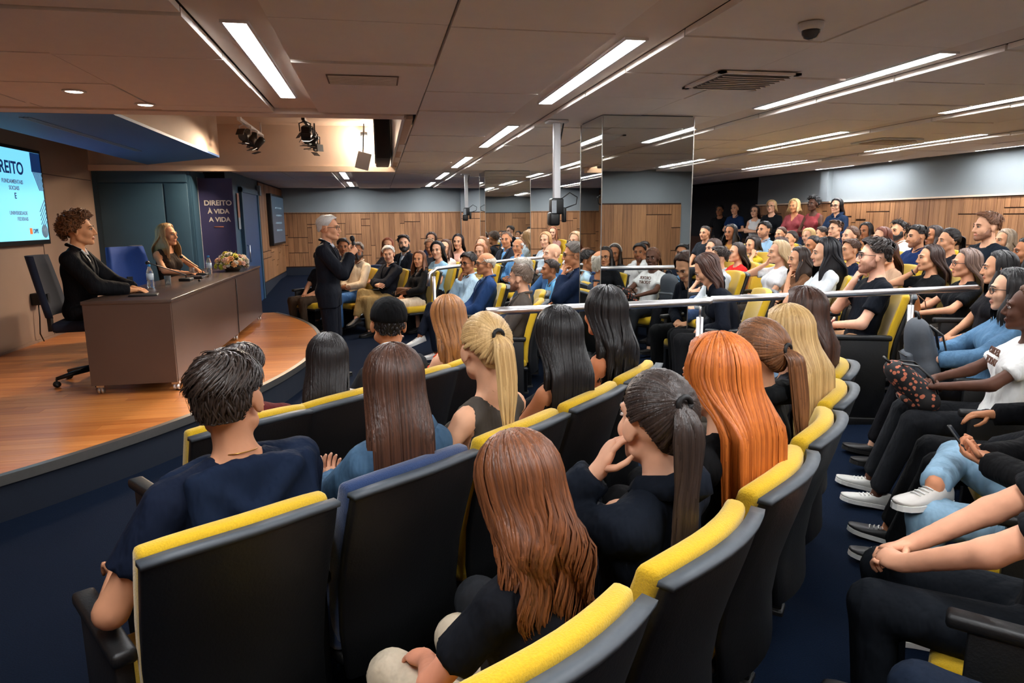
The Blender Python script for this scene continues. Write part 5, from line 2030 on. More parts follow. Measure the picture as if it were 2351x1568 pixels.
    def top_mesh(infl, sleeve, length, neck_r, vneck=0.0, loose=0.0):
        pt = [J['neck'] + 0.1, J['neck'] - 0.1, J['H'] + np.array([0.22, 0.2, 0.1]), J['H'] - np.array([0.22, 0.2, 0.12])]
        for a in J['arm'].values():
            pt += [a[0], a[0] + (a[1] - a[0]) * 1.0]
            if sleeve == 'long':
                pt += [a[2]]
        pt = np.array(pt)
        G = field(pt.min(0) - 0.10, pt.max(0) + 0.10)
        torso(G, J, fem, sp, infl, 0.05)
        if not sit and kind == 'jacket' and infl > 0.01:
            for hip, kn, an, fd, sd in J['leg'].values():
                G.cone(hip, hip + (kn - hip) * 0.3, 0.090, 0.086, 0.04, infl=infl)
        for S, E, W, hd, pn, curl, sd in J['arm'].values():
            if sleeve == 'none':
                continue
            if sleeve == 'short':
                e = S + (E - S) * 0.64
                G.cone(S, E, 0.046 * am, 0.056 * am, 0.02, infl=infl + 0.004, cut=(e, nrm(E - S)))
            else:
                G.cone(S, E, 0.046 * am, 0.044 * am, 0.02, infl=infl + loose)
                G.cone(E, W, 0.043 * am, 0.036 * am, 0.015, infl=infl + loose, cut=(W - nrm(W - E) * 0.012, nrm(W - E)))
        nk, up2 = J['neck'], J['Rt2'] @ np.array([0, 0, 1.0])
        if sleeve == 'none':
            for S, E, *_ in J['arm'].values():
                o = nrm(S - nk)
                G.cone(S + o * 0.045 - up2 * 0.16, S + o * 0.045 + up2 * 0.1, 0.062, 0.052, 0.02, sub=True)
        # neck opening
        fw = J['Rt2'] @ np.array([0, 1.0, 0])
        G.cone(nk + up2 * 0.01 + fw * 0.012, nk + up2 * 0.2 + fw * 0.05, neck_r, neck_r + 0.03, 0.01, sub=True)
        if vneck > 0:
            for q in np.linspace(0, 1, 6):
                G.cone(nk + fw * (0.06 + 0.03 * q) + up2 * (0.03 - vneck * q), nk + fw * 0.25 + up2 * (0.03 - vneck * q), 0.058 * (1 - q) + 0.004, 0.058 * (1 - q) + 0.02, 0.01, sub=True)
        if length is not None:
            G.cut(J['H'] + np.array([0, 0, length]), (0, 0, -1))
        return G.mesh()

    top = sp.get('top', {})
    kind = top.get('kind', 'tee')
    tc = cloth(top.get('color', (20, 22, 28)), top.get('fab', 'cotton'))
    slv = top.get('sleeve', 'short')
    sit_len = -0.05 if sit else -0.09
    if kind == 'jacket':
        inner = cloth(top.get('inner', (215, 220, 228)))
        V, Q = top_mesh(0.007, 'long', sit_len, 0.054, top.get('iv', 0.0))
        o = make_mesh_obj('shirt', V, Q, [inner], root)
        V, Q = top_mesh(0.018, 'long', sit_len - (0.05 if sit else 0.06), 0.068, top.get('v', 0.20), 0.006)
        jk = make_mesh_obj('jacket', V, Q, [tc], root)
        # lapels
        mbl = MB()
        fw, up2, rt = J['Rt2'] @ np.array([0, 1.0, 0]), J['Rt2'] @ np.array([0, 0, 1.0]), J['Rt2'] @ np.array([1.0, 0, 0])
        cs = J['chest']
        for sgn in (-1, 1):
            prof = [(0.072, 0.055, 0.145), (0.078, 0.10, 0.08), (0.058, 0.128, 0.0), (0.022, 0.136, -0.07)]
            mbl.tube([tuple(cs + rt * (sgn * a) + fw * b + up2 * c) for a, b, c in prof], [0.012, 0.019, 0.017, 0.006], 6, flat=0.35)
        mbl.tube([tuple(J['neck'] + rt * a + fw * b + up2 * c) for a, b, c in ((-0.066, 0.05, 0.0), (-0.066, -0.01, 0.032), (-0.03, -0.062, 0.045), (0.03, -0.062, 0.045), (0.066, -0.01, 0.032), (0.066, 0.05, 0.0))], 0.014, 6)
        mbl.build('lapels', tc, jk)
        if top.get('tie'):
            mbt = MB()
            mbt.tube([tuple(cs + fw * b + up2 * c) for b, c in ((0.075, 0.125), (0.112, 0.06), (0.124, -0.03), (0.125, -0.12))], [0.016, 0.015, 0.022, 0.02], 6, flat=0.35)
            mbt.build('tie', cloth(top['tie'], 'suit'), root)
    else:
        infl = {'tee': 0.009, 'shirt': 0.011, 'tank': 0.006, 'hoodie': 0.018, 'blouse': 0.010}[kind]
        V, Q = top_mesh(infl, slv, sit_len, {'tank': 0.075, 'tee': 0.064, 'shirt': 0.058, 'hoodie': 0.064, 'blouse': 0.068}[kind],
                        top.get('v', 0.07 if kind == 'shirt' else 0.0), 0.004)
        make_mesh_obj({'tank': 'top', 'tee': 't_shirt', 'shirt': 'shirt', 'hoodie': 'hoodie', 'blouse': 'blouse'}[kind], V, Q, [tc], root)
    if kind in ('shirt', 'jacket', 'hoodie'):
        mbc = MB()
        fw, up2, rt = J['Rt2'] @ np.array([0, 1.0, 0]), J['Rt2'] @ np.array([0, 0, 1.0]), J['Rt2'] @ np.array([1.0, 0, 0])
        big = 0.02 if kind == 'hoodie' else 0.0
        pts_ = ((-0.022, 0.078, -0.035), (-0.055, 0.045, 0.006), (-0.055, -0.02, 0.034), (0, -0.058, 0.045), (0.055, -0.02, 0.034), (0.055, 0.045, 0.006), (0.022, 0.078, -0.035))
        mbc.tube([tuple(J['neck'] + rt * a * (1 + big * 12) + fw * (b - big) + up2 * c) for a, b, c in pts_], [0.006 + big, 0.013 + big, 0.016 + big, 0.017 + big * 1.6, 0.016 + big, 0.013 + big, 0.006 + big], 6, flat=0.6 if kind != 'hoodie' else 1.0)
        mbc.build('collar' if kind != 'hoodie' else 'hood', cloth(top.get('inner', (215, 220, 228))) if kind == 'jacket' else tc, root)
    # trousers
    pn_ = sp.get('pants', {})
    pk = pn_.get('kind', 'long')
    pc = cloth(pn_.get('color', (25, 28, 36)), pn_.get('fab', 'cotton'))
    pt = [J['H'] + np.array([0.2, 0.15, 0.12]), J['H'] - np.array([0.2, 0.15, 0.12])]
    for hip, kn, an, fd, sd in J['leg'].values():
        pt += [hip, kn] + ([an] if pk == 'long' else [])
    pt = np.array(pt)
    G = field(pt.min(0) - 0.12, pt.max(0) + 0.12, hc * 1.35)
    G.ell(J['H'] + np.array([0, 0.0, 0.01]), (0.160 if fem else 0.150, 0.114 * fat, 0.102), J['Rt'], 0.04, infl=0.006)
    for hip, kn, an, fd, sd in J['leg'].values():
        G.cone(hip, kn, 0.087 * lm * (0.7 + 0.3 * fat), 0.062 * lm, 0.04, infl=0.010,
               cut=None if pk == 'long' else (hip + (kn - hip) * (0.88 if pk == 'short' else 0.75), nrm(kn - hip)))
        if pk == 'long':
            G.cone(kn, an, 0.060 * lm, 0.046, 0.02, infl=0.010, cut=(an + nrm(kn - an) * pn_.get('crop', 0.01), nrm(an - kn)))
    V, Q = G.mesh()
    make_mesh_obj('trousers' if pk == 'long' else 'shorts', V, Q, [pc], root)
    # shoes
    sh = sp.get('shoes', {})
    for hip, kn, an, fd, sd in J['leg'].values():
        o = link('shoe', shoe_mesh(sh.get('kind', 'plain')).copy() if False else shoe_mesh(sh.get('kind', 'plain')), root)
        ms = mat('shoe_%d_%d_%d' % tuple(sh.get('color', (24, 23, 24))), sh.get('color', (24, 23, 24)), rough=0.5, var=0.06)
        if len(o.data.materials) == 0:
            o.data.materials.append(ms)
            o.data.materials.append(SOLE_D)
        for i, mm in enumerate((ms, SOLE_W if sh.get('white', False) else SOLE_D)):
            o.material_slots[i].link = 'OBJECT'
            o.material_slots[i].material = mm
        y = Vector(fd)
        x = y.cross(Vector((0, 0, 1))).normalized()
        z = x.cross(y)
        o.matrix_local = Matrix(((x.x, y.x, z.x, an[0]), (x.y, y.y, z.y, an[1]), (x.z, y.z, z.z, an[2] - 0.078), (0, 0, 0, 1)))
    # ---------------- hair, beard, glasses
    M4 = HM.to_4x4()
    M4.translation = Vector(C)

    def on_head(name, me, mm, sc=1.0):
        o = link(name, me, root)
        if len(me.materials) == 0:
            me.materials.append(mm)
        o.material_slots[0].link = 'OBJECT'
        o.material_slots[0].material = mm
        o.matrix_local = M4 @ Matrix.Scale(sc * HS, 4)
        return o
    hr_ = dict(sp.get('hair', {}))
    if hr_.get('style', 'short') != 'none':
        kw = {k: v for k, v in hr_.items() if k in ('L', 'wave', 'front', 'thick', 'tie', 'sweep', 'seed')}
        if abs(sp.get('hpitch', 0)) > 10 and hr_.get('style') in ('long', 'bob'):
            kw['bow'] = round(sp['hpitch'])
        on_head('hair', hair_mesh(hr_.get('style', 'short'), lvl, **kw), hm, hr_.get('size', 1.0))
        if hr_.get('style') in ('pony',) and lvl < 2:
            T = hr_.get('tie', (0, -0.112, 0.045))
            mbs = MB()
            mbs.tube([(T[0] + 0.017 * math.cos(a), T[1] - 0.012, T[2] + 0.017 * math.sin(a)) for a in np.linspace(0, 2 * math.pi, 12)], 0.007, 6)
            o = mbs.build('hair_tie', mat('hair_tie_black', (15, 14, 15), var=0), root)
            o.matrix_local = M4 @ Matrix.Scale(HS, 4)
        if hr_.get('band'):
            mbs = MB()
            mbs.tube([tuple(scalp(np.array(90.0), np.array(90.0 - q), np.array(0.022))) if q >= 0 else (0, 0, 0) for q in range(0, 91, 15)] +
                     [tuple(scalp(np.array(-90.0), np.array(float(q)), np.array(0.022))) for q in range(15, 91, 15)], 0.007, 6)
            o = mbs.build('headband', mat('headband_%d_%d_%d' % hr_['band'], hr_['band'], var=0), root)
            o.matrix_local = M4 @ Matrix.Scale(HS, 4)
    if sp.get('cap'):
        mbs = MB()
        mbs.lathe([(0.092, 0.0), (0.094, 0.02), (0.090, 0.05), (0.072, 0.085), (0.04, 0.105), (0.008, 0.112)], (0, 0, 0), 20, Matrix.Diagonal((0.95, 1.16, 1.0, 1.0)))
        mbs.tube([(-0.06, 0.08, 0.006), (0, 0.17, 0.0), (0.06, 0.08, 0.006)], [0.02, 0.045, 0.02], 8, flat=0.2)
        o = mbs.build('cap', cloth(sp['cap']), root)
        o.matrix_local = M4 @ Matrix.Scale(HS, 4) @ Matrix.Translation((0, -0.012, 0.028))
    if sp.get('beard'):
        sk_ = sp['skin']
        bc = hair_mat(sp.get('beardc', hcol)) if sp['beard'] == 'full' else hair_mat((int(sk_[0] * 0.55), int(sk_[1] * 0.50), int(sk_[2] * 0.48)), (int(sk_[0] * 0.78), int(sk_[1] * 0.72), int(sk_[2] * 0.70)))
        on_head('beard', beard_mesh(sp['beard']), bc)
    if sp.get('glasses'):
        on_head('glasses', glasses_mesh(), FRAME)
    return root, J
PEOPLE = [
    ('man in a maroon shirt mostly hidden behind the navy T-shirt man', -0.644, 2.829, 0.900, 'y', 'LR',
     {'sex': 'm', 'skin': (196, 134, 96), 'hair': {'style': 'short', 'color': (36, 25, 20)}, 'top': {'kind': 'tee', 'color': (96, 40, 40), 'sleeve': 'short'}, 'dx': 0.07, 'lvl': 0}),
    ('woman with long black hair down her back nearest the stage', -0.312, 3.096, 0.910, 'y', 'L',
     {'sex': 'f', 'skin': (222, 168, 136), 'hair': {'style': 'long', 'color': (16, 14, 15), 'L': 0.36, 'front': False, 'light': (44, 38, 38)}, 'top': {'kind': 'blouse', 'color': (200, 196, 190), 'sleeve': 'short'}, 'dx': 0.03, 'lvl': 0}),
    ('man wearing a black cap in the front row', 0.001, 3.429, 0.972, 'y', 'L',
     {'sex': 'm', 'skin': (196, 134, 96), 'hair': {'style': 'buzz', 'color': (16, 14, 15)}, 'cap': (16, 16, 18), 'top': {'kind': 'tee', 'color': (44, 46, 50), 'sleeve': 'short'}, 'lvl': 1}),
    ('woman with long light brown hair in an orange top', 0.308, 3.763, 0.965, 'y', 'LR',
     {'sex': 'f', 'skin': (222, 168, 136), 'hair': {'style': 'long', 'color': (96, 58, 34), 'light': (196, 134, 78), 'L': 0.32, 'front': False, 'wave': 0.006}, 'top': {'kind': 'tank', 'color': (220, 72, 30), 'sleeve': 'none'}, 'dx': 0.03, 'lvl': 1}),
    ('young man in a navy T-shirt with a sweater over his shoulders', -0.496, 1.897, 1.000, 'y', 'LR',
     {'sex': 'm', 'skin': (200, 142, 108), 'hair': {'style': 'short', 'color': (24, 18, 16), 'light': (56, 42, 34), 'thick': 0.012}, 'top': {'kind': 'tee', 'color': (16, 24, 42), 'sleeve': 'short'}, 'armL': 'rest', 'armR': 'lap', 'shawl': 1, 'wide': 1.08, 'dx': 0.07, 'lvl': 0}),
    ('woman with long brown hair in a denim jacket', -0.075, 2.194, 0.980, 'n', 'L',
     {'sex': 'f', 'skin': (222, 168, 136), 'hair': {'style': 'long', 'color': (36, 24, 19), 'light': (92, 58, 42), 'L': 0.42, 'front': False}, 'top': {'kind': 'hoodie', 'color': (70, 100, 128), 'sleeve': 'long', 'fab': 'denim'}, 'armL': 'phone', 'armR': 'lap', 'watch': 'L', 'pants': {'color': (26, 28, 34)}, 'dx': 0.08, 'lvl': 0}),
    ('woman with a blonde ponytail in a grey sleeveless top', 0.324, 2.523, 1.020, 'y', 'L',
     {'sex': 'f', 'skin': (222, 168, 134), 'hair': {'style': 'pony', 'color': (160, 120, 70), 'light': (236, 200, 140), 'L': 0.3, 'tie': (0, -0.108, 0.062), 'sweep': 0.02}, 'top': {'kind': 'tank', 'color': (78, 72, 66), 'sleeve': 'none'}, 'lvl': 0}),
    ('woman with straight jet-black hair and bare shoulders', 0.696, 2.881, 0.995, 'y', 'L',
     {'sex': 'f', 'skin': (206, 140, 100), 'hair': {'style': 'long', 'color': (10, 9, 10), 'light': (36, 33, 34), 'L': 0.36, 'front': False, 'thick': 0.014}, 'top': {'kind': 'tank', 'color': (30, 30, 34), 'sleeve': 'none'}, 'lvl': 0}),
    ('woman with wavy black hair in black at the row end', 1.039, 3.266, 1.030, 'y', 'LR',
     {'sex': 'f', 'skin': (214, 138, 96), 'hair': {'style': 'long', 'color': (12, 11, 12), 'light': (40, 37, 38), 'L': 0.3, 'front': False, 'wave': 0.008}, 'top': {'kind': 'tank', 'color': (16, 16, 18), 'sleeve': 'none'}, 'lvl': 1}),
    ('woman with wavy auburn hair bending forward', 0.139, 1.263, 0.910, 'y', 'LR',
     {'sex': 'f', 'skin': (222, 150, 120), 'hair': {'style': 'long', 'color': (58, 34, 23), 'light': (138, 82, 48), 'L': 0.36, 'front': False, 'wave': 0.014, 'thick': 0.016}, 'top': {'kind': 'tee', 'color': (18, 20, 26), 'sleeve': 'short'}, 'armL': 'thigh', 'armR': 'thigh', 'pants': {'color': (206, 190, 166)}, 'slump': 8, 'hpitch': -24, 'hyaw': -20, 'dx': 0.21, 'lean': -5, 'lvl': 0}),
    ('woman with a high black ponytail touching her cheek', 0.570, 1.581, 0.989, 'y', 'L',
     {'sex': 'f', 'skin': (222, 168, 138), 'hair': {'style': 'pony', 'color': (18, 15, 15), 'light': (66, 52, 46), 'L': 0.44, 'tie': (0, -0.102, 0.075), 'wave': 0.006, 'thick': 0.014}, 'top': {'kind': 'hoodie', 'color': (16, 22, 32), 'sleeve': 'long'}, 'armL': 'cheek', 'armR': 'lap', 'dx': 0.07, 'lvl': 0}),
    ('woman with long copper-red hair seen from behind', 0.974, 1.924, 1.002, 'y', 'L',
     {'sex': 'f', 'skin': (222, 168, 136), 'hair': {'style': 'long', 'color': (142, 66, 20), 'light': (224, 126, 52), 'L': 0.4, 'front': False, 'thick': 0.018}, 'top': {'kind': 'tee', 'color': (18, 18, 20), 'sleeve': 'short'}, 'lvl': 0}),
    ('woman with a low brown ponytail and black scrunchie', 1.352, 2.294, 0.995, 'y', 'L',
     {'sex': 'f', 'skin': (216, 158, 122), 'hair': {'style': 'pony', 'color': (36, 26, 22), 'light': (150, 98, 60), 'L': 0.32, 'tie': (0.0, -0.11, 0.03), 'sweep': 0.02}, 'top': {'kind': 'hoodie', 'color': (16, 18, 20), 'sleeve': 'long'}, 'dx': -0.03, 'lvl': 0}),
    ('woman with long straight blonde hair seen from behind', 1.705, 2.689, 0.992, 'y', 'L',
     {'sex': 'f', 'skin': (222, 168, 136), 'hair': {'style': 'long', 'color': (150, 112, 60), 'light': (226, 190, 130), 'L': 0.4, 'front': False}, 'top': {'kind': 'tee', 'color': (40, 40, 46), 'sleeve': 'short'}, 'dx': -0.04, 'lvl': 0}),
    ('woman with long dark brown hair beside the blonde', 2.029, 3.108, 1.017, 'y', 'LR',
     {'sex': 'f', 'skin': (216, 158, 122), 'hair': {'style': 'long', 'color': (42, 26, 20), 'light': (88, 56, 42), 'L': 0.4, 'front': False}, 'top': {'kind': 'tee', 'color': (120, 150, 180), 'sleeve': 'short', 'fab': 'denim'}, 'dx': -0.05, 'lvl': 1}),
    ('woman with straight black hair in a light denim jacket', 3.702, 3.504, 0.985, 'y', 'L',
     {'sex': 'f', 'skin': (222, 172, 142), 'glasses': 1, 'hair': {'style': 'long', 'color': (12, 11, 12), 'light': (44, 42, 44), 'L': 0.22, 'front': True}, 'top': {'kind': 'hoodie', 'color': (84, 120, 152), 'sleeve': 'long', 'fab': 'denim'}, 'armL': 'bag', 'armR': 'bag', 'pants': {'color': (20, 20, 24)}, 'legL': 'out', 'legR': 'out', 'lvl': 1}),
    ('woman with long braids in a white printed T-shirt', 3.335, 3.055, 0.994, 'y', 'L',
     {'sex': 'f', 'skin': (92, 58, 44), 'hair': {'style': 'braids', 'color': (26, 17, 13), 'light': (130, 78, 42), 'L': 0.48, 'tie': (0, -0.09, 0.05)}, 'top': {'kind': 'tee', 'color': (226, 226, 224), 'sleeve': 'short'}, 'armL': 'bag', 'armR': 'bag', 'pants': {'color': (30, 32, 36)}, 'shoes': {'kind': 'sneaker', 'color': (205, 205, 200), 'white': 1}, 'print': 1, 'legL': 'out', 'legR': 'out', 'lvl': 1}),
    ('woman with glasses and dark hair in a black hoodie', 2.936, 2.416, 1.000, 'y', 'L',
     {'sex': 'f', 'skin': (196, 134, 96), 'glasses': 1, 'hair': {'style': 'long', 'color': (30, 22, 19), 'L': 0.3, 'front': True}, 'top': {'kind': 'hoodie', 'color': (18, 19, 23), 'sleeve': 'long'}, 'pants': {'color': (16, 17, 20)}, 'shoes': {'kind': 'sneaker', 'color': (20, 20, 22), 'white': 1}, 'armL': 'lap', 'armR': 'rest', 'legL': 'out', 'legR': 'out', 'lvl': 1}),
    ('person in pale ripped jeans holding a phone', 2.436, 1.912, 1.000, 'y', 'L',
     {'sex': 'f', 'skin': (206, 140, 104), 'hair': {'style': 'long', 'color': (60, 36, 22), 'L': 0.34, 'front': True}, 'top': {'kind': 'hoodie', 'color': (18, 18, 20), 'sleeve': 'long'}, 'pants': {'color': (138, 172, 196), 'fab': 'denim'}, 'shoes': {'kind': 'sneaker', 'color': (206, 202, 196), 'white': 1}, 'armL': 'phone', 'armR': 'phone', 'legR': 'figure4', 'lvl': 0}),
    ('person in dark trousers with tattooed bare forearms', 1.802, 1.385, 1.000, 'y', 'L',
     {'sex': 'm', 'skin': (224, 164, 132), 'hair': {'style': 'short', 'color': (36, 25, 20)}, 'top': {'kind': 'tee', 'color': (22, 24, 28), 'sleeve': 'short'}, 'pants': {'color': (18, 22, 28)}, 'shoes': {'kind': 'plain', 'color': (24, 24, 26), 'white': 1}, 'armL': 'knees', 'armR': 'knees', 'lean': -4, 'lvl': 0}),
    ('person with a ring and bare hands at the bottom right', 1.433, 0.839, 1.000, 'y', 'L',
     {'sex': 'f', 'skin': (222, 168, 136), 'hair': {'style': 'long', 'color': (66, 42, 27), 'L': 0.3}, 'top': {'kind': 'tee', 'color': (200, 190, 184), 'sleeve': 'short'}, 'pants': {'color': (18, 28, 44), 'fab': 'denim'}, 'shoes': {'kind': 'plain', 'color': (30, 30, 32), 'white': 1}, 'armL': 'lap', 'armR': 'lap', 'lvl': 0}),
    ('dark-haired woman with a pale headband seen in the mirror', 3.400, 1.450, 1.000, 'y', 'L',
     {'sex': 'f', 'skin': (166, 108, 74), 'hair': {'style': 'long', 'color': (36, 25, 20), 'L': 0.3, 'band': (222, 210, 196)}, 'top': {'kind': 'tee', 'color': (60, 60, 66), 'sleeve': 'short'}, 'lvl': 1}),
    ('man in white with hand on face, seen in the mirror', 3.660, 1.860, 1.000, 'y', 'L',
     {'sex': 'm', 'skin': (166, 108, 74), 'hair': {'style': 'short', 'color': (16, 14, 15)}, 'beard': 'stubble', 'top': {'kind': 'shirt', 'color': (220, 220, 220), 'sleeve': 'long'}, 'armR': 'cheek', 'lvl': 1}),
    ('short-haired man in a navy polo shirt seen in the mirror', 4.020, 2.420, 1.000, 'y', 'L',
     {'sex': 'm', 'skin': (196, 134, 96), 'hair': {'style': 'short', 'color': (16, 14, 15)}, 'top': {'kind': 'shirt', 'color': (22, 30, 46), 'sleeve': 'short'}, 'armL': 'cross', 'armR': 'cross2', 'lvl': 1}),
    ('tall dark-haired man behind the navy polo, seen in the mirror', 4.440, 1.850, 1.000, 'y', 'L',
     {'sex': 'm', 'skin': (216, 158, 122), 'hair': {'style': 'short', 'color': (16, 14, 15)}, 'top': {'kind': 'shirt', 'color': (52, 62, 80), 'sleeve': 'long'}, 'lvl': 1}),
    ('man with glasses at the back of the mirror reflection', 4.050, 1.000, 1.000, 'y', 'L',
     {'sex': 'm', 'skin': (216, 158, 122), 'glasses': 1, 'hair': {'style': 'short', 'color': (36, 25, 20)}, 'top': {'kind': 'tee', 'color': (220, 220, 218), 'sleeve': 'short'}, 'lvl': 1}),
    ('young man with dark hair in a pale striped shirt', 3.580, 6.900, 0.919, 'y', 'L',
     {'sex': 'm', 'skin': (222, 168, 136), 'hair': {'style': 'side', 'color': (36, 26, 22), 'thick': 0.02}, 'top': {'kind': 'shirt', 'color': (196, 202, 206), 'sleeve': 'long'}, 'lvl': 1}),
    ('woman with straight brown hair bowing her head', 2.950, 5.320, 0.980, 'y', 'LR',
     {'sex': 'f', 'skin': (216, 158, 122), 'lean': 16, 'slump': 10, 'hpitch': -34, 'hair': {'style': 'long', 'color': (38, 24, 20), 'light': (84, 52, 40), 'L': 0.36, 'front': False}, 'top': {'kind': 'hoodie', 'color': (16, 20, 30), 'sleeve': 'long'}, 'lvl': 1}),
    ('dark-haired woman half hidden behind the boy in pale shirt', 4.172, 8.163, 0.936, 'y', 'L',
     {'sex': 'f', 'skin': (222, 168, 136), 'hair': {'style': 'bob', 'color': (44, 28, 22), 'L': 0.1}, 'top': {'kind': 'tee', 'color': (60, 58, 60), 'sleeve': 'short'}, 'lvl': 2}),
    ('woman with long dark hair in a bright red top', 4.191, 7.664, 0.916, 'y', 'L',
     {'sex': 'f', 'skin': (222, 168, 136), 'hair': {'style': 'long', 'color': (30, 22, 20), 'L': 0.3, 'front': False}, 'top': {'kind': 'tee', 'color': (214, 40, 38), 'sleeve': 'short'}, 'lvl': 2}),
    ('blonde woman in a white T-shirt leaning on her hand', 4.147, 6.732, 0.956, 'y', 'L',
     {'sex': 'f', 'skin': (222, 168, 136), 'hair': {'style': 'long', 'color': (176, 140, 98), 'light': (236, 208, 166), 'L': 0.24, 'front': False}, 'top': {'kind': 'tee', 'color': (222, 224, 226), 'sleeve': 'short'}, 'armR': 'cheek', 'armL': 'belly', 'lvl': 1}),
    ('woman with dark hair resting her chin on her fist', 4.075, 6.204, 0.914, 'y', 'L',
     {'sex': 'f', 'skin': (216, 158, 122), 'hair': {'style': 'long', 'color': (36, 26, 22), 'L': 0.28, 'front': True}, 'top': {'kind': 'tee', 'color': (120, 84, 60), 'sleeve': 'short'}, 'armL': 'chin', 'armR': 'belly', 'lvl': 1}),
    ('woman with very long black hair and white sleeves', 3.976, 5.710, 0.991, 'y', 'L',
     {'sex': 'f', 'skin': (222, 168, 136), 'hair': {'style': 'long', 'color': (12, 12, 14), 'light': (40, 40, 46), 'L': 0.42, 'front': True, 'thick': 0.02}, 'top': {'kind': 'blouse', 'color': (208, 214, 218), 'sleeve': 'long'}, 'pants': {'color': (58, 92, 130), 'fab': 'denim'}, 'lvl': 1}),
    ('man with a short fade haircut in a dark blue T-shirt', 4.934, 6.565, 0.900, 'y', 'L',
     {'sex': 'm', 'skin': (216, 158, 122), 'hair': {'style': 'side', 'color': (62, 40, 28), 'thick': 0.014}, 'top': {'kind': 'tee', 'color': (22, 32, 56), 'sleeve': 'short'}, 'lvl': 1}),
    ('man with black glasses in a black T-shirt, hand on chin', 3.649, 4.634, 1.021, 'y', 'LR',
     {'sex': 'm', 'skin': (232, 176, 148), 'glasses': 1, 'hair': {'style': 'side', 'color': (30, 22, 19), 'thick': 0.022}, 'beard': 'stubble', 'top': {'kind': 'tee', 'color': (14, 18, 26), 'sleeve': 'short'}, 'armR': 'chin', 'armL': 'belly', 'pants': {'kind': 'short', 'color': (176, 134, 100)}, 'wide': 1.06, 'lvl': 1}),
    ('woman with a dark bob leaning on her hand by yellow seats', 4.985, 8.627, 0.900, 'y', 'L',
     {'sex': 'f', 'skin': (216, 158, 122), 'hair': {'style': 'bob', 'color': (30, 22, 20), 'L': 0.12, 'thick': 0.02}, 'top': {'kind': 'tee', 'color': (186, 164, 40), 'sleeve': 'short'}, 'armL': 'cheek', 'lvl': 2}),
    ('woman with brown hair half hidden behind the blonde in white', 5.030, 8.058, 0.905, 'y', 'L',
     {'sex': 'f', 'skin': (216, 158, 122), 'hair': {'style': 'long', 'color': (46, 28, 24), 'L': 0.3, 'front': False}, 'top': {'kind': 'tee', 'color': (24, 24, 28), 'sleeve': 'short'}, 'lvl': 2}),
    ('woman with black hair peering past the very long black hair', 5.292, 7.740, 0.900, 'y', 'L',
     {'sex': 'f', 'skin': (166, 108, 74), 'hair': {'style': 'back', 'color': (22, 18, 18)}, 'top': {'kind': 'tee', 'color': (40, 40, 46), 'sleeve': 'short'}, 'lvl': 2}),
    ('woman with long brown hair in a tan top, seen from behind', 4.893, 5.948, 0.908, 'y', 'L',
     {'sex': 'f', 'skin': (216, 158, 122), 'hyaw': 34, 'hair': {'style': 'long', 'color': (52, 32, 26), 'light': (98, 64, 50), 'L': 0.34, 'front': False}, 'top': {'kind': 'tee', 'color': (196, 160, 132), 'sleeve': 'short'}, 'lvl': 1}),
    ('woman resting her cheek on her hand, wearing a smartwatch', 4.742, 5.264, 0.900, 'y', 'L',
     {'sex': 'f', 'skin': (216, 158, 122), 'hair': {'style': 'long', 'color': (40, 26, 22), 'L': 0.28, 'front': False}, 'top': {'kind': 'tee', 'color': (18, 20, 22), 'sleeve': 'short'}, 'armR': 'cheek', 'armL': 'belly', 'pants': {'color': (58, 92, 130), 'fab': 'denim'}, 'lvl': 1}),
    ('woman with thin gold glasses in a black T-shirt', 4.589, 4.746, 0.900, 'y', 'L',
     {'sex': 'f', 'skin': (222, 160, 126), 'glasses': 1, 'hair': {'style': 'long', 'color': (66, 46, 38), 'light': (150, 124, 112), 'L': 0.26, 'front': False}, 'top': {'kind': 'tee', 'color': (18, 20, 24), 'sleeve': 'short'}, 'armL': 'bag', 'armR': 'bag', 'lvl': 1}),
    ('woman with smooth black hair tucked behind the denim jacket woman', 4.412, 4.251, 0.933, 'y', 'L',
     {'sex': 'f', 'skin': (216, 158, 122), 'hair': {'style': 'long', 'color': (18, 16, 17), 'L': 0.24, 'front': True}, 'top': {'kind': 'tee', 'color': (30, 30, 34), 'sleeve': 'short'}, 'lvl': 1}),
    ('dark-haired person cut off by the right edge', 5.511, 5.042, 0.900, 'y', 'L',
     {'sex': 'f', 'skin': (166, 108, 74), 'hair': {'style': 'long', 'color': (18, 18, 20), 'L': 0.26, 'front': True}, 'top': {'kind': 'tee', 'color': (26, 30, 36), 'sleeve': 'short'}, 'lvl': 1}),
    ('man with a military crew cut next to the mirror column', 5.401, 10.867, 0.945, 'y', 'L',
     {'sex': 'm', 'skin': (216, 158, 122), 'hair': {'style': 'buzz', 'color': (34, 28, 25)}, 'top': {'kind': 'tee', 'color': (30, 34, 40), 'sleeve': 'short'}, 'lvl': 2}),
    ('woman with wavy black hair in a mustard cardigan', 5.574, 10.303, 0.972, 'y', 'L',
     {'sex': 'f', 'skin': (166, 108, 74), 'hair': {'style': 'long', 'color': (20, 17, 17), 'L': 0.28, 'wave': 0.01, 'front': True}, 'top': {'kind': 'blouse', 'color': (160, 110, 50), 'sleeve': 'long'}, 'lvl': 2}),
    ('man with dark hair in a light blue shirt', 5.735, 9.632, 0.997, 'y', 'L',
     {'sex': 'm', 'skin': (216, 158, 122), 'hair': {'style': 'short', 'color': (16, 14, 15)}, 'beard': 'stubble', 'top': {'kind': 'shirt', 'color': (150, 186, 214), 'sleeve': 'short'}, 'lvl': 2}),
    ('smiling woman with brown hair tied back', 6.485, 10.381, 0.934, 'y', 'L',
     {'sex': 'f', 'skin': (216, 158, 122), 'hair': {'style': 'back', 'color': (58, 38, 28)}, 'top': {'kind': 'tee', 'color': (70, 60, 60), 'sleeve': 'short'}, 'lvl': 2}),
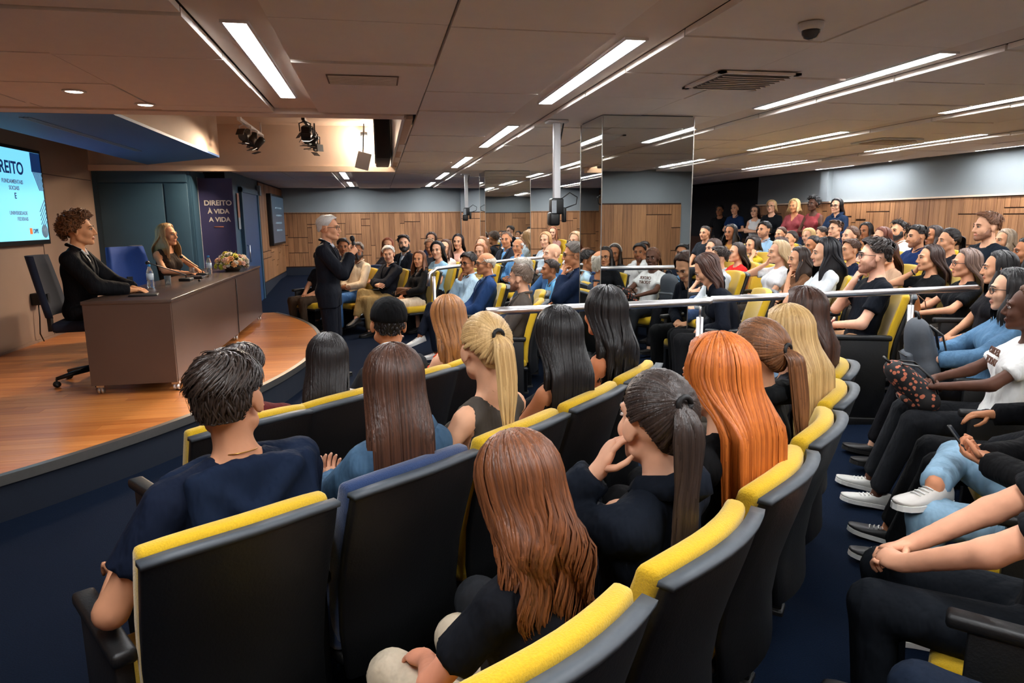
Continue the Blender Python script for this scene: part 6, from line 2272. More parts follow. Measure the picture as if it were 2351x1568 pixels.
    ('smiling woman in a white top with a black strap', 5.833, 9.075, 0.902, 'y', 'L',
     {'sex': 'f', 'skin': (216, 158, 122), 'hair': {'style': 'back', 'color': (34, 26, 24)}, 'top': {'kind': 'tee', 'color': (216, 216, 216), 'sleeve': 'short'}, 'lvl': 2}),
    ('blonde woman partly hidden in the back rows', 6.622, 9.789, 0.920, 'y', 'L',
     {'sex': 'f', 'skin': (222, 168, 136), 'hair': {'style': 'bob', 'color': (180, 142, 96), 'L': 0.08}, 'top': {'kind': 'tee', 'color': (130, 120, 110), 'sleeve': 'short'}, 'lvl': 2}),
    ('dark-haired person looking away in the back rows', 7.369, 10.554, 0.921, 'y', 'L',
     {'sex': 'm', 'skin': (216, 158, 122), 'hyaw': -40, 'hair': {'style': 'side', 'color': (36, 25, 20)}, 'top': {'kind': 'tee', 'color': (50, 52, 58), 'sleeve': 'short'}, 'lvl': 2}),
    ('young man with a brushed-up fringe in a dark shirt', 6.710, 9.296, 1.000, 'y', 'L',
     {'sex': 'm', 'skin': (222, 168, 136), 'hair': {'style': 'quiff', 'color': (58, 38, 26)}, 'top': {'kind': 'shirt', 'color': (24, 34, 58), 'sleeve': 'short'}, 'lvl': 2}),
    ('woman with tightly pulled-back brown hair and clasped hands', 5.936, 7.922, 0.957, 'y', 'L',
     {'sex': 'f', 'skin': (222, 168, 136), 'hair': {'style': 'bun', 'color': (66, 44, 32)}, 'top': {'kind': 'hoodie', 'color': (26, 32, 46), 'sleeve': 'long'}, 'lvl': 2}),
    ('woman with black hair in front of the wood panelling', 7.559, 9.680, 0.980, 'y', 'L',
     {'sex': 'f', 'skin': (166, 108, 74), 'hair': {'style': 'bob', 'color': (20, 17, 17), 'L': 0.1}, 'top': {'kind': 'blouse', 'color': (150, 100, 60), 'sleeve': 'long'}, 'lvl': 2}),
    ('woman with chestnut hair beside the curly-haired man', 5.939, 7.363, 0.955, 'y', 'L',
     {'sex': 'f', 'skin': (222, 168, 136), 'hair': {'style': 'long', 'color': (84, 42, 28), 'L': 0.2, 'front': False}, 'top': {'kind': 'tee', 'color': (60, 50, 50), 'sleeve': 'short'}, 'lvl': 2}),
    ('bearded man with curly black hair in a white shirt', 6.825, 8.173, 0.997, 'y', 'L',
     {'sex': 'm', 'skin': (216, 158, 122), 'hair': {'style': 'curly', 'color': (24, 19, 18), 'thick': 0.016}, 'beard': 'full', 'top': {'kind': 'shirt', 'color': (218, 208, 200), 'sleeve': 'short'}, 'lvl': 2}),
    ('clean-cut man in a navy button-up shirt', 5.909, 6.782, 0.964, 'y', 'L',
     {'sex': 'm', 'skin': (216, 158, 122), 'hair': {'style': 'short', 'color': (26, 22, 22)}, 'beard': 'stubble', 'top': {'kind': 'shirt', 'color': (22, 42, 86), 'sleeve': 'short'}, 'lvl': 2}),
    ('woman with long dark hair and a tanned face at the back', 6.844, 7.551, 0.960, 'y', 'L',
     {'sex': 'f', 'skin': (166, 108, 74), 'hair': {'style': 'long', 'color': (34, 24, 21), 'L': 0.26, 'front': True}, 'top': {'kind': 'tee', 'color': (110, 80, 70), 'sleeve': 'short'}, 'lvl': 2}),
    ('woman with dark hair pulled into a ponytail at the right', 5.860, 6.299, 0.952, 'y', 'L',
     {'sex': 'f', 'skin': (216, 158, 122), 'hair': {'style': 'pony', 'color': (22, 18, 18), 'L': 0.3}, 'top': {'kind': 'tee', 'color': (30, 30, 36), 'sleeve': 'short'}, 'lvl': 2}),
    ('big man with reddish-brown hair and stubble', 5.774, 5.754, 1.060, 'y', 'L',
     {'sex': 'm', 'skin': (222, 168, 136), 'wide': 1.15, 'hair': {'style': 'quiff', 'color': (84, 54, 36)}, 'beard': 'stubble', 'beardc': (120, 80, 60), 'top': {'kind': 'tee', 'color': (20, 28, 38), 'sleeve': 'short'}, 'lvl': 1}),
    ('woman with ash-blonde highlights at the far right', 6.787, 6.499, 0.937, 'y', 'L',
     {'sex': 'f', 'skin': (216, 158, 122), 'hair': {'style': 'bob', 'color': (70, 56, 48), 'light': (190, 168, 142), 'L': 0.16}, 'top': {'kind': 'tee', 'color': (24, 26, 30), 'sleeve': 'short'}, 'lvl': 2}),
    ('person in brown trousers mostly hidden behind the speaker', -0.950, 10.950, 0.928, 'y', 'LR',
     {'sex': 'm', 'skin': (216, 158, 122), 'hair': {'style': 'short', 'color': (36, 25, 20)}, 'top': {'kind': 'tee', 'color': (30, 30, 34), 'sleeve': 'short'}, 'pants': {'color': (66, 52, 40)}, 'shoes': {'color': (96, 56, 34)}, 'armL': 'lap', 'lvl': 2}),
    ('man half hidden by the microphone in a light blue shirt', -0.620, 11.620, 1.060, 'y', 'L',
     {'sex': 'm', 'skin': (166, 108, 74), 'hair': {'style': 'short', 'color': (36, 25, 20)}, 'top': {'kind': 'shirt', 'color': (120, 160, 205), 'sleeve': 'short'}, 'lvl': 2}),
    ('man with glasses and beard in a cream shirt', -0.360, 10.780, 1.021, 'y', 'L',
     {'sex': 'm', 'skin': (166, 108, 74), 'glasses': 1, 'hair': {'style': 'quiff', 'color': (70, 58, 50), 'light': (150, 140, 130)}, 'beard': 'full', 'beardc': (44, 32, 26), 'top': {'kind': 'shirt', 'color': (226, 206, 176), 'sleeve': 'long'}, 'armR': 'belly', 'pants': {'color': (70, 110, 160), 'fab': 'denim'}, 'lvl': 2}),
    ('white-haired man in a black jacket with folded arms', 0.100, 10.450, 0.990, 'y', 'L',
     {'sex': 'm', 'skin': (222, 168, 136), 'wide': 1.08, 'hair': {'style': 'short', 'color': (190, 184, 174), 'light': (230, 226, 218)}, 'top': {'kind': 'jacket', 'color': (24, 26, 34), 'sleeve': 'short', 'inner': (40, 36, 38), 'fab': 'suit', 'v': 0.08}, 'armL': 'cross', 'armR': 'cross2', 'legR': 'over', 'pants': {'color': (150, 124, 80)}, 'shoes': {'color': (20, 18, 18)}, 'lvl': 2}),
    ('woman with long brown hair in a black blazer and cream trousers', 0.530, 10.080, 0.952, 'y', 'LR',
     {'sex': 'f', 'skin': (216, 150, 108), 'hair': {'style': 'long', 'color': (78, 46, 30), 'light': (140, 88, 56), 'L': 0.26, 'front': True}, 'top': {'kind': 'jacket', 'color': (20, 20, 22), 'sleeve': 'short', 'inner': (180, 164, 150), 'fab': 'suit', 'v': 0.16}, 'pants': {'color': (222, 200, 172), 'crop': 0.06}, 'shoes': {'kind': 'pump', 'color': (226, 180, 160)}, 'armL': 'belly', 'armR': 'lap', 'lvl': 2}),
    ('red-haired woman behind the white-haired man', 0.130, 12.150, 1.030, 'y', 'L',
     {'sex': 'f', 'skin': (216, 158, 122), 'hair': {'style': 'long', 'color': (110, 58, 36), 'L': 0.2}, 'top': {'kind': 'tee', 'color': (60, 50, 50), 'sleeve': 'short'}, 'lvl': 2}),
    ('bearded man in a black suit with a grey tie', 0.390, 11.700, 1.060, 'y', 'L',
     {'sex': 'm', 'skin': (222, 168, 136), 'hair': {'style': 'quiff', 'color': (28, 24, 24)}, 'beard': 'full', 'top': {'kind': 'jacket', 'color': (22, 24, 32), 'sleeve': 'short', 'tie': (90, 100, 112), 'inner': (216, 224, 232), 'fab': 'suit'}, 'lvl': 2}),
    ('woman with a beige headband looking down', 0.860, 12.200, 0.978, 'y', 'L',
     {'sex': 'f', 'skin': (166, 108, 74), 'hpitch': -16, 'hair': {'style': 'back', 'color': (96, 66, 46), 'band': (196, 170, 140)}, 'top': {'kind': 'tee', 'color': (40, 40, 44), 'sleeve': 'short'}, 'lvl': 2}),
    ('woman with black hair and fringe in a light blue blouse', 0.840, 10.620, 1.030, 'y', 'L',
     {'sex': 'f', 'skin': (222, 168, 136), 'hair': {'style': 'long', 'color': (16, 15, 17), 'L': 0.22, 'front': False, 'thick': 0.016}, 'top': {'kind': 'blouse', 'color': (152, 190, 216), 'sleeve': 'short'}, 'pants': {'kind': 'mini', 'color': (22, 22, 26)}, 'lvl': 2}),
    ('woman with a dark blue bow in her brown hair', 0.950, 13.100, 1.022, 'y', 'L',
     {'sex': 'f', 'skin': (216, 158, 122), 'hair': {'style': 'long', 'color': (50, 34, 28), 'L': 0.2}, 'top': {'kind': 'tee', 'color': (26, 34, 60), 'sleeve': 'short'}, 'lvl': 2}),
    ('woman with long brown hair and thin glasses in a lace top', 1.030, 11.150, 1.016, 'y', 'L',
     {'sex': 'f', 'skin': (222, 168, 136), 'glasses': 1, 'hair': {'style': 'long', 'color': (60, 38, 28), 'L': 0.24, 'front': True}, 'top': {'kind': 'blouse', 'color': (226, 206, 194), 'sleeve': 'short'}, 'pants': {'kind': 'mini', 'color': (30, 30, 34)}, 'armL': 'chin', 'lvl': 2}),
    ('woman with sleek dark hair in a pink strap top', 1.330, 12.100, 1.030, 'y', 'L',
     {'sex': 'f', 'skin': (216, 158, 122), 'hair': {'style': 'long', 'color': (28, 20, 20), 'L': 0.28, 'front': False}, 'top': {'kind': 'tank', 'color': (224, 170, 150), 'sleeve': 'none'}, 'lvl': 2}),
    ('woman with light brown hair touching her lips', 1.500, 10.450, 0.983, 'y', 'L',
     {'sex': 'f', 'skin': (222, 168, 136), 'hair': {'style': 'long', 'color': (128, 80, 50), 'L': 0.22, 'front': True}, 'top': {'kind': 'tee', 'color': (224, 208, 196), 'sleeve': 'short'}, 'armR': 'chin', 'lvl': 2}),
    ('smiling woman with wavy brown hair in a white top', 1.600, 10.930, 1.030, 'y', 'L',
     {'sex': 'f', 'skin': (222, 168, 136), 'hair': {'style': 'long', 'color': (104, 66, 42), 'light': (170, 120, 80), 'L': 0.22, 'wave': 0.012, 'front': True}, 'top': {'kind': 'blouse', 'color': (228, 216, 204), 'sleeve': 'short'}, 'lvl': 2}),
    ('man with glasses resting his chin on his hand', 1.020, 8.420, 0.965, 'y', 'LR',
     {'sex': 'm', 'skin': (166, 108, 74), 'glasses': 1, 'hair': {'style': 'side', 'color': (26, 20, 18), 'thick': 0.02}, 'top': {'kind': 'shirt', 'color': (178, 206, 224), 'sleeve': 'long'}, 'armR': 'chin', 'armL': 'belly', 'pants': {'color': (28, 34, 48)}, 'shoes': {'kind': 'sneaker', 'color': (225, 225, 222), 'white': 1}, 'legR': 'over', 'lvl': 1}),
    ('older man with cropped grey hair in a royal blue blazer', 1.100, 7.620, 0.998, 'y', 'L',
     {'sex': 'm', 'skin': (196, 134, 96), 'glasses': 1, 'hair': {'style': 'bald', 'color': (196, 186, 170), 'light': (220, 212, 200)}, 'top': {'kind': 'jacket', 'color': (38, 66, 112), 'sleeve': 'short', 'inner': (172, 200, 226), 'fab': 'suit'}, 'armL': 'lap', 'armR': 'lap', 'pants': {'color': (190, 164, 130)}, 'lvl': 1}),
    ('heavyset man with brown hair in a grey blazer', 1.180, 6.100, 0.968, 'y', 'LR',
     {'sex': 'm', 'skin': (222, 168, 136), 'wide': 1.12, 'hair': {'style': 'short', 'color': (92, 72, 58), 'light': (140, 120, 104)}, 'beard': 'stubble', 'beardc': (120, 84, 66), 'top': {'kind': 'jacket', 'color': (86, 78, 72), 'sleeve': 'short', 'inner': (70, 76, 84), 'fab': 'suit', 'v': 0.1}, 'lvl': 1}),
    ('grey-haired man with glasses behind the heavyset man', 1.380, 6.850, 0.976, 'y', 'L',
     {'sex': 'm', 'skin': (196, 134, 96), 'glasses': 1, 'hair': {'style': 'short', 'color': (170, 160, 146), 'light': (206, 198, 186)}, 'top': {'kind': 'shirt', 'color': (60, 70, 86), 'sleeve': 'long'}, 'lvl': 1}),
    ('bald older man in a blue striped shirt', 2.120, 10.750, 0.977, 'y', 'L',
     {'sex': 'm', 'skin': (196, 134, 96), 'hair': {'style': 'bald', 'color': (150, 146, 140)}, 'top': {'kind': 'shirt', 'color': (90, 140, 186), 'sleeve': 'long'}, 'armL': 'chin', 'lvl': 2}),
    ('bald man in a blue patterned shirt', 2.030, 8.150, 1.022, 'y', 'L',
     {'sex': 'm', 'skin': (222, 168, 136), 'hair': {'style': 'none', 'color': (150, 120, 100)}, 'top': {'kind': 'shirt', 'color': (44, 88, 134), 'sleeve': 'long', 'fab': 'patterned'}, 'armL': 'lap', 'pants': {'color': (206, 186, 164)}, 'legL': 'figure4', 'wide': 1.06, 'lvl': 1}),
    ('man with glasses in a navy jacket, fist at his mouth', 2.000, 7.080, 1.060, 'y', 'L',
     {'sex': 'm', 'skin': (196, 134, 96), 'glasses': 1, 'hair': {'style': 'short', 'color': (84, 74, 66), 'light': (130, 122, 114)}, 'top': {'kind': 'jacket', 'color': (24, 38, 64), 'sleeve': 'short', 'inner': (206, 204, 204), 'fab': 'suit'}, 'armL': 'chin', 'pants': {'color': (226, 226, 226)}, 'lvl': 1}),
    ('person in a light blue shirt holding up a phone', 2.060, 7.620, 0.900, 'y', 'L',
     {'sex': 'm', 'skin': (166, 108, 74), 'hair': {'style': 'short', 'color': (36, 25, 20)}, 'top': {'kind': 'shirt', 'color': (110, 180, 226), 'sleeve': 'long'}, 'armL': 'phone', 'armR': 'phone', 'pants': {'color': (120, 160, 196), 'fab': 'denim'}, 'lean': 14, 'lvl': 1}),
    ('balding man in a dark jacket and denim shirt', 2.060, 11.330, 1.039, 'y', 'L',
     {'sex': 'm', 'skin': (196, 134, 96), 'hair': {'style': 'thin', 'color': (70, 54, 44)}, 'top': {'kind': 'jacket', 'color': (40, 42, 50), 'sleeve': 'short', 'inner': (100, 150, 196), 'fab': 'suit'}, 'lvl': 2}),
    ('woman with long dark blonde hair in pale blue', 2.720, 11.250, 1.011, 'y', 'L',
     {'sex': 'f', 'skin': (222, 168, 136), 'hair': {'style': 'long', 'color': (150, 106, 66), 'light': (206, 160, 110), 'L': 0.28, 'front': False}, 'top': {'kind': 'blouse', 'color': (206, 220, 230), 'sleeve': 'long'}, 'lvl': 2}),
    ('woman with blonde highlights in a white top, far block', 2.980, 10.350, 1.030, 'y', 'L',
     {'sex': 'f', 'skin': (222, 168, 136), 'hair': {'style': 'long', 'color': (140, 100, 66), 'light': (216, 178, 132), 'L': 0.2, 'front': False}, 'top': {'kind': 'tee', 'color': (228, 222, 216), 'sleeve': 'short'}, 'lvl': 2}),
    ('person with jet-black hair turned away, far block', 3.300, 10.950, 0.999, 'y', 'L',
     {'sex': 'f', 'skin': (216, 158, 122), 'hyaw': -50, 'hair': {'style': 'bob', 'color': (14, 13, 15), 'L': 0.1, 'thick': 0.02}, 'top': {'kind': 'tee', 'color': (60, 64, 70), 'sleeve': 'short'}, 'lvl': 2}),
    ('woman with reddish hair in the far back rows', 3.600, 14.200, 0.941, 'y', 'L',
     {'sex': 'f', 'skin': (222, 168, 136), 'hair': {'style': 'long', 'color': (112, 66, 42), 'L': 0.22}, 'top': {'kind': 'tee', 'color': (160, 120, 110), 'sleeve': 'short'}, 'lvl': 2}),
    ('man with glasses in a pink T-shirt, far back row', 4.500, 13.600, 0.998, 'y', 'L',
     {'sex': 'm', 'skin': (216, 158, 122), 'glasses': 1, 'hair': {'style': 'short', 'color': (16, 14, 15)}, 'top': {'kind': 'tee', 'color': (190, 140, 124), 'sleeve': 'short'}, 'lvl': 2}),
    ('woman with tied-up brown hair, far back row', 4.980, 13.300, 0.984, 'y', 'L',
     {'sex': 'f', 'skin': (216, 158, 122), 'hair': {'style': 'bun', 'color': (70, 48, 38)}, 'top': {'kind': 'tee', 'color': (216, 200, 186), 'sleeve': 'short'}, 'lvl': 2}),
    ('dark-haired man with a phone at the back, far block', 3.700, 11.600, 1.000, 'y', 'L',
     {'sex': 'm', 'skin': (216, 158, 122), 'hair': {'style': 'short', 'color': (16, 14, 15)}, 'top': {'kind': 'tee', 'color': (120, 110, 104), 'sleeve': 'short'}, 'lvl': 2}),
    ('woman with a pale scarf at the back, far block', 3.950, 10.700, 1.000, 'y', 'L',
     {'sex': 'f', 'skin': (222, 168, 136), 'hair': {'style': 'long', 'color': (36, 25, 20), 'L': 0.24}, 'top': {'kind': 'blouse', 'color': (200, 196, 190), 'sleeve': 'long'}, 'lvl': 2}),
    ('blonde woman with glasses in a black long-sleeved top, standing', 7.900, 12.872, 1.008, '', '',
     {'sex': 'f', 'skin': (222, 168, 136), 'pose': 'stand', 'glasses': 1, 'wide': 1.12, 'hair': {'style': 'long', 'color': (170, 130, 84), 'light': (228, 192, 140), 'L': 0.12, 'front': False}, 'top': {'kind': 'blouse', 'color': (20, 22, 26), 'sleeve': 'long'}, 'armL': 'belly', 'armR': 'belly', 'lvl': 2}),
    ('woman with wavy blonde hair in a mauve wrap top, standing', 7.900, 12.082, 1.008, '', '',
     {'sex': 'f', 'skin': (216, 150, 104), 'pose': 'stand', 'hair': {'style': 'long', 'color': (190, 150, 96), 'light': (240, 210, 150), 'L': 0.14, 'wave': 0.014, 'front': True}, 'top': {'kind': 'blouse', 'color': (150, 70, 74), 'sleeve': 'long', 'v': 0.16}, 'armL': 'belly', 'armR': 'belly', 'lvl': 2}),
    ('woman with curly black updo in a burgundy top, standing', 7.900, 11.492, 1.019, '', '',
     {'sex': 'f', 'skin': (84, 54, 40), 'pose': 'stand', 'hair': {'style': 'curly', 'color': (16, 14, 15), 'thick': 0.018}, 'top': {'kind': 'tank', 'color': (140, 58, 62), 'sleeve': 'none'}, 'armL': 'belly', 'armR': 'belly', 'lvl': 2}),
    ('woman with black hair and glasses in a navy hoodie, standing', 7.900, 10.826, 0.988, '', '',
     {'sex': 'f', 'skin': (222, 168, 136), 'pose': 'stand', 'glasses': 1, 'hair': {'style': 'long', 'color': (22, 18, 19), 'L': 0.2, 'front': False}, 'top': {'kind': 'hoodie', 'color': (30, 46, 72), 'sleeve': 'long'}, 'armL': 'belly', 'armR': 'belly', 'lvl': 2}),
    ('woman with long dark hair in a white sleeveless top, standing', 7.900, 13.499, 0.950, '', '',
     {'sex': 'f', 'skin': (222, 168, 136), 'pose': 'stand', 'hair': {'style': 'long', 'color': (34, 22, 20), 'L': 0.26, 'front': False}, 'top': {'kind': 'tank', 'color': (222, 222, 222), 'sleeve': 'none'}, 'armL': 'cross', 'armR': 'cross2', 'lvl': 2}),
    ('woman in a navy polo shirt standing near the dark passage', 8.050, 14.621, 1.001, '', '',
     {'sex': 'f', 'skin': (216, 158, 122), 'pose': 'stand', 'hair': {'style': 'back', 'color': (36, 22, 18)}, 'top': {'kind': 'shirt', 'color': (24, 44, 80), 'sleeve': 'short'}, 'armL': 'belly', 'armR': 'belly', 'lvl': 2}),
    ('person in black standing in the shade of the passage', 8.050, 15.331, 0.971, '', '',
     {'sex': 'm', 'skin': (166, 108, 74), 'pose': 'stand', 'hair': {'style': 'short', 'color': (16, 14, 15)}, 'top': {'kind': 'tee', 'color': (18, 18, 20), 'sleeve': 'short'}, 'armL': 'down', 'armR': 'down', 'lvl': 2}),
]

# ------------------------------------------------------------------ everyone in the hall
SPEAKER = (-0.54, 7.40)
rnd = random.Random(21)
PLAIN_PANTS = [(24, 26, 32), (30, 36, 48), (40, 42, 46), (22, 22, 24), (52, 72, 104), (58, 52, 46)]


def look_yaw(x, y, rz, tgt, lim=62):
    dx, dy = tgt[0] - x, tgt[1] - y
    c, s = math.cos(-rz), math.sin(-rz)
    lx, ly = c * dx - s * dy, s * dx + c * dy
    return max(-lim, min(lim, math.degrees(math.atan2(-lx, ly))))


DONE = {}
for phrase, x, y, s, seat, ends, sp in PEOPLE:
    sp = dict(sp)
    rz = math.atan2(CEN[1] - y, CEN[0] - x) - math.pi / 2
    z = ramp(x, y)
    stand = sp.get('pose') == 'stand'
    if stand:
        rz = math.atan2(7.6 - y, -1.0 - x) - math.pi / 2
    dx = sp.pop('dx', 0.0)
    px, py = x + math.cos(rz) * dx, y + math.sin(rz) * dx
    sp['pos'], sp['yaw'], sp['scale'] = (px, py, z), rz, s
    if 'hyaw' not in sp:
        sp['hyaw'] = look_yaw(px, py, rz, SPEAKER) + rnd.uniform(-6, 6)
    if 'hpitch' not in sp:
        sp['hpitch'] = rnd.uniform(-5, 4)
    sp.setdefault('hroll', rnd.uniform(-4, 4))
    if not stand:
        sp.setdefault('lean', rnd.uniform(-14, -7))
        opts = ['lap', 'lap', 'thigh', 'belly', 'rest']
        a = rnd.choice(opts)
        sp.setdefault('armL', a)
        sp.setdefault('armR', a if a != 'rest' else 'lap')
    if 'pants' not in sp:
        c = rnd.choice(PLAIN_PANTS)
        sp['pants'] = dict(color=c, fab='denim' if c[2] > 90 else 'cotton')
    sp['hair'] = dict(sp['hair'])
    sp['hair'].setdefault('seed', rnd.randint(0, 2 if sp['lvl'] else 5))
    root, J = person(sp)
    tag(root, phrase, 'person', 'standing spectators' if stand else 'seated audience')
    DONE[phrase] = (root, J, sp)
    if seat:
        col = 'navy' if seat == 'n' else 'yellow'
        if y > 7.4 and x < 5.0 and math.hypot(x + 4.2, y - 7.6) < 11 and math.atan2(y - 7.6, x + 4.2) > rad(14):
            ends = 'R'
        seat_at(x, y, rz, ('%s theatre seat of the %s' % (col, phrase) if len(phrase.split()) < 12 else '%s seat of the %s' % (col, phrase)), col, ends, z)

# ---- empty seats
for x, y, lab, col in ((-0.20, 11.42, 'empty navy theatre seat behind the man in cream', 'navy'),
                       (1.18, 9.95, 'empty yellow theatre seat beside the far handrail', 'yellow'),
                       (4.18, 7.20, 'empty yellow theatre seat between the red top and the blonde', 'yellow'),
                       (5.02, 7.07, 'empty yellow theatre seat behind the very long black hair', 'yellow'),
                       (5.88, 8.50, 'empty yellow theatre seat below the standing women', 'yellow'),
                       (6.66, 5.92, 'empty yellow theatre seat at the far right edge', 'yellow')):
    rz = math.atan2(CEN[1] - y, CEN[0] - x) - math.pi / 2
    seat_at(x, y, rz, lab, col, 'L')


# ---- people on and by the stage
def stage_person(label, x, y, rz, z, sp):
    sp['pos'], sp['yaw'] = (x, y, z), rz
    root, J = person(sp)
    tag(root, label, 'person', 'people on the stage')
    return root, J


curly_man, Jc = stage_person('curly-haired man in a black suit sitting at the near end of the desk', -2.60, 6.60, rad(-90 + 4), STAGE_Z + 0.07,
             dict(sex='m', skin=(226, 160, 112), lvl=0, scale=1.06, lean=2, hyaw=6, hpitch=3, hair=dict(style='curly', color=(48, 30, 20), light=(150, 98, 56), thick=0.020),
                  top=dict(kind='jacket', color=(16, 16, 19), inner=(226, 224, 220), fab='suit', v=0.14), armL='desk', armR='desk', handL=(0.03, -0.05, -0.09), handR=(-0.03, -0.05, -0.09), pants=dict(color=(18, 18, 20))))
stage_person('blonde woman in a dark sleeveless dress sitting at the desk', -2.54, 9.05, rad(-122), STAGE_Z + 0.05,
             dict(sex='f', skin=(226, 160, 116), lvl=1, scale=1.02, lean=0, hyaw=12, hpitch=2, hair=dict(style='long', color=(140, 98, 56), light=(226, 186, 126), L=0.30, front=True, thick=0.014),
                  top=dict(kind='tank', color=(58, 48, 40), sleeve='none'), armL='desk', armR='desk', handL=(0.0, -0.06, -0.05), handR=(0.0, -0.06, -0.05), pants=dict(color=(24, 24, 26))))
speaker_o, Js = stage_person('standing white-haired speaker in a dark suit holding a microphone', SPEAKER[0], SPEAKER[1], rad(-98), 0.0,
             dict(sex='m', pose='stand', skin=(226, 164, 126), lvl=0, scale=1.0, lean=1, hyaw=-4, hpitch=0, glasses=True, hair=dict(style='short', color=(196, 190, 182), light=(246, 243, 238), thick=0.012),
                  top=dict(kind='jacket', color=(20, 22, 30), inner=(206, 218, 232), tie=(34, 36, 46), fab='suit'), armR='mic', armL='mic2', pants=dict(color=(20, 22, 30)), shoes=dict(color=(14, 13, 13))))


def world(root, p):
    bpy.context.view_layer.update()
    return root.matrix_world @ Vector(p)


# microphone held by the speaker
S_, E_, W_, hd_, pn_, cu_, sd_ = Js['arm']['R']
grip = W_ + hd_ * 0.075 + pn_ * 0.030
mic = empty('handheld_microphone', world(speaker_o, grip))
mic.rotation_euler = (rad(12), 0, rad(-98))
tag(mic, 'black handheld microphone held upright by the speaker', 'microphone')
MB().lathe([(0.010, -0.12), (0.013, -0.11), (0.017, 0.05), (0.019, 0.075), (0.012, 0.08)], seg=14).build('handle', M_BLACK, mic)
MB().ball((0, 0, 0.105), (0.026, 0.026, 0.034), 14, 10).build('mesh_head', mat('mic_mesh', (40, 40, 42), rough=0.5, metal=0.6, var=0.3, scale=400), mic)


# ---- bags and other things people hold
def backpack(label, loc, rz, tilt, m, m2, size=1.0):
    t = empty('backpack', loc, rz)
    t.rotation_euler = (rad(tilt), 0, rz)
    t.scale = (size,) * 3
    tag(t, label, 'bag')
    h_ = 0.006
    Fb = Field(axis(-0.19, 0.19, 0.012), axis(-0.14, 0.14, 0.012), axis(-0.03, 0.46, 0.012))
    Fb.ell((0, 0, 0.16), (0.15, 0.095, 0.17), None, 0.05)
    Fb.ell((0, -0.005, 0.30), (0.135, 0.080, 0.12), None, 0.05)
    Fb.cone((-0.10, 0.0, 0.06), (0.10, 0.0, 0.06), 0.075, 0.075, 0.04)
    V, Q = Fb.mesh()
    make_mesh_obj('bag_body', V, Q, [m], t)
    MB().rbox(-0.105, 0.105, 0.06, 0.115, 0.05, 0.20, 0.025).build('front_pocket', m, t)
    MB().tube([(-0.10, 0.112, 0.185), (0, 0.121, 0.190), (0.10, 0.112, 0.185)], 0.004, 5).build('zip', m2, t)
    MB().tube([(-0.04, -0.02, 0.41), (-0.03, -0.02, 0.455), (0.03, -0.02, 0.455), (0.04, -0.02, 0.41)], 0.010, 6).build('handle', m2, t)
    for s in (-1, 1):
        MB().tube([(s * 0.06, -0.07, 0.36), (s * 0.08, -0.13, 0.28), (s * 0.09, -0.13, 0.16), (s * 0.10, -0.08, 0.06)], 0.016, 6, flat=0.4).build('strap', m2, t)
    return t


def dots_mat():
    m = bpy.data.materials.new('floral_print')
    nt, b = nodes_of(m)
    tc = nt.nodes.new('ShaderNodeTexCoord')
    vo = N(nt, 'ShaderNodeTexVoronoi', Scale=26.0)
    nt.links.new(tc.outputs['Object'], vo.inputs['Vector'])
    lt = nt.nodes.new('ShaderNodeMath')
    lt.operation = 'LESS_THAN'
    lt.inputs[1].default_value = 0.36
    nt.links.new(vo.outputs['Distance'], lt.inputs[0])
    nt.links.new(mix_color(nt, lt.outputs[0], lin((24, 22, 24)), lin((190, 106, 78))), b.inputs['Base Color'])
    b.inputs['Roughness'].default_value = 0.8
    return m


def lap_point(phrase, f=0.26, h=0.66, side=0.0):
    root, J, sp = DONE[phrase]
    return world(root, (side, f, h)), sp['yaw']


p, rz = lap_point('woman with straight black hair in a light denim jacket', 0.36, 0.60)
backpack('grey backpack on the lap of the woman in the denim jacket', p, rz, -14, mat('bag_grey', (70, 76, 84), rough=0.7, var=0.15, scale=60), M_BLACK, 0.92)
p, rz = lap_point('woman with long braids in a white printed T-shirt', 0.34, 0.60)
b_ = backpack('black bag with a pink floral print on the lap of the braids woman', p, rz, -48, dots_mat(), M_BLACK, 0.80)
MB().rbox(-0.03, 0.03, 0.112, 0.118, 0.10, 0.14, 0.002).build('cloth_patch', M_WHITE, b_)
p, rz = lap_point('woman with thin gold glasses in a black T-shirt', 0.34, 0.60)
backpack('tan leather bag on the lap of the woman with gold glasses', p, rz, -10, mat('leather_tan', (140, 82, 36), rough=0.5, var=0.25, scale=40), mat('leather_brown', (92, 54, 28), rough=0.5), 0.70)
p, rz = lap_point('woman resting her cheek on her hand, wearing a smartwatch', 0.32, 0.60)
backpack('black bag lying on the lap of the smartwatch woman', p, rz, -62, mat('bag_black', (24, 25, 28), rough=0.6, var=0.2), M_BLACK, 0.75)
root, J, sp = DONE['woman with long brown hair in a black blazer and cream trousers']
hb = empty('handbag', world(root, (0.04, 0.20, 0.645)), sp['yaw'] + 0.3)
tag(hb, 'small brown handbag on the lap of the woman in cream trousers', 'bag')
MB().rbox(-0.12, 0.12, -0.05, 0.05, 0.0, 0.10, 0.02).build('bag_body', mat('leather_brown2', (104, 64, 38), rough=0.5), hb)
MB().tube([(-0.10, 0, 0.09), (-0.05, 0.10, 0.06), (0.05, 0.14, 0.0), (0.11, 0.06, 0.05)], 0.007, 6).build('strap', mat('leather_brown2', (104, 64, 38)), hb)


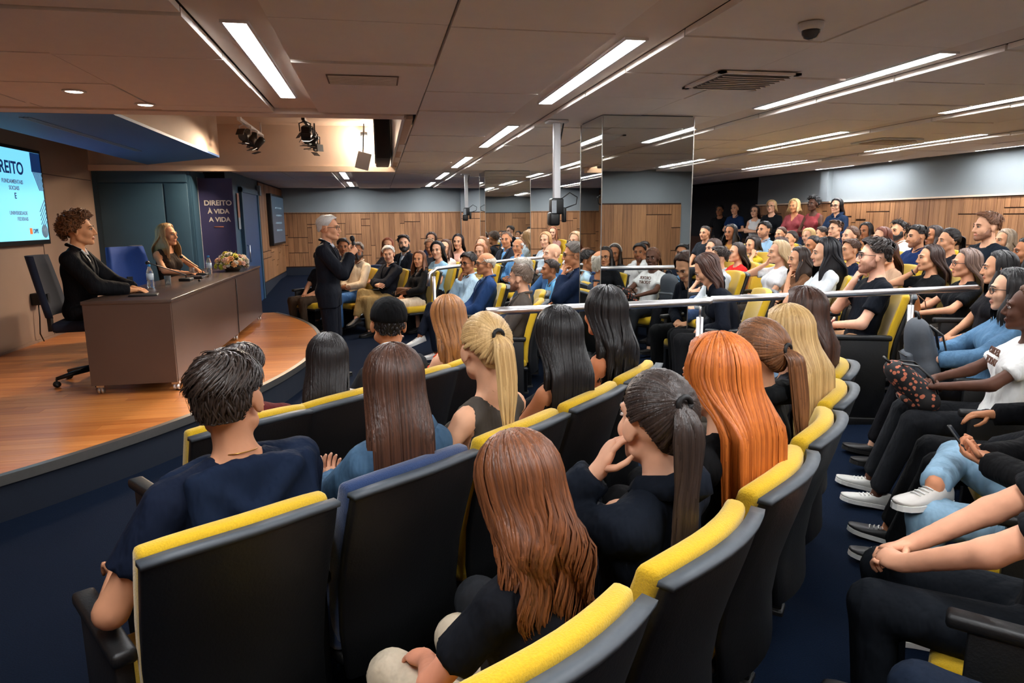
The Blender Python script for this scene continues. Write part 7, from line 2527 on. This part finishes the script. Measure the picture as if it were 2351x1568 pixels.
def hand_phone(phrase, side, label, white=False):
    root, J, sp = DONE[phrase]
    S, E, W, hd, pn, cu, sd = J['arm'][side]
    c = world(root, W + hd * 0.09 + pn * 0.028)
    t = empty('mobile_phone', c)
    up = Vector(hd) * 0.6 + Vector((0, 0, 0.5))
    rm = root.matrix_world.to_3x3().normalized()
    y = (rm @ up).normalized()
    zz = (rm @ Vector((0, -0.75, 0.65))).normalized()
    x = y.cross(zz).normalized()
    zz = x.cross(y)
    t.rotation_euler = Matrix(((x.x, y.x, zz.x), (x.y, y.y, zz.y), (x.z, y.z, zz.z))).to_euler()
    tag(t, label, 'phone')
    MB().rbox(-0.036, 0.036, -0.075, 0.075, -0.0045, 0.0045, 0.003).build('case', M_BLACK, t)
    MB().box(-0.032, 0.032, -0.068, 0.068, 0.0045, 0.0052).build('display', mat('phone_glass', (44, 52, 62), rough=0.08, var=0), t)


hand_phone('person in pale ripped jeans holding a phone', 'L', 'black phone held by the person in ripped jeans')
hand_phone('person in a light blue shirt holding up a phone', 'L', 'dark phone held up by the person in light blue')


def wrist_band(phrase, side, name, m, r=0.031):
    root, J, sp = DONE[phrase]
    S, E, W, hd, pn, cu, sd = J['arm'][side]
    d = nrm(W - E)
    a = nrm(np.cross(d, [0.3, 0.2, 1]))
    b = np.cross(d, a)
    c = W - d * 0.02
    mb = MB()
    mb.tube([tuple(c + (a * math.cos(q) + b * math.sin(q)) * r) for q in np.linspace(0, 2 * math.pi, 14)], 0.006, 6)
    mb.build(name, m, root)


wrist_band('woman with long brown hair in a denim jacket', 'L', 'wristwatch', M_BLACK, 0.036)
wrist_band('woman resting her cheek on her hand, wearing a smartwatch', 'R', 'smartwatch', M_BLACK)
wrist_band('man with black glasses in a black T-shirt, hand on chin', 'L', 'bracelet', mat('bracelet_red', (120, 50, 40), var=0))

# sweater draped over the young man's shoulders
root, J, sp = DONE['young man in a navy T-shirt with a sweater over his shoulders']
nk = J['neck']
Fs = Field(axis(-0.30, 0.30, 0.012), axis(nk[1] - 0.24, nk[1] + 0.22, 0.012), axis(nk[2] - 0.40, nk[2] + 0.10, 0.012))
R2, S1, S2 = J['Rt2'], J['arm']['R'][0], J['arm']['L'][0]
bk = lambda a, b, c: nk + R2 @ np.array([a, b, c])
Fs.cone(bk(-0.06, 0.05, -0.02), S2 + R2 @ np.array([0.02, 0.03, 0.03]), 0.030, 0.034, 0.03)
Fs.cone(bk(0.05, 0.03, -0.01), S1 + R2 @ np.array([0.0, 0.02, 0.035]), 0.034, 0.046, 0.03)
Fs.cone(S1 + R2 @ np.array([0.0, 0.01, 0.03]), S1 + R2 @ np.array([0.02, 0.04, -0.16]), 0.052, 0.046, 0.03)
for q in np.linspace(-0.13, 0.17, 7):
    Fs.cone(bk(q, -0.055 + 0.2 * q * q, 0.0 - 0.9 * q * q), bk(q * 0.9, -0.108, -0.24 + 0.6 * abs(q - 0.02)), 0.030, 0.036, 0.028)
Fs.cone(bk(-0.10, -0.07, -0.03), bk(0.0, -0.125, -0.12), 0.026, 0.024, 0.015)
Fs.cone(bk(0.0, -0.125, -0.12), bk(0.12, -0.085, -0.01), 0.024, 0.028, 0.015)
V, Q = Fs.mesh()
make_mesh_obj('draped_sweater', V, Q, [cloth((17, 28, 48))], root)
mb = MB()
mb.tube([tuple(bk(0.052 * math.cos(q), 0.008 + 0.058 * math.sin(q), 0.022 - 0.02 * math.sin(q))) for q in np.linspace(0, 2 * math.pi, 20)], 0.0018, 5)
mb.build('necklace_chain', mat('gold_chain', (200, 150, 80), rough=0.3, metal=1.0, var=0), root)

# brown print on the white T-shirt
root, J, sp = DONE['woman with long braids in a white printed T-shirt']
ch, R2 = J['chest'], J['Rt2']
M_PRINT = mat('print_brown', (96, 58, 40), var=0)
for k, tx in enumerate(('ORDER', 'TODAY')):
    c = ch + R2 @ np.array([0, 0.150, 0.02 - 0.055 * k])
    Mx = Matrix(((-R2[0, 0], R2[0, 2], R2[0, 1], c[0]), (-R2[1, 0], R2[1, 2], R2[1, 1], c[1]), (-R2[2, 0], R2[2, 2], R2[2, 1], c[2]), (0, 0, 0, 1)))
    lettering('shirt_print', tx, 0.052, M_PRINT, root, Mx)
root, J, sp = DONE['blonde woman in a white T-shirt leaning on her hand']
S, E, W, hd, pn, cu, sd = J['arm']['L']
print('scene built in %.1f s' % (time.time() - T0))
